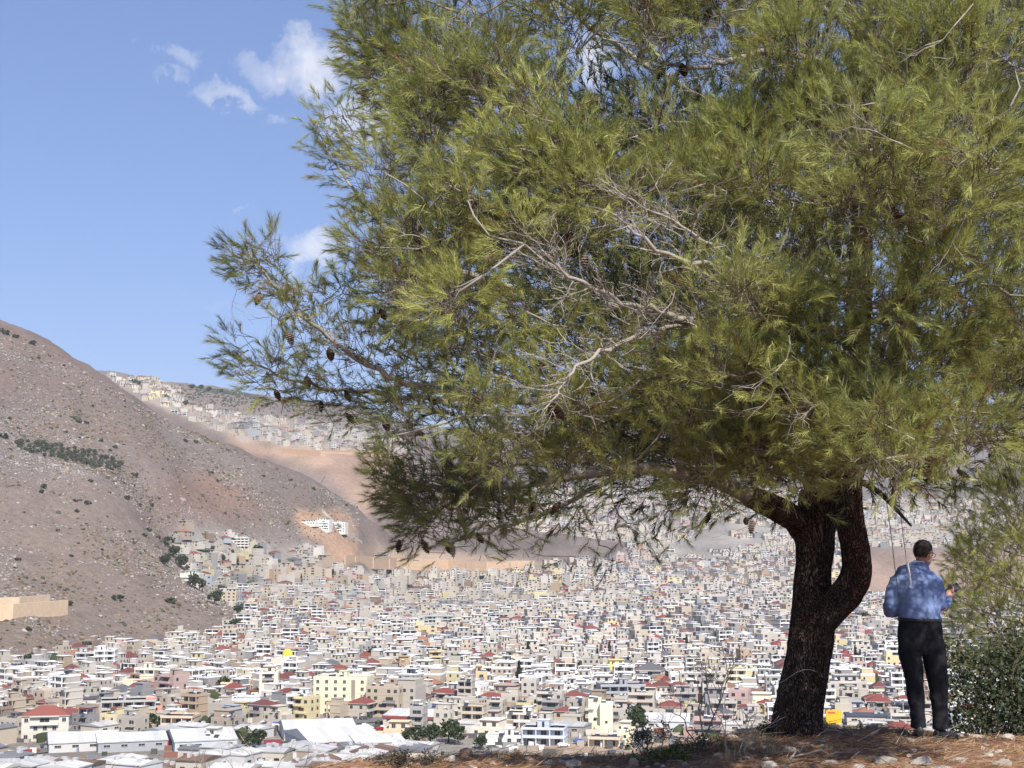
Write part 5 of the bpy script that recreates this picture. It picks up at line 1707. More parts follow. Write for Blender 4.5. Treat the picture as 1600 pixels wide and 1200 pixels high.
STONES = [  # px, py (centre), width px, height px, colour, label
    (676, 1170, 26, 24, (.62, .57, .49), 'large whitish boulder on the ridge before the green trees'), (703, 1175, 20, 14, (.60, .56, .50), 'flat white stone between the whitish and the orange boulder'),
    (729, 1172, 28, 22, (.55, .29, .18), 'orange-stained boulder on the ridge of red soil'), (557, 1186, 30, 12, (.50, .30, .20), 'low orange-brown stone on the ridge above the small shed'),
    (858, 1190, 22, 9, (.62, .58, .52), 'flat white stone left of centre at the lower edge'), (878, 1188, 20, 10, (.60, .56, .50), 'white stone touching the flat white stone at the lower edge'), (912, 1184, 18, 9, (.58, .48, .38), 'small tan stone right of the two white stones'),
    (845, 1178, 14, 7, (.60, .55, .48), 'small white pebble on the ridge above the two white stones'), (895, 1197, 16, 9, (.60, .55, .50), 'white stone cut by the lower edge below the tan stone'), (826, 1184, 18, 6, (.56, .50, .42), 'thin flat stone left of the two white stones'),
    (990, 1190, 24, 20, (.52, .31, .21), 'pointed orange-brown stone beside the green weeds'), (953, 1198, 16, 8, (.52, .36, .27), 'small brown stone left of the pointed orange-brown stone'),
    (1206, 1193, 34, 20, (.64, .59, .50), 'round white boulder at the lower edge below the pine trunk'), (1232, 1169, 24, 12, (.62, .58, .50), 'angular white stone below the pine trunk'), (1268, 1164, 7, 5, (.62, .58, .50), 'tiny white stone right of the angular white stone'),
    (1362, 1134, 20, 12, (.50, .42, .35), 'stone on the crest between the trunk and the man'), (1411, 1141, 22, 7, (.52, .44, .36), 'flat stone touching the man\'s left shoe'),
    (1530, 1146, 30, 8, (.60, .54, .46), 'long flat pale stone on the crest right of the man'), (1570, 1149, 28, 15, (.58, .53, .46), 'whitish boulder on the crest at the right edge'), (1540, 1156, 9, 11, (.60, .55, .48), 'small upright white stone below the long flat pale stone'), (1535, 1168, 13, 8, (.58, .52, .45), 'small white stone below the upright one'),
    (1380, 1186, 46, 14, (.42, .40, .375), 'broad grey ledge of rock sunk in the ground below the man'), (1440, 1184, 44, 18, (.44, .42, .39), 'largest grey rock ledge below the man\'s feet'), (1500, 1184, 40, 13, (.40, .385, .36), 'grey rock ledge right of the largest ledge'), (1565, 1190, 44, 15, (.42, .40, .37), 'grey rock ledge in the lower right corner'),
    (1300, 1190, 36, 9, (.40, .38, .35), 'thin grey rock ledge right of the round white boulder'), (1340, 1196, 30, 9, (.40, .38, .35), 'low grey rock at the lower edge below the ledges'), (1470, 1197, 34, 8, (.40, .38, .35), 'low grey rock at the lower edge right of the largest ledge'),
    (1180, 1141, 60, 9, (.52, .40, .30), 'long tan shelf of stone at the left foot of the pine'), (1120, 1158, 34, 7, (.50, .38, .29), 'low tan stone behind the bare shrub'),
    (640, 1190, 12, 7, (.55, .47, .40), 'small pale stone below the dry thorn bush'), (770, 1192, 14, 8, (.56, .46, .37), 'small tan stone right of the orange boulder'), (1070, 1192, 12, 7, (.52, .44, .38), 'small tan stone right of the green weeds'), (1480, 1160, 10, 6, (.56, .5, .44), 'small stone below the man\'s right shoe'),
]
for i, (px, py, wp, hp, col, lab) in enumerate(STONES):
    p = fore_at(px, py + hp * .4)
    m_per = p.y / FPX
    rx, rz = wp * m_per * .55, hp * m_per * .62
    o = link('stone', stone_mesh(i + 3, rx, rx * (.75 if hp * 3 > wp else .6), rz, col), None, (p.x, p.y, p.z + rz * .12), random.Random(i).uniform(-.4, .4))
    tag(o, lab, 'stone', 'stones on the hilltop')

rng = np.random.default_rng(71)
nP = 900
x = rng.uniform(-2.5, 6, nP); y = rng.uniform(9.6, 13.0, nP)
dn = fbm(x / .8, y / .8, 3, 5)
ok = rng.uniform(0, 1, nP) < np.clip(.45 + dn, .05, 1); x, y = x[ok], y[ok]
s = rng.lognormal(-4.1, .45, len(x))
sc3 = np.stack([s * 1.3, s, s * .7], 1)
g = rng.uniform(.25, .6, (len(x), 1)); pc = g * np.array([(1.0, .88, .75)])
Vr, Fr, Cr = scatter([blob_template(k + 80, 6, 4, .25) for k in range(6)], np.stack([x, y, fore_z(x, y) + s * .2], 1), sc3, rng.uniform(0, 6.28, len(x)), pc, rng)
o = link('gravel', np_mesh('gravel', Vr, Fr, m_rock, Cr)); tag(o, 'small stones and grit scattered over the red soil', 'gravel', kind='stuff')

# fallen pine needles and bits of twig
def litter(n, lmin, lmax, wid, cols, seed, lift=.02):
    rg_ = np.random.default_rng(seed)
    x = rg_.uniform(-3, 6.3, n); y = rg_.uniform(9.5, 13.6, n)
    z = fore_z(x, y) + rg_.uniform(0.002, lift, n)
    L = rg_.uniform(lmin, lmax, n); a = rg_.uniform(0, 6.28, n); ti = rg_.normal(0, .22, n)
    d = np.stack([np.cos(a) * np.cos(ti), np.sin(a) * np.cos(ti), np.abs(np.sin(ti))], 1)
    p0 = np.stack([x, y, z], 1); p1 = p0 + d * L[:, None]
    w = np.stack([-np.sin(a), np.cos(a), np.full(n, .6)], 1) * wid
    V = np.stack([p0 - w, p0 + w, p1 + w * .5, p1 - w * .5], 1).reshape(-1, 3)
    C = np.repeat(np.array(cols)[rg_.integers(0, len(cols), n)] * rg_.uniform(.6, 1.3, (n, 1)), 4, 0)
    return V, np.arange(n * 4).reshape(n, 4), C


m_litter = attr_mat('dead_needles', 0.85, 0.2, 5.0, 0.1)
V1, F1, C1 = litter(34000, .05, .11, .0016, [(.30, .16, .08), (.36, .22, .12), (.22, .11, .06), (.42, .30, .18)], 3)
V2, F2, C2 = litter(700, .1, .35, .003, [(.28, .22, .17), (.36, .30, .24), (.16, .11, .08)], 4, .05)
o = link('pine_litter', np_mesh('pine_litter', np.concatenate([V1, V2]), np.concatenate([F1, F2 + len(V1)]), m_litter, np.concatenate([C1, C2])))
tag(o, 'fallen brown pine needles and twigs covering the ground', 'litter', kind='stuff')


# ------------------------------------------------------------------ bare and dry shrubs on the crest
def twig_net(seed, base_pts, height, spread, depth, r0, lean=Vector((0, 0, 0)), kink=.35, split=(2, 3)):
    rg_ = random.Random(seed)
    segs = []

    def grow(p, d, L, r, lev):
        n_ = 3
        q = p
        for k in range(n_):
            d = (d + Vector((rg_.gauss(0, kink), rg_.gauss(0, kink), rg_.gauss(0, kink * .5))) * .5).normalized()
            q2 = q + d * L / n_
            segs.append((q, q2, r * (1 - k / n_ * .3), r * (1 - (k + 1) / n_ * .3)))
            q = q2
            if lev > 0 and k == 1 and rg_.random() < .6:
                dd = (d + Vector((rg_.gauss(0, spread), rg_.gauss(0, spread), rg_.gauss(.1, spread * .6)))).normalized()
                grow(q, dd, L * rg_.uniform(.5, .75), r * .55, lev - 1)
        if lev > 0:
            for _ in range(rg_.randint(*split)):
                dd = (d + Vector((rg_.gauss(0, spread), rg_.gauss(0, spread), rg_.gauss(.12, spread * .6)))).normalized()
                grow(q, dd, L * rg_.uniform(.55, .85), r * .62, lev - 1)
    for (p, d) in base_pts:
        grow(p, (d + lean).normalized(), height, r0, depth)
    return segs


def segs_mesh(name, segs, mat, sides=4, colf=None):
    n_ = len(segs)
    A_ = np.array([s_[0][:] for s_ in segs]); B_ = np.array([s_[1][:] for s_ in segs])
    ra = np.array([s_[2] for s_ in segs]); rb = np.array([s_[3] for s_ in segs])
    d = B_ - A_; d /= np.linalg.norm(d, axis=1, keepdims=True) + 1e-9
    h = np.where(np.abs(d[:, 2:3]) > .9, np.array([[1., 0, 0]]), np.array([[0, 0, 1.]]))
    e1 = np.cross(d, h); e1 /= np.linalg.norm(e1, axis=1, keepdims=True); e2 = np.cross(d, e1)
    Vs = []
    for P_, r_ in ((A_ - d * ra[:, None] * .3, ra), (B_ + d * rb[:, None] * .3, rb)):
        for k in range(sides):
            a = 2 * math.pi * k / sides
            Vs.append(P_ + (e1 * math.cos(a) + e2 * math.sin(a)) * r_[:, None])
    V = np.stack(Vs, 1).reshape(-1, 3)
    base_ = (np.arange(n_) * sides * 2)[:, None]
    Fs = []
    for k in range(sides):
        t = (k + 1) % sides
        Fs.append(np.concatenate([base_ + k, base_ + t, base_ + sides + t, base_ + sides + k], 1))
    F = np.stack(Fs, 1).reshape(-1, 4)
    C = None
    if colf is not None:
        C = np.repeat(colf, sides * 2, 0)
    return np_mesh(name, V, F, mat, C, smooth=sides > 4)


m_drytwig = plain_mat('dry_twig', (.26, .215, .175), .9, .1, 0, .35, 8)
m_thorn = plain_mat('dark_thorn', (.13, .085, .065), .9, .1, 0, .35, 8)
m_paletwig = plain_mat('pale_twig', (.40, .34, .27), .9, .1, 0, .3, 8)


def small_leaves(segs, seed, per, size, cols, frac=.6):
    rg_ = np.random.default_rng(seed)
    tips = [s_ for s_ in segs if s_[3] < .0045]
    P_ = np.array([s_[1][:] for s_ in tips]); P_ = P_[rg_.uniform(0, 1, len(P_)) < frac]
    P_ = np.repeat(P_, per, 0) + rg_.normal(0, size * 1.6, (len(P_) * per, 3))
    n_ = len(P_)
    d1 = rg_.normal(0, 1, (n_, 3)); d1 /= np.linalg.norm(d1, axis=1, keepdims=True)
    d2 = np.cross(d1, rg_.normal(0, 1, (n_, 3))); d2 /= np.linalg.norm(d2, axis=1, keepdims=True)
    s = size * rg_.uniform(.6, 1.3, (n_, 1))
    V = np.stack([P_ - d1 * s, P_ + d2 * s * .4, P_ + d1 * s, P_ - d2 * s * .4], 1).reshape(-1, 3)
    C = np.repeat(np.array(cols)[rg_.integers(0, len(cols), n_)], 4, 0)
    return np_mesh('leaves', V, np.arange(n_ * 4).reshape(n_, 4), m_leaf, C)


def shrub(name, px, py, lab, mat, seed, n, h, spread, depth, r0, wide, leaf=None, lean=Vector((0, 0, 0)), kink=.35):
    p = fore_at(px, py)
    rg_ = random.Random(seed)
    bases = [(Vector((rg_.uniform(-wide, wide), rg_.uniform(-.12, .12), -.04)), Vector((rg_.gauss(0, .35), rg_.gauss(0, .3), 1))) for _ in range(n)]
    segs = twig_net(seed, bases, h, spread, depth, r0, lean, kink)
    root = empty(name, p)
    link('twigs', segs_mesh('twigs', segs, mat), root)['kind'] = 'stuff'
    if leaf:
        link('leaves', small_leaves(segs, seed, *leaf), root)['kind'] = 'stuff'
    tag(root, lab, 'shrub')
    return root


shrub('bare_shrub', 1085, 1172, 'tall bare twiggy shrub standing left of the pine trunk', m_drytwig, 5, 3, .33, .62, 4, .009, .10)
shrub('bare_shrub', 1155, 1180, 'thin dry shrub with curved pale stems below the pine trunk', m_paletwig, 9, 4, .24, .6, 2, .006, .12, kink=.5)
shrub('leafy_shrub', 1030, 1172, 'dark grey-leaved thorny shrub beside the tall bare shrub', m_thorn, 14, 7, .10, .6, 3, .005, .18, (2, .015, [(.10, .10, .075), (.07, .075, .05), (.16, .13, .10)], .5))
shrub('leafy_shrub', 1100, 1178, 'low olive-leaved shrub at the foot of the tall bare shrub', m_thorn, 24, 8, .07, .6, 3, .004, .26, (2, .014, [(.12, .11, .06), (.18, .15, .09)], .4))
shrub('leafy_shrub', 1025, 1192, 'low green weeds right of the pointed orange-brown stone', m_thorn, 15, 10, .06, .6, 2, .003, .2, (4, .018, [(.10, .13, .035), (.13, .14, .05)], .8))
shrub('thorn_bush', 640, 1180, 'dark dry thorn bush on the ridge left of the boulders', m_thorn, 16, 9, .055, .6, 3, .003, .2, (2, .012, [(.10, .08, .06), (.14, .12, .08)], .4))
shrub('thorn_bush', 690, 1180, 'dark thorn bush spreading behind the white boulder', m_thorn, 18, 5, .035, .6, 3, .003, .16, (2, .012, [(.10, .08, .06), (.12, .12, .07)], .4))
shrub('thorn_bush', 225, 1200, 'reddish brown dry thorn bush at the lower left edge', m_thorn, 17, 16, .11, .6, 3, .005, .30, (2, .012, [(.16, .08, .055), (.22, .13, .09)], .5))
shrub('thorn_bush', 180, 1204, 'smaller dry thorn bush at the far left of the lower edge', m_thorn, 19, 8, .09, .6, 3, .004, .16, (2, .012, [(.16, .08, .055)], .4))
shrub('bare_shrub', 425, 1202, 'wispy dry stems rising before the large white-roofed warehouse', m_paletwig, 23, 4, .18, .5, 2, .004, .2)
shrub('bare_shrub', 330, 1205, 'single dry stalks before the pale blue-walled warehouse', m_drytwig, 29, 3, .2, .4, 1, .004, .15)


def grass_tuft(px, py, seed, n, L, lab, cols):
    p = fore_at(px, py)
    rg_ = np.random.default_rng(seed)
    b0 = rg_.normal(0, .05, (n, 3)); b0[:, 2] = -.01
    a = rg_.uniform(0, 6.28, n); ti = rg_.uniform(.05, .7, n)
    d = np.stack([np.cos(a) * np.sin(ti), np.sin(a) * np.sin(ti), np.cos(ti)], 1) * rg_.uniform(.4, 1, (n, 1)) * L
    w = np.stack([-np.sin(a), np.cos(a), np.zeros(n)], 1) * .0018
    mid = b0 + d * .55 + np.array([0, 0, .02 * L]); tip = b0 + d + np.stack([np.cos(a), np.sin(a), -np.ones(n) * .6], 1) * L * .15
    V = np.stack([b0 - w, b0 + w, mid + w * .8, mid - w * .8, tip + w * .2, tip - w * .2], 1).reshape(-1, 3)
    k = (np.arange(n) * 6)[:, None]
    F = np.concatenate([k + np.array([[0, 1, 2, 3]]), k + np.array([[3, 2, 4, 5]])])
    C = np.repeat(np.array(cols)[rg_.integers(0, len(cols), n)], 6, 0)
    o = link('grass_tuft', np_mesh('grass_tuft', V, F, m_litter, C), None, p)
    tag(o, lab, 'grass', 'dry grass tufts on the hilltop')


straw = [(.42, .32, .19), (.34, .25, .14), (.5, .4, .26)]
for k, (px, py, L, lab) in enumerate(((1185, 1160, .16, 'dry straw tuft at the left foot of the pine trunk'), (1165, 1170, .18, 'taller dry straw tuft left of the angular white stone'), (1205, 1178, .13, 'dry straw tuft above the round white boulder'), (1140, 1188, .16, 'dry straw tuft among the curved pale stems'),
                                      (940, 1186, .1, 'short dry tuft left of the pointed orange-brown stone'), (800, 1184, .1, 'short dry tuft right of the orange boulder'), (600, 1188, .12, 'dry tuft above the small shed on the ridge'), (1300, 1172, .08, 'low dry tuft right of the tiny white stone'), (1590, 1176, .09, 'low dry tuft at the right edge'))):
    grass_tuft(px, py, k, 70, L, lab, straw)

# dead sticks on the ground
def stick(px0, py0, px1, py1, r, lab, bend=.05):
    a = fore_at(px0, py0); b_ = fore_at(px1, py1)
    rg_ = random.Random(int(px0))
    pts = []
    for k in range(9):
        q = a.lerp(b_, k / 8)
        q.z = float(fore_z(q.x, q.y)) + r * 1.2 + bend * math.sin(k / 8 * math.pi) * rg_.uniform(.4, 1)
        q.y += rg_.uniform(-.02, .02)
        pts.append(q)
    o = link('dead_stick', tube_mesh('dead_stick', pts, [r * (1 - .06 * k) for k in range(9)], m_paletwig))
    tag(o, lab, 'stick', 'dead sticks on the hilltop')


stick(1236, 1186, 1330, 1178, .008, 'long pale dead stick lying right of the round white boulder')
stick(1232, 1196, 1262, 1166, .009, 'forked pale dead stick beside the angular white stone', .08)
stick(1330, 1186, 1420, 1176, .006, 'thin dead stick across the grey ledges')
stick(1275, 1150, 1360, 1152, .005, 'thin dead stick below the pine trunk')
print('fore', time.time() - T0)

# ================================================================== PINES
TD = 12.4


def poly_pts(lst):
    """(px, py, D, r) -> world nodes"""
    return [(pt(a, b_, c), r) for (a, b_, c, r) in lst]


def smooth_line(nodes, sub=6):
    """Catmull-Rom through the nodes"""
    out = []
    n_ = len(nodes)
    for i in range(n_ - 1):
        p0, p1, p2, p3 = (nodes[max(i - 1, 0)], nodes[i], nodes[i + 1], nodes[min(i + 2, n_ - 1)])
        for k in range(sub):
            t = k / sub
            q = .5 * ((2 * p1[0]) + (p2[0] - p0[0]) * t + (2 * p0[0] - 5 * p1[0] + 4 * p2[0] - p3[0]) * t * t + (3 * p1[0] - p0[0] - 3 * p2[0] + p3[0]) * t ** 3)
            out.append((q, p1[1] + (p2[1] - p1[1]) * t))
    out.append(nodes[-1])
    return out


m_bark, N, b = new_mat('pine_bark')
geo = N.n('ShaderNodeNewGeometry'); pos = geo.outputs['Position']
mp = N.n('ShaderNodeMapping', {'Vector': pos, 'Scale': (1, 1, .38)}).outputs[0]
w1 = N.noise(mp, 11.0, 4, .6)
wv_ = N.n('ShaderNodeVectorMath', {0: mp, 1: N.n('ShaderNodeVectorMath', {0: N.n('ShaderNodeTexNoise', {'Vector': mp, 'Scale': 7.0, 'Detail': 3.0}).outputs[1], 1: (.3, .3, .3)}, operation='MULTIPLY').outputs[0]}, operation='ADD').outputs[0]
vo = N.n('ShaderNodeTexVoronoi', {'Vector': wv_, 'Scale': 46.0}, feature='DISTANCE_TO_EDGE').outputs[0]
fiss = N.ramp(vo, [(0.0, 0.0), (.22, 1.0)])
big = N.noise(pos, 3.2, 3, .5)
sx = N.n('ShaderNodeSeparateXYZ', {0: pos})
rd = N.math('MULTIPLY', N.math('GREATER_THAN', N.math('ADD', sx.outputs[0], N.math('MULTIPLY', big, .2)), 3.06), N.math('GREATER_THAN', sx.outputs[2], 1.2))
cb = N.mix(w1, (.062, .042, .033), (.155, .108, .083))
cb = N.mix(N.math('MULTIPLY', rd, .5), cb, (.15, .07, .048))
cb = N.mix(N.ramp(big, [(.52, 0.0), (.64, .5)]), cb, (.20, .155, .125))
cb = N.mix(fiss, (.020, .014, .011), cb)
N.set(b, 'Base Color', cb); N.set(b, 'Roughness', .95); N.set(b, 'Specular IOR Level', .08)
bp = N.n('ShaderNodeBump', {'Height': N.math('ADD', fiss, N.math('MULTIPLY', w1, .5)), 'Strength': .9, 'Distance': .035}); N.set(b, 'Normal', bp.outputs[0])
m_twig = attr_mat('pine_twig_bark', .85, .25, 6.0, .15)
m_needle, N, b = new_mat('pine_needles')
a = N.n('ShaderNodeVertexColor', layer_name='Col')
N.set(b, 'Base Color', a.outputs[0]); N.set(b, 'Roughness', .38); N.set(b, 'Specular IOR Level', .5)
tr = N.n('ShaderNodeBsdfTranslucent', {'Color': a.outputs[0]})
mx = N.n('ShaderNodeMixShader', {0: .34, 1: b.outputs[0], 2: tr.outputs[0]})
out_ = [q for q in m_needle.node_tree.nodes if q.type == 'OUTPUT_MATERIAL'][0]
m_needle.node_tree.links.new(mx.outputs[0], out_.inputs[0])


def remeshed(name, parts, voxel, mat, disp=None, smooth_it=2):
    """union of several closed shapes into one continuous surface"""
    bm = bmesh.new()
    for V, F in parts:
        vs = [bm.verts.new(tuple(q)) for q in V]
        for f in F:
            try:
                bm.faces.new([vs[i] for i in f])
            except ValueError:
                pass
    bmesh.ops.recalc_face_normals(bm, faces=bm.faces)
    me = bpy.data.meshes.new(name); bm.to_mesh(me); bm.free()
    o = bpy.data.objects.new(name, me); COL.objects.link(o)
    md = o.modifiers.new('r', 'REMESH'); md.mode = 'VOXEL'; md.voxel_size = voxel
    if smooth_it:
        sm = o.modifiers.new('s', 'SMOOTH'); sm.iterations = smooth_it; sm.factor = .5
    dg = bpy.context.evaluated_depsgraph_get()
    dg.update()
    me2 = bpy.data.meshes.new_from_object(o.evaluated_get(dg))
    bpy.data.objects.remove(o); bpy.data.meshes.remove(me)
    me2.name = name
    if disp is not None:
        n_ = len(me2.vertices)
        co = np.empty(n_ * 3, np.float32); me2.vertices.foreach_get('co', co); co = co.reshape(-1, 3)
        no = np.empty(n_ * 3, np.float32); me2.vertices.foreach_get('normal', no); no = no.reshape(-1, 3)
        co = co + no * disp(co, no)[:, None]
        me2.vertices.foreach_set('co', co.ravel().astype(np.float32))
    me2.polygons.foreach_set('use_smooth', np.ones(len(me2.polygons), bool))
    me2.materials.clear(); me2.materials.append(mat)
    me2.update()
    return me2


def loft(line, seg=16, ell=None):
    """closed tube through (point, radius or (rx, ry)) nodes as (V, F)"""
    V, F = [], []
    n_ = len(line)
    for i, (p, r) in enumerate(line):
        d = (line[min(i + 1, n_ - 1)][0] - line[max(i - 1, 0)][0]).normalized()
        e1 = Vector((1, 0, 0)) - d * d.x
        if e1.length < .2:
            e1 = Vector((0, 1, 0)) - d * d.y
        e1.normalize(); e2 = d.cross(e1)
        rx, ry = r if isinstance(r, tuple) else (r, r)
        for s in range(seg):
            a_ = 2 * math.pi * s / seg
            V.append(p + e1 * math.cos(a_) * rx + e2 * math.sin(a_) * ry)
        if i:
            for s in range(seg):
                t = (s + 1) % seg
                k = (i - 1) * seg
                F.append((k + s, k + t, k + seg + t, k + seg + s))
    F.append(tuple(range(seg))); F.append(tuple(range((n_ - 1) * seg, n_ * seg)))
    return V, F


# main stem, its two forks and the big limbs: (px, py, distance, radius)
TRUNK = [(1244, 1158, 12.4, .27), (1246, 1135, 12.4, .225), (1250, 1100, 12.4, .21), (1259, 1050, 12.4, .20), (1266, 1005, 12.4, .205), (1270, 965, 12.4, .20), (1269, 920, 12.42, .165), (1270, 885, 12.45, .158), (1273, 855, 12.45, .175), (1274, 825, 12.45, .185), (1280, 770, 12.45, .17)]
FORK = [(1262, 1000, 12.35, .12), (1290, 962, 12.28, .14), (1324, 925, 12.2, .14), (1338, 893, 12.15, .13), (1335, 850, 12.12, .118), (1326, 800, 12.1, .12), (1327, 750, 12.1, .118)]
KNOB = [(1338, 905, 12.1, .10), (1352, 901, 12.05, .07), (1359, 900, 12.03, .035)]
LEFT = [(1268, 845, 12.45, .13), (1245, 815, 12.35, .12), (1215, 795, 12.2, .11), (1170, 775, 12.0, .095)]
L2 = [(1280, 770, 12.45, .165), (1302, 690, 12.5, .15), (1330, 600, 12.5, .135), (1342, 480, 12.4, .12), (1348, 330, 12.3, .10), (1362, 170, 12.2, .085), (1335, 40, 12.2, .07), (1310, -120, 12.2, .05), (1320, -260, 12.3, .03)]
RF = [(1327, 750, 12.1, .116), (1345, 700, 12.1, .112), (1382, 620, 12.2, .105), (1408, 530, 12.3, .10), (1420, 420, 12.3, .09), (1450, 280, 12.2, .08), (1500, 120, 12.1, .065), (1545, -60, 12.1, .05), (1580, -220, 12.1, .03)]
parts = [loft(smooth_line(poly_pts(q))) for q in (TRUNK, FORK, KNOB, LEFT)]


def bark_disp(co, no):
    a_ = np.arctan2(co[:, 1] - 12.4, co[:, 0] - 2.7)
    return .016 * fbm(a_ * 5 + co[:, 2] * .4, co[:, 2] * 2.6, 3, 5) + .012 * fbm(co[:, 0] * 22, co[:, 2] * 7 + co[:, 1] * 17, 3, 9)


tree = empty('pine_tree', pt(1246, 1140, 12.4))
tag(tree, 'large spreading pine with forked trunk and cones, filling the right of the view', 'tree')
TREE0 = tree.location.copy()


def tree_part(name, me, root=tree):
    o = link(name, me, root)
    o.location = -root.location
    return o


tree_part('trunk', remeshed('trunk', parts, .017, m_bark, bark_disp))

# limbs and branches that can be followed by eye
BR = [
    LEFT[-1:] + [(1080, 738, 11.8, .075), (980, 735, 11.6, .06), (880, 745, 11.5, .05), (760, 765, 11.3, .035), (660, 750, 11.2, .022), (580, 735, 11.1, .01)],
    [(980, 735, 11.6, .035), (880, 790, 11.3, .025), (760, 830, 11.0, .016), (660, 848, 10.9, .008)],
    [(1302, 690, 12.5, .07), (1150, 660, 12.1, .06), (1000, 645, 11.8, .05), (820, 628, 11.4, .042), (665, 598, 11.1, .034), (560, 562, 10.9, .027), (440, 478, 10.7, .018), (362, 398, 10.6, .008)],
    [(820, 628, 11.4, .03), (700, 625, 11.3, .026), (540, 604, 11.2, .02), (420, 585, 11.1, .013), (335, 540, 11.0, .006)],
    [(1330, 600, 12.5, .06), (1100, 520, 12.5, .055), (900, 470, 12.3, .045), (740, 430, 12.0, .035), (620, 370, 11.8, .025), (545, 300, 11.7, .017), (500, 240, 11.7, .012), (462, 180, 11.7, .006)],
    [(1342, 430, 12.4, .06), (1100, 360, 12.6, .05), (900, 290, 12.4, .04), (740, 190, 12.0, .03), (640, 110, 11.8, .02), (560, 50, 11.7, .012), (520, 10, 11.7, .006)],
    [(1345, 400, 12.4, .05), (1150, 200, 12.6, .045), (950, 60, 12.6, .035), (800, -50, 12.4, .025), (650, -120, 12.2, .012)],
    [(1342, 480, 12.4, .06), (1300, 440, 10.4, .05), (1252, 434, 8.9, .036), (1165, 425, 8.3, .03), (1040, 395, 7.9, .02), (960, 335, 7.7, .010)],
    [(1335, 560, 12.5, .055), (1200, 505, 10.4, .045), (1110, 500, 9.2, .037), (1045, 492, 8.6, .030), (960, 466, 8.2, .023), (890, 428, 8.0, .017), (845, 390, 7.9, .009)],
    [(1110, 502, 9.2, .028), (1040, 510, 8.6, .024), (940, 552, 8.2, .018), (890, 590, 8.0, .013), (850, 640, 7.9, .007)],
    [(1165, 425, 8.3, .022), (1090, 370, 8.0, .014), (1010, 325, 7.8, .009), (960, 300, 7.7, .006)],
    [(1420, 420, 12.3, .06), (1430, 350, 10.5, .045), (1410, 290, 8.6, .028), (1380, 240, 7.6, .014), (1350, 200, 7.2, .007)],
    [(1410, 290, 8.6, .02), (1470, 270, 7.6, .012), (1530, 240, 7.2, .006)],
    [(1410, 510, 12.3, .06), (1480, 540, 11.0, .045), (1560, 570, 10.0, .03), (1660, 590, 9.4, .015)],
    [(1330, 690, 12.3, .055), (1290, 660, 10.6, .042), (1230, 620, 9.2, .028), (1170, 590, 8.4, .015), (1110, 580, 8.0, .007)],
    [(1330, 690, 12.2, .05), (1330, 670, 10.6, .036), (1340, 655, 9.2, .022), (1370, 650, 8.4, .01)],
    [(1290, 660, 10.6, .03), (1200, 680, 9.4, .02), (1110, 690, 8.8, .01)],
    [(1362, 170, 12.2, .055), (1280, 100, 11.0, .042), (1180, 82, 10.0, .03), (1090, 105, 9.4, .02), (1000, 90, 9.0, .009)],
    [(1335, 40, 12.2, .045), (1200, -20, 11.0, .03), (1080, 0, 10.0, .018), (960, 30, 9.5, .008)],
    [(1500, 120, 12.1, .045), (1560, 60, 10.5, .03), (1620, 20, 9.5, .012)],
    [(1450, 280, 12.2, .05), (1540, 320, 10.8, .032), (1640, 380, 9.8, .012)],
    [(1348, 330, 12.3, .05), (1250, 250, 10.6, .035), (1150, 210, 9.6, .02), (1050, 190, 9.0, .009)],
    [(1342, 480, 12.4, .05), (1420, 470, 13.6, .035), (1520, 440, 14.6, .015)],
    [(1345, 400, 12.4, .05), (1200, 380, 14, .035), (1050, 330, 15.2, .015)],
    [(1330, 600, 12.5, .05), (1150, 570, 14, .035), (980, 540, 15, .012)],
    [(1382, 620, 12.2, .05), (1480, 640, 12.8, .035), (1600, 650, 13.2, .012)],
    [(1345, 715, 12.1, .05), (1440, 690, 11.4, .03), (1540, 690, 11.0, .012)],
    [(1362, 170, 12.2, .05), (1420, 60, 13.5, .03), (1480, -40, 14.4, .012)],
    [(1302, 690, 12.5, .05), (1180, 700, 13.6, .03), (1020, 715, 14.4, .012)],
]
SEG_DIA = []
nodes_p, nodes_r, nodes_par = [], [], []
branch_lines = []
for q in (L2, RF):
    branch_lines.append(smooth_line(poly_pts(q), 8))
prg = random.Random(4)
for q in BR:
    q = [(a_ + (34 * (700 - a_) / 340 if a_ < 700 else 0), b_ + (8 if a_ < 700 else 0), c_, r_) for (a_, b_, c_, r_) in q]
    ln = smooth_line([(p, r * (.62 if min(w_[2] for w_ in q) < 9 else .78)) for (p, r) in poly_pts(q)], 6)
    # natural wobble
    ln2 = []
    for i, (p, r) in enumerate(ln):
        k = min(i, len(ln) - 1 - i, 4) / 4 if i > 3 else i / 4
        ln2.append((p + Vector((prg.gauss(0, .012), prg.gauss(0, .02), prg.gauss(0, .012))) * k, r))
    branch_lines.append(ln2)


def bark_col(r):
    """thin branches carry smooth pale grey bark, thick ones dark brown plates"""
    t = np.clip((np.asarray(r) - .035) / .06, 0, 1)[:, None]
    return (1 - t) * np.array([(.34, .31, .27)]) + t * np.array([(.13, .095, .072)])


def lines_mesh(name, lines, sides=8, mat=None, cfn=bark_col):
    V, F, Rr = [], [], []
    off = 0
    for ln in lines:
        v_, f_ = [], []
        n_ = len(ln)
        for i, (p, r) in enumerate(ln):
            d = (ln[min(i + 1, n_ - 1)][0] - ln[max(i - 1, 0)][0])
            d.normalize()
            e1 = d.orthogonal() if i == 0 else (e1 - d * e1.dot(d))
            e1.normalize(); e2 = d.cross(e1)
            for s in range(sides):
                a_ = 2 * math.pi * s / sides
                V.append(tuple(p + (e1 * math.cos(a_) + e2 * math.sin(a_)) * r)); Rr.append(r)
            if i:
                for s in range(sides):
                    t = (s + 1) % sides
                    k = off + (i - 1) * sides
                    F.append((k + s, k + t, k + sides + t, k + sides + s))
        off += n_ * sides
    return np_mesh(name, np.array(V), np.array(F), mat or m_twig, cfn(np.array(Rr)), smooth=True)


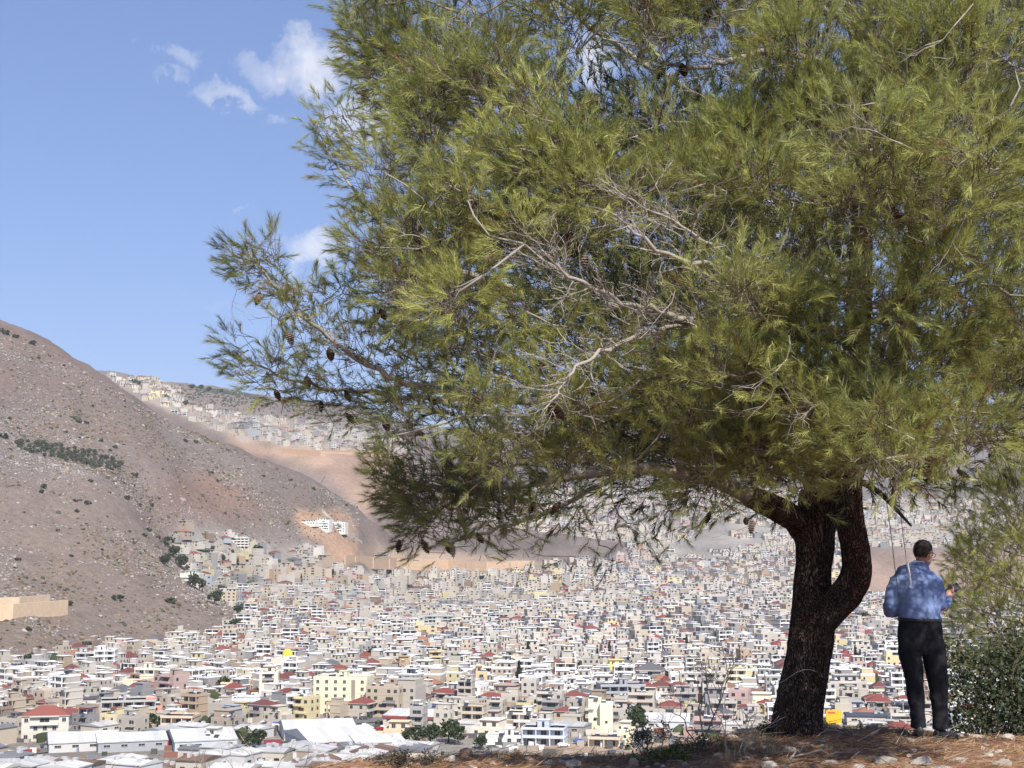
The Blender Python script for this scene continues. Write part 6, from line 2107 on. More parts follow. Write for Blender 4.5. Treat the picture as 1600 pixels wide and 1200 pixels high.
for ln in branch_lines[:2]:
    me = remeshed('limb', [loft(ln, 12)], .025, m_bark)
    tree_part('limb', me)
for ln in branch_lines[2:]:
    tree_part('branch', lines_mesh('branch', [ln]))
# dead stub hanging right of the fork
stub = smooth_line([(pt(1335, 748, 12.0), .032), (pt(1372, 768, 11.7), .024), (pt(1400, 796, 11.5), .017), (pt(1424, 822, 11.4), .008)], 5)
tree_part('dead_branch', lines_mesh('dead_branch', [stub], 8, None, lambda r: np.tile(np.array([(.07, .055, .045)]), (len(r), 1))))

# ---- clumps: where the shoots stand
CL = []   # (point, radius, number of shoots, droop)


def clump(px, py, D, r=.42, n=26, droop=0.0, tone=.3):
    """tone paints light into the needles: 1 = sunny bright outside, 0 = shaded dark inside"""
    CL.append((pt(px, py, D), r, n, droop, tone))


# left outline, one clump after another (px, py, D)
for (a_, b_, D, r, n_) in (
        # uppermost left boughs
        (515, 15, 11.7, .26, 16), (545, 45, 11.7, .30, 18), (530, 85, 11.6, .20, 9), (540, 125, 11.6, .18, 8), (545, 155, 11.6, .15, 6), (590, 40, 11.8, .35, 22), (600, 110, 11.8, .34, 20), (640, 60, 11.9, .38, 24), (640, 170, 11.8, .32, 18), (620, 215, 11.8, .2, 8), (690, 120, 12, .4, 26), (690, 220, 12, .35, 20), (730, 40, 12, .42, 28), (760, 150, 12, .42, 28),
        # bough at 450-600, 150-350
        (468, 180, 11.7, .17, 9), (500, 175, 11.7, .20, 12), (520, 205, 11.7, .17, 8), (475, 225, 11.7, .18, 10), (505, 250, 11.7, .22, 12), (545, 240, 11.7, .17, 8), (540, 290, 11.7, .24, 14), (575, 265, 11.8, .18, 8), (575, 315, 11.7, .26, 15), (530, 325, 11.6, .14, 5), (610, 350, 11.8, .28, 16), (620, 290, 11.9, .26, 14), (650, 320, 11.9, .3, 18), (600, 390, 11.8, .22, 10), (660, 385, 11.9, .32, 18), (690, 300, 12, .34, 20),
        # long bough to the far left
        (352, 395, 10.6, .19, 13), (385, 385, 10.6, .17, 11), (340, 420, 10.6, .12, 6), (385, 430, 10.65, .18, 11), (430, 450, 10.7, .18, 11), (415, 490, 10.7, .18, 11), (460, 470, 10.75, .17, 9), (460, 520, 10.8, .20, 13), (500, 510, 10.85, .18, 9), (520, 550, 10.9, .24, 14), (560, 525, 10.95, .2, 10), (580, 570, 11, .24, 13), (500, 450, 10.9, .14, 6), (545, 400, 11.1, .18, 9), (520, 425, 11, .2, 11), (560, 440, 11.2, .22, 12), (545, 470, 11.1, .16, 7), (600, 480, 11.4, .24, 13), (625, 440, 11.6, .26, 14), (580, 410, 11.4, .2, 9),
        # lower left bough
        (338, 535, 11, .16, 9), (350, 575, 11, .15, 8), (375, 590, 11.05, .17, 9), (400, 560, 11.05, .18, 11), (420, 610, 11.1, .17, 8), (455, 590, 11.1, .2, 11), (470, 625, 11.1, .18, 8), (510, 600, 11.15, .22, 12), (520, 640, 11.15, .18, 7), (560, 620, 11.2, .22, 11), (590, 650, 11.2, .18, 7), (620, 610, 11.3, .26, 14), (640, 660, 11.3, .2, 8), (680, 630, 11.3, .28, 15), (430, 540, 11, .15, 7),
        # hanging mass at 550-850, 700-860
        (565, 735, 11.1, .18, 11), (600, 725, 11.1, .24, 16), (590, 770, 11.1, .22, 14), (640, 740, 11.15, .28, 18), (630, 795, 11.1, .26, 16), (610, 835, 11.0, .16, 7), (670, 775, 11.2, .28, 18), (660, 830, 11.0, .22, 11), (700, 740, 11.25, .26, 15), (720, 800, 11.1, .26, 13), (700, 845, 10.9, .14, 5), (760, 770, 11.3, .28, 14), (780, 820, 11.0, .22, 9), (740, 700, 11.4, .28, 14), (820, 790, 11.2, .26, 11), (840, 740, 11.5, .3, 16), (870, 810, 11.1, .22, 8), (760, 860, 10.9, .14, 4), (800, 850, 10.9, .12, 3)):
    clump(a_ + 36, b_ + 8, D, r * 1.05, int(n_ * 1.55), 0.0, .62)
# wisps hanging below the crown
for (a_, b_, D, r, n_) in ((900, 790, 11.2, .22, 8), (930, 830, 11.0, .2, 6), (960, 860, 10.8, .14, 4), (960, 790, 11.2, .24, 8), (1000, 820, 11.2, .22, 7), (1010, 770, 11.4, .26, 9), (1060, 780, 11.5, .24, 8), (1090, 810, 11.6, .16, 4), (1130, 790, 11.7, .2, 5), (1170, 800, 11.9, .16, 3), (985, 760, 11.3, .26, 10), (900, 870, 10.8, .1, 2), (1050, 830, 11.4, .12, 3),
                           (1420, 760, 11.4, .22, 5), (1460, 745, 11.2, .24, 7), (1500, 735, 11.0, .22, 6), (1540, 715, 10.8, .26, 9), (1580, 690, 10.6, .26, 10), (1400, 740, 11.6, .24, 8), (1620, 670, 10.4, .28, 12), (1470, 700, 11.4, .3, 12), (1530, 670, 11.2, .32, 14)):
    clump(a_, b_, D, r, n_, .5)
# sunlit pads that face the viewer
for (a_, b_, D, r, n_) in ((900, 310, 8.7, .36, 34), (840, 270, 8.9, .36, 32), (870, 240, 9.0, .34, 28), (930, 250, 9.0, .3, 22), (800, 320, 9.2, .36, 26), (760, 370, 9.6, .36, 24), (1020, 210, 9.0, .32, 22), (980, 300, 8.7, .32, 22), (1380, 240, 7.5, .32, 36), (1340, 220, 7.5, .28, 26), (1420, 270, 7.5, .3, 30), (1370, 300, 7.6, .3, 28), (1330, 320, 7.9, .28, 20), (1440, 340, 7.8, .3, 24), (1500, 230, 7.3, .26, 22), (1540, 260, 7.2, .24, 18), (1480, 330, 7.6, .26, 18), (1400, 360, 8.0, .28, 20),
                           (1180, 590, 8.3, .32, 32), (1230, 600, 8.5, .3, 28), (1130, 580, 8.1, .26, 20), (1270, 640, 8.8, .3, 24), (1100, 650, 8.7, .3, 18), (1160, 680, 8.9, .32, 22), (1210, 690, 9.0, .32, 24), (1330, 660, 8.6, .3, 24), (1380, 650, 8.4, .3, 24), (1300, 720, 9.0, .28, 20), (1350, 720, 9.0, .26, 18), (1420, 690, 9.2, .28, 16), (1250, 730, 9.4, .26, 16), (1180, 740, 9.8, .26, 14), (1110, 730, 10, .28, 14), (1060, 690, 9.8, .3, 16), (1390, 590, 8.8, .3, 16),
                           (860, 620, 8.9, .26, 16), (820, 600, 9.2, .28, 16), (880, 660, 9.0, .22, 10), (1060, 330, 8.9, .26, 16), (1200, 340, 9.0, .3, 20), (1240, 390, 9.2, .3, 20), (1150, 330, 9.0, .28, 16), (1260, 330, 9.2, .26, 14), (1120, 450, 9.4, .26, 12), (720, 480, 10.4, .36, 20), (700, 560, 10.6, .34, 18), (780, 540, 10.2, .36, 18), (1040, 560, 9.4, .28, 14), (980, 600, 9.4, .3, 16), (940, 520, 9.4, .22, 8), (1550, 450, 8.8, .34, 20), (1500, 420, 8.6, .32, 18), (1560, 340, 8.2, .32, 20), (1580, 520, 9.0, .34, 20), (1500, 600, 10, .34, 18)):
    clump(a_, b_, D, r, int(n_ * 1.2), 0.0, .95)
# the body of the crown
frg = random.Random(19)
CROWN = [(600, -260), (560, -60), (590, 60), (640, 200), (670, 330), (650, 420), (630, 520), (660, 600), (740, 680), (880, 740), (1000, 745), (1120, 760), (1200, 765), (1290, 735), (1400, 720), (1500, 690), (1600, 650), (1900, 600), (2050, 200), (1950, -260)]
CLEAR = [(905, 90, 30), (1200, 305, 16), (1330, 552, 18), (955, 130, 8)]
BARE = [[(1255, 434), (1165, 425), (1040, 395), (960, 335)], [(1110, 500), (1045, 492), (960, 466), (890, 428), (845, 390)], [(1040, 510), (940, 552), (890, 590), (850, 640)], [(1090, 370), (1010, 325)], [(1180, 82), (1090, 105), (1000, 90)],
        [(1000, 180), (880, 180), (820, 175)], [(700, 605), (560, 562), (440, 478)]]


def near_bare(a_, b_, d_):
    for q in BARE:
        for i in range(len(q) - 1):
            ax, ay = q[i]; bx, by_ = q[i + 1]
            t_ = max(0, min(1, ((a_ - ax) * (bx - ax) + (b_ - ay) * (by_ - ay)) / ((bx - ax) ** 2 + (by_ - ay) ** 2)))
            if (a_ - ax - t_ * (bx - ax)) ** 2 + (b_ - ay - t_ * (by_ - ay)) ** 2 < d_ * d_:
                return True
    return False


pads = []
tries = 0
while len(pads) < 62 and tries < 6000:
    tries += 1
    a_, b_ = frg.uniform(620, 1760), frg.uniform(-60, 725)
    if not in_poly(np.array([a_]), np.array([b_]), CROWN)[0] or any((a_ - q[0]) ** 2 + (b_ - q[1]) ** 2 < 100 ** 2 for q in pads) or near_bare(a_, b_, 62):
        continue
    q = pt(a_, b_, 9.6)
    ss = 1 - ((q.x - 3.0) / 6.3) ** 2 - ((q.z - 3.2) / 5.4) ** 2
    if ss < .04:
        continue
    D = max(9.0 if a_ < 1150 else 7.9, 12.2 - 4.1 * math.sqrt(ss) + frg.uniform(-.2, .8))
    pads.append((a_, b_))
    c = pt(a_, b_, D)
    for k in range(frg.randint(5, 8)):
        CL.append((c + Vector((frg.gauss(0, .23), frg.gauss(0, .18), frg.gauss(0, .11))), frg.uniform(.2, .28), frg.randint(20, 27), 0.0, frg.uniform(.65, 1.05)))
cnt = 0
while cnt < 215:
    a_, b_ = frg.uniform(560, 2050), frg.uniform(-260, 760)
    if not in_poly(np.array([a_]), np.array([b_]), CROWN)[0]:
        continue
    D = 11.0 + 5.4 * frg.random()
    p = pt(a_, b_, D)
    ex = ((p.x - 3.0) / 6.3) ** 2 + ((D - 12.3) / 5.0) ** 2 + ((p.z - 3.2) / 5.2) ** 2
    if ex > 1 or (ex < .12 and frg.random() < .8):
        continue
    if D < 11 and near_bare(a_, b_, 55):
        continue
    if a_ > 1720 and (p.x > 5.2 or frg.random() < .5):
        continue
    if b_ < -40 and frg.random() < .35:
        continue
    if any((a_ - q[0]) ** 2 + (b_ - q[1]) ** 2 < (q[2] + 45) ** 2 for q in CLEAR):
        continue
    clump(a_, b_, D, frg.uniform(.34, .5), frg.randint(17, 28))
    cnt += 1

for k in range(50):
    a_, b_, D = frg.uniform(1180, 1720), frg.uniform(-30, 640), frg.uniform(10.4, 11.6)
    clump(a_, b_, D, frg.uniform(.3, .42), frg.randint(18, 28))
for k in range(28):                        # boughs added mostly out of view to shade the standing man
    a_, b_, D = frg.uniform(1570, 1790), frg.uniform(420, 665), frg.uniform(9.5, 11.4)
    clump(a_, b_, D, .36, 22, 0.0, .5)
for k in range(26):
    a_, b_, D = frg.uniform(610, 880), frg.uniform(715, 815), frg.uniform(10.8, 12.2)
    clump(a_, b_, D, frg.uniform(.2, .3), frg.randint(12, 18), .1)
# the shaded far side of the crown
CLB = []
n0 = len(CL)
while len(CL) - n0 < 300:
    a_, b_, D = frg.uniform(640, 1720), frg.uniform(-120, 740), frg.uniform(11.6, 15.6)
    p = pt(a_, b_, D)
    if not in_poly(np.array([a_]), np.array([b_]), CROWN)[0] or ((p.x - 3.2) / 6.5) ** 2 + ((D - 12.3) / 4.8) ** 2 > 1:
        continue
    if any((a_ - q[0]) ** 2 + (b_ - q[1]) ** 2 < (q[2] + 30) ** 2 for q in CLEAR):
        continue
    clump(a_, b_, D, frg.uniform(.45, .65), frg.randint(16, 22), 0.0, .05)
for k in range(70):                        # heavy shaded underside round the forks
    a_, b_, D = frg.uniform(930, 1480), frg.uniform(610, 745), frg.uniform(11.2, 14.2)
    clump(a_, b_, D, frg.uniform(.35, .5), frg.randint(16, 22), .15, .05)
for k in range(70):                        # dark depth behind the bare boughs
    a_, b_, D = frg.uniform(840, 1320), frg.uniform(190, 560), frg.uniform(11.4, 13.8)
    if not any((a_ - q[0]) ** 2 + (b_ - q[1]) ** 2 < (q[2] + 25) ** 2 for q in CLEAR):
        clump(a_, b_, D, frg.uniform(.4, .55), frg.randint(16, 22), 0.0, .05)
CLB = CL[n0:]
CLA = []
for c_ in CL[:n0]:                         # what lies outside the view needs no fine needles
    qx, qy = to_px(c_[0].x, c_[0].y, c_[0].z)
    (CLB if qx > 1665 or qy < -75 else CLA).append(c_)
# ---- join every clump to the nearest wood
nP = []
for ln in branch_lines:
    nP += [p for p, r in ln[len(ln) // 5:]]
nP = np.array([p[:] for p in nP])
nCost = np.zeros(len(nP))
cpts = np.array([c[0][:] for c in CL])
order = np.argsort([np.min(np.linalg.norm(nP - q, axis=1)) for q in cpts])
nodesP = list(nP); nodesC = list(nCost)
PA = np.array(nodesP); PC = np.array(nodesC)
links = []
for k in order:
    q = cpts[k]
    d = np.linalg.norm(PA - q, axis=1)
    j = int(np.argmin(d + .25 * PC))
    a_, b_ = Vector(PA[j]), Vector(q)
    L = (b_ - a_).length
    if L < .05:
        continue
    m = max(3, int(L / .16))
    bow = Vector((prg.gauss(0, .1), prg.gauss(0, .1), -.12 * L))
    path = []
    for i in range(m + 1):
        t = i / m
        w = math.sin(math.pi * t)
        path.append(a_.lerp(b_, t) + bow * w + Vector((prg.gauss(0, .012), prg.gauss(0, .012), prg.gauss(0, .012))) * (w > .01))
    r0 = .006 + .006 * L
    links.append([(p, r0 * (1 - .55 * i / m)) for i, p in enumerate(path)])
    PA = np.concatenate([PA, np.array([p[:] for p in path[1:]])])
    PC = np.concatenate([PC, PC[j] + L * np.arange(1, m + 1) / m])
for g_ in range(0, len(links), 24):
    pass
tree_part('branchlets', lines_mesh('branchlets', links, 5))['kind'] = 'stuff'

# ---- shoots and needles
CENTER = Vector((3.0, 12.4, 2.2))


def make_foliage(clumps, center, rs, needle_len=(.062, .098), n_needles=(44, 58), shoot_len=(.10, .2), width=.0016, tint=None, up=.45, dens=1.25):
    shoots = []
    twigs = []
    for (c, r, n_, droop, *tone) in clumps:
        tone = tone[0] if tone else .6
        outw = (c - center)
        outw.z *= .6
        outw.normalize()
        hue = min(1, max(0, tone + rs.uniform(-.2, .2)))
        axis_ = (outw * .75 + Vector((0, 0, up - droop * 1.5)) + Vector((rs.gauss(0, .35), rs.gauss(0, .35), rs.gauss(0, .25)))).normalized()
        for s in range(int(n_ * dens)):
            # start inside the clump, grow outwards and up
            od = Vector((rs.gauss(0, 1), rs.gauss(0, 1), rs.gauss(0, 1))).normalized()
            od = (od + axis_ * .6).normalized()
            off = od * r * rs.random() ** .38
            d = (axis_ * .4 + od * .75 + Vector((rs.gauss(0, .25), rs.gauss(0, .25), rs.gauss(.06, .25)))).normalized()
            L = rs.uniform(*shoot_len)
            p = c + off
            b_ = c + off * .35 - axis_ * r * .3 + Vector((rs.gauss(0, .05), rs.gauss(0, .05), rs.gauss(0, .05)))
            twigs.append((b_, p, .0034, .0018))
            shoots.append((p, d, L, hue, rs.random()))
    ns = len(shoots)
    nr = np.random.default_rng(int(rs.random() * 1e6))
    P_ = np.array([s[0][:] for s in shoots]); Dd = np.array([s[1][:] for s in shoots]); LL = np.array([s[2] for s in shoots]); hu = np.array([s[3] for s in shoots]); h2 = np.array([s[4] for s in shoots])
    cnts = nr.integers(n_needles[0], n_needles[1], ns)
    si = np.repeat(np.arange(ns), cnts)
    m = len(si)
    h = np.where(np.abs(Dd[:, 2:3]) > .9, np.array([[1., 0, 0]]), np.array([[0, 0, 1.]]))
    e1 = np.cross(Dd, h); e1 /= np.linalg.norm(e1, axis=1, keepdims=True); e2 = np.cross(Dd, e1)
    t = nr.uniform(0.05, 1, m) ** .8
    az = nr.uniform(0, 2 * np.pi, m)
    spread = np.clip(nr.normal(.66, .2, m) - .28 * t, .08, 1.2)
    rad = e1[si] * np.cos(az)[:, None] + e2[si] * np.sin(az)[:, None]
    nd = Dd[si] * np.cos(spread)[:, None] + rad * np.sin(spread)[:, None]
    nd[:, 2] -= .06
    nl = nr.uniform(needle_len[0], needle_len[1], m) * (1.05 - .25 * t)
    b0 = P_[si] + Dd[si] * (t * LL[si])[:, None]
    side = np.cross(nd, nr.normal(0, 1, (m, 3))); side /= np.linalg.norm(side, axis=1, keepdims=True) + 1e-9
    tip = b0 + nd * nl[:, None] + Dd[si] * (nl * .12)[:, None]
    mid = b0 + nd * (nl * .5)[:, None]
    V = np.stack([b0 - side * width, b0 + side * width, tip], 1).reshape(-1, 3)
    F = np.arange(m * 3).reshape(m, 3)
    c0 = np.array([(.055, .074, .038)]); c1 = np.array([(.47, .485, .155)]); c2 = np.array([(.28, .21, .07)])  # dark and bright ends of the crown shade and sunlight painted into the needles
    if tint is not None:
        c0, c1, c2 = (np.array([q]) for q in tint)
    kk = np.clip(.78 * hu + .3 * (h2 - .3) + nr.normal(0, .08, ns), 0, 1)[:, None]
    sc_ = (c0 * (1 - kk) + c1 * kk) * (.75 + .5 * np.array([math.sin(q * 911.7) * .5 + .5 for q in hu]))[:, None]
    dry = (nr.uniform(0, 1, ns) < .05)[:, None]
    sc_ = np.where(dry, c2, sc_)
    C = np.repeat(sc_[si] * nr.uniform(.75, 1.25, (m, 1)), 3, 0)
    return V, F, C, twigs, shoots


V, F, C, twigs, shoots = make_foliage(CLA, CENTER, random.Random(2))
NF = len(CLB)
Vb, Fb, Cb, twb, _ = make_foliage(CLB, CENTER, random.Random(22), n_needles=(20, 26), width=.0052, shoot_len=(.12, .24), needle_len=(.085, .12))
F = np.concatenate([F, Fb + len(V)]); V = np.concatenate([V, Vb]); C = np.concatenate([C, Cb]); twigs = twigs + twb[::2]
print('needles', len(F), 'shoots', len(shoots))
o = tree_part('crown', np_mesh('crown', V, F, m_needle, C)); o['kind'] = 'stuff'
A_r = np.array([s_[2] for s_ in twigs])
tw_col = np.tile(np.array([(.16, .13, .10)]), (len(twigs), 1)) * np.random.default_rng(1).uniform(.5, 1.35, (len(twigs), 1))
o = tree_part('twigs', segs_mesh('twigs', twigs, m_twig, 3, tw_col)); o['kind'] = 'stuff'

# bare dead twigs hanging inside and below the crown
drg = random.Random(8)
dead = []
for k in range(230):
    c = CL[drg.randrange(n0)]
    p = c[0] + Vector((drg.gauss(0, .25), drg.gauss(0, .25), drg.gauss(-.1, .2)))
    qx, qy = to_px(p.x, p.y, p.z)
    if 1190 < qx < 1400 and qy > 690:
        continue
    dead += twig_net(k, [(p, Vector((drg.gauss(-.2, .6), drg.gauss(-.2, .6), drg.gauss(-.25, .5))))], drg.uniform(.12, .3), .55, 2, drg.uniform(.002, .0045), kink=.6)
for ln in branch_lines[2 + 7:2 + 11] + branch_lines[2 + 17:2 + 18] + branch_lines[2 + 2:2 + 4]:
    for i in list(range(5, len(ln) - 1)) * 2:
        p, r = ln[i]
        dd = (ln[i + 1][0] - ln[i - 1][0]).normalized() + Vector((drg.gauss(0, .6), drg.gauss(0, .6), drg.gauss(.1, .6)))
        dead += twig_net(drg.randrange(99999), [(p, dd)], drg.uniform(.08, .2), .5, 2, min(.0045, r * .45), kink=.55)
dc = np.tile(np.array([(.33, .295, .25)]), (len(dead), 1)) * np.random.default_rng(5).uniform(.5, 1.3, (len(dead), 1))
o = tree_part('dead_twigs', segs_mesh('dead_twigs', dead, m_twig, 3, dc)); o['kind'] = 'stuff'

# rust-coloured dead sprays
CLd = [(pt(1432, 722, 10.2), .10, 6, .3), (pt(1420, 745, 10.2), .10, 6, .4), (pt(1440, 750, 10.1), .08, 4, .5), (pt(1255, 325, 9.1), .05, 2, 0)]
V, F, C, tw2, _ = make_foliage(CLd, CENTER, random.Random(5), tint=((.40, .15, .09), (.45, .20, .12), (.42, .18, .1)))
o = tree_part('dead_spray', np_mesh('dead_spray', V, F, m_needle, C)); o['kind'] = 'stuff'

# ---- cones
m_cone = plain_mat('pine_cone', (.085, .05, .036), .8, .15, 0, .4, 60, coords='Object')
m_cone2 = plain_mat('weathered_cone', (.22, .17, .14), .85, .15, 0, .4, 60, coords='Object')


def cone_mesh(mat):
    v, f = [], []
    nring, nseg = 8, 9
    for i in range(nring):
        t = i / (nring - 1)
        prof = math.sin(math.pi * (t * .86 + .12)) ** .8 * .021
        for s in range(nseg):
            a_ = 2 * math.pi * (s + .5 * (i % 2)) / nseg
            for (zz, rr) in ((0, .72), (.0075, 1.18), (.011, .8)):
                v.append((math.cos(a_) * prof * rr, math.sin(a_) * prof * rr, -(t * .085 + zz)))
    def vid(i, s, k):
        return (i * nseg + s % nseg) * 3 + k
    for i in range(nring):
        for s in range(nseg):
            f.append((vid(i, s, 0), vid(i, s + 1, 0), vid(i, s + 1, 1), vid(i, s, 1)))
            f.append((vid(i, s, 1), vid(i, s + 1, 1), vid(i, s + 1, 2), vid(i, s, 2)))
    return np_mesh('pine_cone', np.array(v), np.array(f), mat)


cm = [cone_mesh(m_cone), cone_mesh(m_cone2)]
CONES = [(372, 458, 10.6), (380, 462, 10.6), (560, 485, 10.9), (556, 492, 10.9), (637, 622, 11.2), (445, 590, 11.05), (505, 612, 11.1), (468, 628, 11.1), (507, 648, 11.1), (565, 655, 11.2), (545, 320, 11.6), (515, 325, 11.6), (538, 92, 11.5), (548, 88, 11.5), (532, 142, 11.5), (540, 140, 11.5), (665, 850, 10.9), (672, 852, 10.9), (780, 802, 11), (835, 790, 11.1), (875, 790, 11.1), (965, 470, 9.2), (972, 478, 9.2), (960, 490, 9.2), (865, 640, 8.7), (860, 632, 8.7), (1090, 455, 9.2), (1155, 440, 9.3), (1165, 436, 9.3), (1218, 430, 9.8),
         (1108, 18, 9.2), (1035, 105, 9.2), (1065, 105, 9.2), (1250, 48, 9.5), (1175, 68, 9.8), (1180, 60, 9.8), (750, 312, 9.6), (757, 318, 9.6), (890, 385, 8.9), (900, 378, 8.9), (908, 392, 8.9), (880, 372, 8.9), (915, 400, 8.9), (1590, 690, 10.4), (1545, 715, 10.7), (1495, 740, 10.9), (1450, 735, 11.1), (1110, 805, 11.5), (1165, 815, 11.8), (1175, 818, 11.8), (1400, 290, 7.8), (1395, 330, 7.8), (1425, 300, 7.8), (1415, 340, 7.9), (1300, 750, 9.4), (745, 840, 10.9), (590, 845, 10.9), (625, 845, 10.9), (690, 800, 11), (1000, 700, 10.5), (1060, 720, 10.5), (930, 690, 10.8),
         (600, 330, 11.7), (585, 360, 11.7), (640, 450, 11.4), (480, 545, 10.8), (415, 520, 10.7), (395, 610, 11)]
krg = random.Random(3)
for (a_, b_, D) in CONES:
    if a_ < 700:
        a_, b_ = a_ + 34, b_ + 4
    o = link('pine_cone', cm[krg.random() < .3], tree)
    o.location = pt(a_, b_ - 6, D) - TREE0
    o.rotation_euler = (krg.gauss(0, .5), krg.gauss(0, .5), krg.uniform(0, 6))
    k = krg.uniform(1.0, 1.5)
    o.scale = (k, k, k)
print('pine', time.time() - T0)

# ================================================================== young pine at the right edge
yp = empty('young_pine', pt(1600, 1165, 15.2))
tag(yp, 'bushy young pine at the right edge behind the standing man', 'tree')
YC = []
yrg = random.Random(14)
for (a_, b_, D, r, n_) in ((1500, 790, 15, .2, 16), (1520, 830, 15, .24, 20), (1510, 870, 15, .22, 16), (1540, 870, 15, .26, 20), (1560, 790, 15.2, .26, 20), (1590, 720, 15.3, .28, 24), (1575, 760, 15.2, .26, 20), (1600, 700, 15.3, .28, 20), (1545, 760, 15.2, .14, 8), (1600, 780, 15, .3, 24), (1580, 830, 15, .3, 24), (1530, 910, 15, .26, 18), (1570, 900, 15, .3, 24), (1600, 860, 15, .3, 24), (1510, 940, 14.9, .24, 16), (1550, 950, 14.9, .28, 20), (1600, 940, 14.9, .32, 24), (1500, 965, 14.8, .22, 16), (1560, 990, 14.8, .3, 20), (1600, 1010, 14.8, .3, 22),
                            (1640, 740, 15.4, .35, 24), (1640, 860, 15.2, .38, 26), (1640, 980, 15, .38, 26), (1690, 800, 15.5, .4, 26), (1690, 950, 15.4, .4, 26), (1660, 1060, 15, .4, 24), (1500, 1000, 14.9, .2, 14), (1530, 1030, 14.9, .26, 18), (1570, 1040, 14.7, .3, 22), (1610, 1060, 14.7, .32, 22), (1510, 1060, 14.7, .2, 12), (1545, 1080, 14.6, .22, 14), (1485, 930, 14.7, .14, 10), (1490, 880, 14.8, .12, 8)):
    YC.append((pt(a_, b_, D), r, n_, 0.0, .9 if b_ < 960 else .45))  # upper clumps brighter, lower ones darker: sun and shade put into the needle colour
    if a_ > 1530 and b_ > 760:
        YC.append((pt(a_ + yrg.uniform(-25, 25), b_ + yrg.uniform(-25, 25), D + yrg.uniform(.4, 1.3)), r, n_, 0.0, .3))
YCEN = pt(1640, 980, 15.6)
V, F, C, tw3, _ = make_foliage(YC, YCEN, random.Random(6), dens=1.9, needle_len=(.06, .095), n_needles=(40, 60), tint=((.12, .145, .05), (.52, .53, .15), (.3, .27, .1)), up=.6)
o = link('crown', np_mesh('crown', V, F, m_needle, C), yp); o.location = -yp.location; o['kind'] = 'stuff'
tws = np.tile(np.array([(.20, .16, .125)]), (len(tw3), 1))
o = link('twigs', segs_mesh('twigs', tw3, m_twig, 3, tws), yp); o.location = -yp.location; o['kind'] = 'stuff'
stem = smooth_line([(pt(1610, 1190, 15.3), .09), (pt(1625, 1050, 15.4), .08), (pt(1620, 900, 15.4), .06), (pt(1605, 740, 15.4), .03), (pt(1600, 690, 15.4), .01)], 6)
o = link('trunk', lines_mesh('trunk', [stem]), yp); o.location = -yp.location
spt = [p for p, r in stem]
lk = []
for (c, r, n_, dr, *_) in YC:
    s0 = min(spt, key=lambda q: (q - c).length + abs(q.z - (c.z - .35)))
    mid = s0.lerp(c, .5) + Vector((0, 0, -.06))
    lk.append(smooth_line([(s0, .016), (mid, .012), (c, .005)], 4))
o = link('branches', lines_mesh('branches', lk, 5), yp); o.location = -yp.location; o['kind'] = 'stuff'

# bush under it, its leaf colour darkened to give the pine's shade
m_bushleaf = attr_mat('bush_leaves', .6, .3, 4.0, .25)
bush = empty('shade_bush', pt(1550, 1165, 13.9))
tag(bush, 'dense dark evergreen bush behind the man\'s legs at the right edge', 'shrub')
brg = np.random.default_rng(13)
pts_ = []
for (a_, b_, D, r, n_) in ((1500, 1060, 14.2, .26, 260), (1540, 1050, 14.2, .34, 500), (1590, 1060, 14.2, .36, 600), (1510, 1110, 14, .26, 300), (1560, 1110, 14, .32, 600), (1600, 1120, 14, .34, 600), (1640, 1060, 14.3, .45, 600), (1490, 1020, 14.3, .16, 90), (1485, 1130, 14, .14, 120), (1640, 1120, 14, .4, 500), (1530, 1140, 13.8, .22, 260), (1580, 1010, 14.4, .3, 300)):
    c = np.array(pt(a_, b_, D)[:])
    q = brg.normal(0, 1, (n_, 3)); q /= np.linalg.norm(q, axis=1, keepdims=True)
    pts_.append(c + q * r * brg.uniform(.1, 1, (n_, 1)) ** .5)
Pb = np.concatenate(pts_)
Pb = np.repeat(Pb[brg.uniform(0, 1, len(Pb)) < .34], 4, 0)
Pb = Pb + brg.normal(0, .055, Pb.shape)
nb = len(Pb)
d1 = brg.normal(0, 1, (nb, 3)); d1 /= np.linalg.norm(d1, axis=1, keepdims=True)
d2 = np.cross(d1, brg.normal(0, 1, (nb, 3))); d2 /= np.linalg.norm(d2, axis=1, keepdims=True)
s = .022 * brg.uniform(.5, 1.5, (nb, 1))
V = np.stack([Pb - d1 * s, Pb + d2 * s * .55, Pb + d1 * s, Pb - d2 * s * .55], 1).reshape(-1, 3)
C = np.repeat(np.array([(.034, .046, .022)]) * brg.uniform(.6, 1.7, (nb, 1)), 4, 0)  # near-black leaf colour carries the shade under the young pine
o = link('leaves', np_mesh('leaves', V, np.arange(nb * 4).reshape(nb, 4), m_bushleaf, C), bush); o.location = -bush.location; o['kind'] = 'stuff'
bs = []
for k in range(60):
    e_ = Vector(Pb[int(brg.integers(0, nb))])
    b0_ = pt(1550 + float(brg.uniform(-40, 60)), 1165, 14.0)
    m_ = b0_.lerp(e_, .5) + Vector((0, 0, -.05))
    bs.append(smooth_line([(b0_, .012), (m_, .008), (e_, .003)], 4))
o = link('stems', lines_mesh('stems', bs, 4, None, lambda r: np.tile(np.array([(.12, .09, .07)]), (len(r), 1))), bush); o.location = -bush.location; o['kind'] = 'stuff'
small = shrub('leafy_shrub', 1196, 1146, 'dark leafy seedling at the left foot of the pine trunk', m_thorn, 33, 6, .05, .6, 2, .003, .12, (3, .016, [(.035, .045, .02)], .8))
print('young pine', time.time() - T0)

# ================================================================== THE STANDING MAN
MD = 12.45
man = empty('person', fore_at(1452, 1140))
tag(man, 'person in blue shirt and black trousers standing with back turned, looking at a phone', 'person')


def mp_(px, py, dy=0.0):
    return pt(px, py, MD + dy)


def sec(lst):
    """(px, py, dy, rx, ry)"""
    return smooth_line([(mp_(a, b_, c), 0) for (a, b_, c, *_) in lst], 1), lst


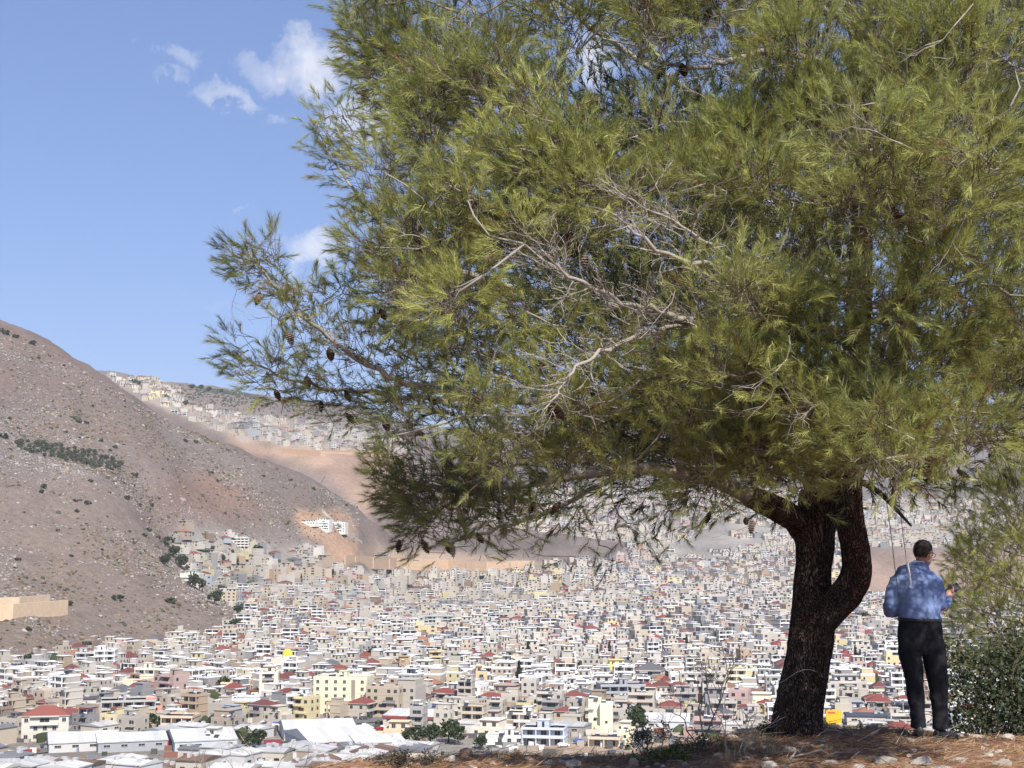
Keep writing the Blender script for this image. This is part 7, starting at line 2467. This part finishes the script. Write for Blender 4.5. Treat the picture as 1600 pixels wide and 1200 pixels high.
def body_loft(lst, seg=20):
    return loft([(mp_(q[0], q[1], q[2]), (q[3], q[4] if len(q) > 4 else q[3])) for q in lst], seg)


def ellipsoid(c, axes, radii, nu=14, nv=10):
    V, F = [], []
    for i in range(nv + 1):
        th = math.pi * i / nv
        for j in range(nu):
            ph = 2 * math.pi * j / nu
            q = c + axes[0] * (radii[0] * math.sin(th) * math.cos(ph)) + axes[1] * (radii[1] * math.sin(th) * math.sin(ph)) + axes[2] * (radii[2] * math.cos(th))
            V.append(q)
    for i in range(nv):
        for j in range(nu):
            k = (j + 1) % nu
            F.append((i * nu + j, i * nu + k, (i + 1) * nu + k, (i + 1) * nu + j))
    return V, F


m_skin = plain_mat('skin', (.42, .24, .17), .5, .3, 0, .12, 30)
m_hair = plain_mat('dark_hair', (.018, .013, .011), .6, .3, 0, .4, 60, .4, 200)
m_shirt = plain_mat('blue_cotton', (.185, .255, .47), .85, .15, 0, .10, 14, .25, 260)
m_trouser = plain_mat('black_cloth', (.020, .021, .025), .9, .12, 0, .15, 14, .2, 260)
m_shoe = plain_mat('black_leather', (.020, .019, .019), .45, .4, 0, .2, 20)
m_sole = plain_mat('shoe_sole', (.05, .048, .046), .8, .2)
m_black = plain_mat('black_plastic', (.008, .008, .009), .25, .5, 0, .05)

# head: turned to the right and bowed towards the phone
hd = R(52)
fw = Vector((math.sin(hd), math.cos(hd), -.30)).normalized()
sd_ = fw.cross(Vector((0, 0, 1))).normalized()
upv = sd_.cross(fw).normalized()
HC = mp_(1443, 864, 0)
AX = (fw, sd_, upv)


def hp(f, s, u):
    return HC + fw * f + sd_ * s + upv * u


headp = [ellipsoid(hp(-.005, 0, .012), AX, (.098, .078, .098), 18, 14), ellipsoid(hp(.035, 0, -.055), AX, (.062, .056, .062)), ellipsoid(hp(.062, 0, -.088), AX, (.028, .032, .022)),
         loft([(hp(.088, 0, .018), .010), (hp(.105, 0, -.012), .013), (hp(.112, 0, -.03), .016), (hp(.098, 0, -.042), .010)], 8),
         ellipsoid(hp(.078, 0, .030), AX, (.020, .052, .010)), ellipsoid(hp(.084, 0, -.066), AX, (.014, .024, .008))]
for s_ in (-1, 1):
    headp.append(ellipsoid(hp(-.004, s_ * .078, -.012), AX, (.019, .009, .032)))
neck = [loft([(mp_(1438, 900, .0), .058), (mp_(1440, 886, .005), .055), (mp_(1441, 874, .01), .056)], 16)]
torso = [body_loft([(1437, 889, 0, .10, .07), (1431, 905, 0, .19, .095), (1432, 930, 0, .19, .10), (1437, 960, 0, .17, .11), (1438, 1000, 0, .17, .11), (1438, 1012, 0, .12, .10)])]
LA = [(1401, 906, 0, .048), (1391, 928, 0, .046), (1387, 950, .0, .042), (1394, 957, .10, .037), (1404, 956, .22, .030)]
RA = [(1463, 906, 0, .048), (1469, 928, .0, .046), (1473, 949, .0, .042), (1477, 944, .12, .037), (1481, 936, .23, .030)]
arms = [body_loft(LA, 12), body_loft(RA, 12)]
LL_ = [(1421, 1000, 0, .085), (1423, 1035, 0, .078), (1428, 1065, 0, .060), (1431, 1092, 0, .052), (1435, 1130, 0, .040)]
RL_ = [(1456, 1000, 0, .085), (1460, 1040, 0, .078), (1463, 1068, 0, .060), (1466, 1095, 0, .052), (1469, 1130, 0, .040)]
legs = [body_loft(LL_, 12), body_loft(RL_, 12)]


def hand(wrist, d, palm_n, grip, side):
    """palm, four bent fingers of unequal length and a thumb leaving the side of the palm"""
    d = d.normalized(); n_ = (palm_n - d * palm_n.dot(d)).normalized(); s = d.cross(n_) * side
    ps = [loft([(wrist - d * .02, (.028, .022)), (wrist + d * .03, (.036, .017)), (wrist + d * .07, (.041, .015)), (wrist + d * .092, (.040, .013))], 12)]
    for k, (L, o_) in enumerate(((.068, -.030), (.078, -.010), (.073, .010), (.056, .029))):
        b0 = wrist + d * .082 + s * o_
        d1 = (d + n_ * grip * .5).normalized(); d2 = (d * (1 - grip * .7) + n_ * grip * 1.1).normalized(); d3 = (d * (1 - grip * 1.3) + n_ * grip * 1.5).normalized()
        p1 = b0 + d1 * L * .45; p2 = p1 + d2 * L * .33; p3 = p2 + d3 * L * .24
        ps.append(loft([(b0 - d1 * .012, .0095), (b0, .0098), (p1, .0090), (p2, .0082), (p3, .0060)], 8))
    t0 = wrist + d * .028 - s * .030
    t1 = t0 + (d * .5 - s * .75 + n_ * .35).normalized() * .032
    t2 = t1 + (d * .85 - s * .15 + n_ * .5).normalized() * .030
    t3 = t2 + (d * .85 + s * .1 + n_ * .6).normalized() * .022
    ps.append(loft([(t0 + s * .012, .013), (t0, .0125), (t1, .0110), (t2, .0098), (t3, .0068)], 8))
    return ps


rw, lw = mp_(1481, 936, .23), mp_(1404, 956, .22)
PH_C = mp_(1489, 921, .30)                              # the phone he is reading
rdir = (PH_C - rw)
hands = hand(rw, Vector((.45, .35, .75)), Vector((-.55, -.1, .75)), .55, 1) + hand(lw, Vector((.75, .55, .1)), Vector((.3, -.3, .6)), .5, -1)
o = link('body', remeshed('body', headp + neck + torso + arms + legs + hands, .0068, m_skin, None, 1), man); o.location = -man.location

# hair: short crop from the nape over the crown
hv, hf = ellipsoid(hp(-.010, 0, .020), AX, (.101, .083, .100), 28, 20)
hv2 = []
for q in hv:
    l = q - HC
    f_, s_, u_ = l.dot(fw), l.dot(sd_), l.dot(upv)
    line = -.080 if f_ < -.02 else (-.03 + (f_ + .02) * 1.6)
    if u_ < line:                                       # tuck what lies below the hairline under the skin
        q = HC + (q - HC) * .80
    hv2.append(q)
o = link('hair', remeshed('hair', [(hv2, hf)], .005, m_hair, lambda c_, n_: (.0035 * fbm(c_[:, 0] * 150, c_[:, 2] * 150 + c_[:, 1] * 90, 2, 3)).astype(np.float32), 0), man); o.location = -man.location

# glasses
gl = []
for s_ in (-1, 1):
    ring = [(hp(.098, s_ * .034 + .026 * math.cos(a_), .006 + .019 * math.sin(a_)), .0022) for a_ in [2 * math.pi * k / 14 for k in range(15)]]
    gl.append(ring)
    gl.append([(hp(.097, s_ * .060, .012), .0022), (hp(.05, s_ * .080, .010), .0022), (hp(-.01, s_ * .086, .006), .0022), (hp(-.022, s_ * .086, -.012), .0020)])
gl.append([(hp(.100, -.009, .008), .0022), (hp(.100, .009, .008), .0022)])
o = link('glasses', lines_mesh('glasses', gl, 6, m_black), man); o.location = -man.location
for s_ in (-1, 1):
    me = np_mesh('eye', *[np.array(q) for q in ellipsoid(hp(.080, s_ * .032, .006), AX, (.012, .013, .010), 10, 8)], plain_mat('eye', (.25, .22, .2), .3))
    o = link('eye', me, man); o.location = -man.location

# shirt: one continuous garment with long sleeves
shirt = [body_loft([(1440, 879, .0, .066, .062), (1437, 888, 0, .105, .075), (1433, 895, 0, .172, .095), (1431, 905, 0, .205, .112), (1431, 922, 0, .203, .122), (1433, 940, 0, .195, .132), (1436, 955, 0, .196, .140), (1437, 965, .0, .192, .140), (1437, 968.5, 0, .186, .136)], 28),
         body_loft([(1412, 901, 0, .062), (1400, 909, 0, .066), (1393, 926, -.005, .061), (1389, 946, -.01, .058), (1392, 956, .05, .056), (1398, 957, .13, .049), (1404, 956, .205, .041)], 16),
         body_loft([(1450, 901, 0, .062), (1462, 909, 0, .066), (1468, 926, -.005, .061), (1471, 946, -.01, .058), (1475, 947, .06, .055), (1479, 940, .15, .047), (1481, 936, .205, .040)], 16)]


def cloth(co, no):
    y_ = np.clip((co[:, 2] - mp_(0, 968).z) / .45, 0, 1)
    f_ = .017 * fbm(co[:, 0] * 9 + co[:, 2] * 5, co[:, 2] * 13 - co[:, 0] * 4, 3, 4) * (1.3 - .7 * y_)
    f_ = f_ + .014 * fbm(co[:, 0] * 22 + 3, co[:, 2] * 5, 2, 8) * (1 - y_) ** 2
    return (f_ + .006 * fbm(co[:, 0] * 4, co[:, 2] * 24, 2, 12) * (np.abs(co[:, 0] - mp_(1435, 900).x) > .17)).astype(np.float32)


o = link('shirt', remeshed('shirt', shirt, .0075, m_shirt, cloth, 5), man); o.location = -man.location
col_ = [loft([(mp_(1440.5, 880, .0) + Vector((math.cos(a_) * .066, math.sin(a_) * .062, .004)), .012) for a_ in [2 * math.pi * k / 20 for k in range(19)]], 8)]
o = link('collar', remeshed('collar', col_, .005, m_shirt, None, 2), man); o.location = -man.location

belt = [body_loft([(1437, 965.5, 0, .186, .136), (1437, 966, 0, .196, .146), (1437, 971, 0, .198, .147), (1437, 971.5, 0, .186, .136)], 26)]
o = link('belt', remeshed('belt', belt, .008, m_shoe, None, 0), man); o.location = -man.location
# trousers: waist, seat and two legs in one piece
trs = [body_loft([(1437, 960, 0, .180, .128), (1437, 972, 0, .190, .138), (1437.5, 985, 0, .200, .146), (1438, 1000, 0, .203, .142), (1438.5, 1014, 0, .196, .128), (1438.5, 1022, 0, .17, .10)], 26),
       body_loft([(1421, 1000, 0, 0.099, 0.119), (1421, 1020, 0, 0.101, 0.114), (1425, 1042, 0, 0.093, 0.103), (1429, 1064, 0, 0.080, 0.087), (1431, 1085, .005, 0.072, 0.081), (1433, 1108, .005, 0.066, 0.076), (1435, 1128, .0, 0.068, 0.084), (1436, 1137, .0, 0.066, 0.084)], 18),
       body_loft([(1456, 1000, 0, 0.099, 0.119), (1459, 1020, 0, 0.103, 0.116), (1462.5, 1042, 0, 0.098, 0.104), (1465, 1064, 0, 0.085, 0.089), (1467, 1085, .005, 0.075, 0.082), (1468.5, 1108, .005, 0.071, 0.076), (1470, 1128, .0, 0.073, 0.085), (1471, 1138, .0, 0.071, 0.085)], 18)]


def cloth2(co, no):
    lo = np.clip((mp_(0, 1060).z - co[:, 2]) / .45, 0, 1)
    return (.013 * fbm(co[:, 0] * 8, co[:, 2] * 9 + co[:, 0] * 6, 3, 24) + .018 * lo * fbm(co[:, 0] * 5 + co[:, 2] * 4, co[:, 2] * 19, 2, 28)).astype(np.float32)


o = link('trousers', remeshed('trousers', trs, .0075, m_trouser, cloth2, 2), man); o.location = -man.location


def shoe(px, py, ang):
    c = mp_(px, py, -.01); c.z = float(fore_z(c.x, c.y)) + .004
    f_ = Vector((math.sin(ang), math.cos(ang), 0)); s = Vector((f_.y, -f_.x, 0))
    up_ = Vector((0, 0, 1))
    V, F = [], []
    prof = [(-.085, .030, .055), (-.075, .038, .090), (-.03, .040, .098), (.03, .041, .085), (.09, .046, .062), (.15, .046, .050), (.19, .034, .040), (.205, .016, .026)]
    for (t, w_, h_) in prof:
        for k in range(12):
            a_ = 2 * math.pi * k / 12
            x_ = math.cos(a_) * w_ * (1.0 if math.sin(a_) < 0 else .92); z_ = .012 + (math.sin(a_) * .5 + .5) ** (.8) * h_
            V.append(c + f_ * t + s * x_ + up_ * z_)
    n_ = len(prof)
    for i in range(n_ - 1):
        for k in range(12):
            j = (k + 1) % 12
            F.append((i * 12 + k, i * 12 + j, (i + 1) * 12 + j, (i + 1) * 12 + k))
    F.append(tuple(range(12))); F.append(tuple(range((n_ - 1) * 12, n_ * 12)))
    o = link('shoe', remeshed('shoe', [(V, F)], .006, m_shoe, None, 2), man); o.location = -man.location
    V2, F2 = [], []
    for zz in (-.012, .014):
        for i, (t, w_, h_) in enumerate(prof):
            V2.append(c + f_ * t - s * (w_ + .004) + up_ * zz)
        for i, (t, w_, h_) in reversed(list(enumerate(prof))):
            V2.append(c + f_ * t + s * (w_ + .004) + up_ * zz)
    m_ = 2 * n_
    for k in range(m_):
        j = (k + 1) % m_
        F2.append((k, j, m_ + j, m_ + k))
    bm = bmesh.new(); vs = [bm.verts.new(tuple(q)) for q in V2]
    for q in F2:
        bm.faces.new([vs[i] for i in q])
    bm.faces.new(vs[:m_]); bm.faces.new(vs[m_:])
    bmesh.ops.recalc_face_normals(bm, faces=bm.faces)
    me = bpy.data.meshes.new('sole'); bm.to_mesh(me); bm.free(); me.materials.append(m_sole)
    o2 = link('sole', me, o)


shoe(1436, 1140, R(12))
shoe(1471, 1141, R(58))

# phone in his hand
bm = bmesh.new(); bmesh.ops.create_cube(bm, size=1)
bmesh.ops.scale(bm, vec=(.074, .009, .152), verts=bm.verts)
bmesh.ops.bevel(bm, geom=bm.edges[:], offset=.003, segments=2, affect='EDGES')
me = bpy.data.meshes.new('phone'); bm.to_mesh(me); bm.free(); me.materials.append(m_black)
phone = link('phone', me, None, PH_C); phone.rotation_euler = (R(-38), R(52), R(-25))
tag(phone, 'black phone held up in the standing person\'s right hand', 'phone')

# ------------------------------------------------------------------ cords hanging from the pine, wire round its trunk
m_cord = plain_mat('grey_cord', (.16, .15, .14), .9, .1)
m_rope = plain_mat('white_rope', (.75, .74, .70), .85, .15, 0, .1, 80)


def cord(name, pts, lab, mat, knots=()):
    ln = smooth_line([(pt(a, b_, D), r) for a, b_, D, r in pts], 8)
    root = empty(name, ln[0][0])
    o = link('cord', lines_mesh('cord', [ln], 6, mat), root); o.location = -root.location
    tag(root, lab, 'cord')
    return root


cord('hanging_rope', [(1383, 770, 11.75, .0035), (1389, 810, 11.78, .0035), (1394, 850, 11.8, .0035), (1398, 885, 11.82, .0035), (1402, 915, 11.85, .003), (1405, 945, 11.85, .0025)], 'thin grey cord hanging from the pine in front of the person\'s left shoulder', m_cord)
r2 = cord('hanging_rope', [(1403, 770, 11.75, .003), (1408, 810, 11.78, .003), (1412, 845, 11.8, .003), (1416, 870, 11.82, .003)], 'rope with a thick white end hanging in front of the person\'s back', m_cord)
ln = smooth_line([(pt(a, b_, 11.82), .0085) for a, b_ in ((1415.5, 868), (1417.5, 878), (1420, 890), (1422, 902), (1423, 913), (1422, 917), (1425, 918))], 6)
o = link('rope_end', lines_mesh('rope_end', [ln], 8, m_rope), r2); o.location = -r2.location
ring = []
c0 = pt(1254, 1066, 12.4)
for k in range(41):
    a_ = 2 * math.pi * k / 40
    q = c0 + Vector((math.cos(a_) * .214, math.sin(a_) * .214, 0))
    q.z += max(0, -math.sin(a_)) ** 2.5 * .13
    ring.append((q, .0014))
o = link('trunk_wire', lines_mesh('trunk_wire', [ring], 6, m_rope))
tag(o, 'thin pale wire tied round the lower trunk of the pine', 'wire')

# ================================================================== HAZE
bm = bmesh.new(); bmesh.ops.create_cube(bm, size=1)
bmesh.ops.scale(bm, vec=(13000, 9900, 900), verts=bm.verts)
bmesh.ops.translate(bm, vec=(0, 4750, 340), verts=bm.verts)
me = bpy.data.meshes.new('haze'); bm.to_mesh(me); bm.free()
m_haze = bpy.data.materials.new('haze'); m_haze.use_nodes = True
ht = m_haze.node_tree; ht.nodes.clear()
pv = ht.nodes.new('ShaderNodeVolumePrincipled')
pv.inputs['Color'].default_value = (.88, .93, 1.0, 1)
pv.inputs['Density'].default_value = HAZE
pv.inputs['Anisotropy'].default_value = 0.0
for nm_ in ('Density Attribute', 'Color Attribute', 'Temperature Attribute'):
    if nm_ in pv.inputs:
        pv.inputs[nm_].default_value = ''
ho = ht.nodes.new('ShaderNodeOutputMaterial'); ht.links.new(pv.outputs[0], ho.inputs['Volume'])
me.materials.append(m_haze)
haze = link('haze', me); tag(haze, 'thin pale haze filling the air of the valley', kind='stuff')
print('man, haze', time.time() - T0)
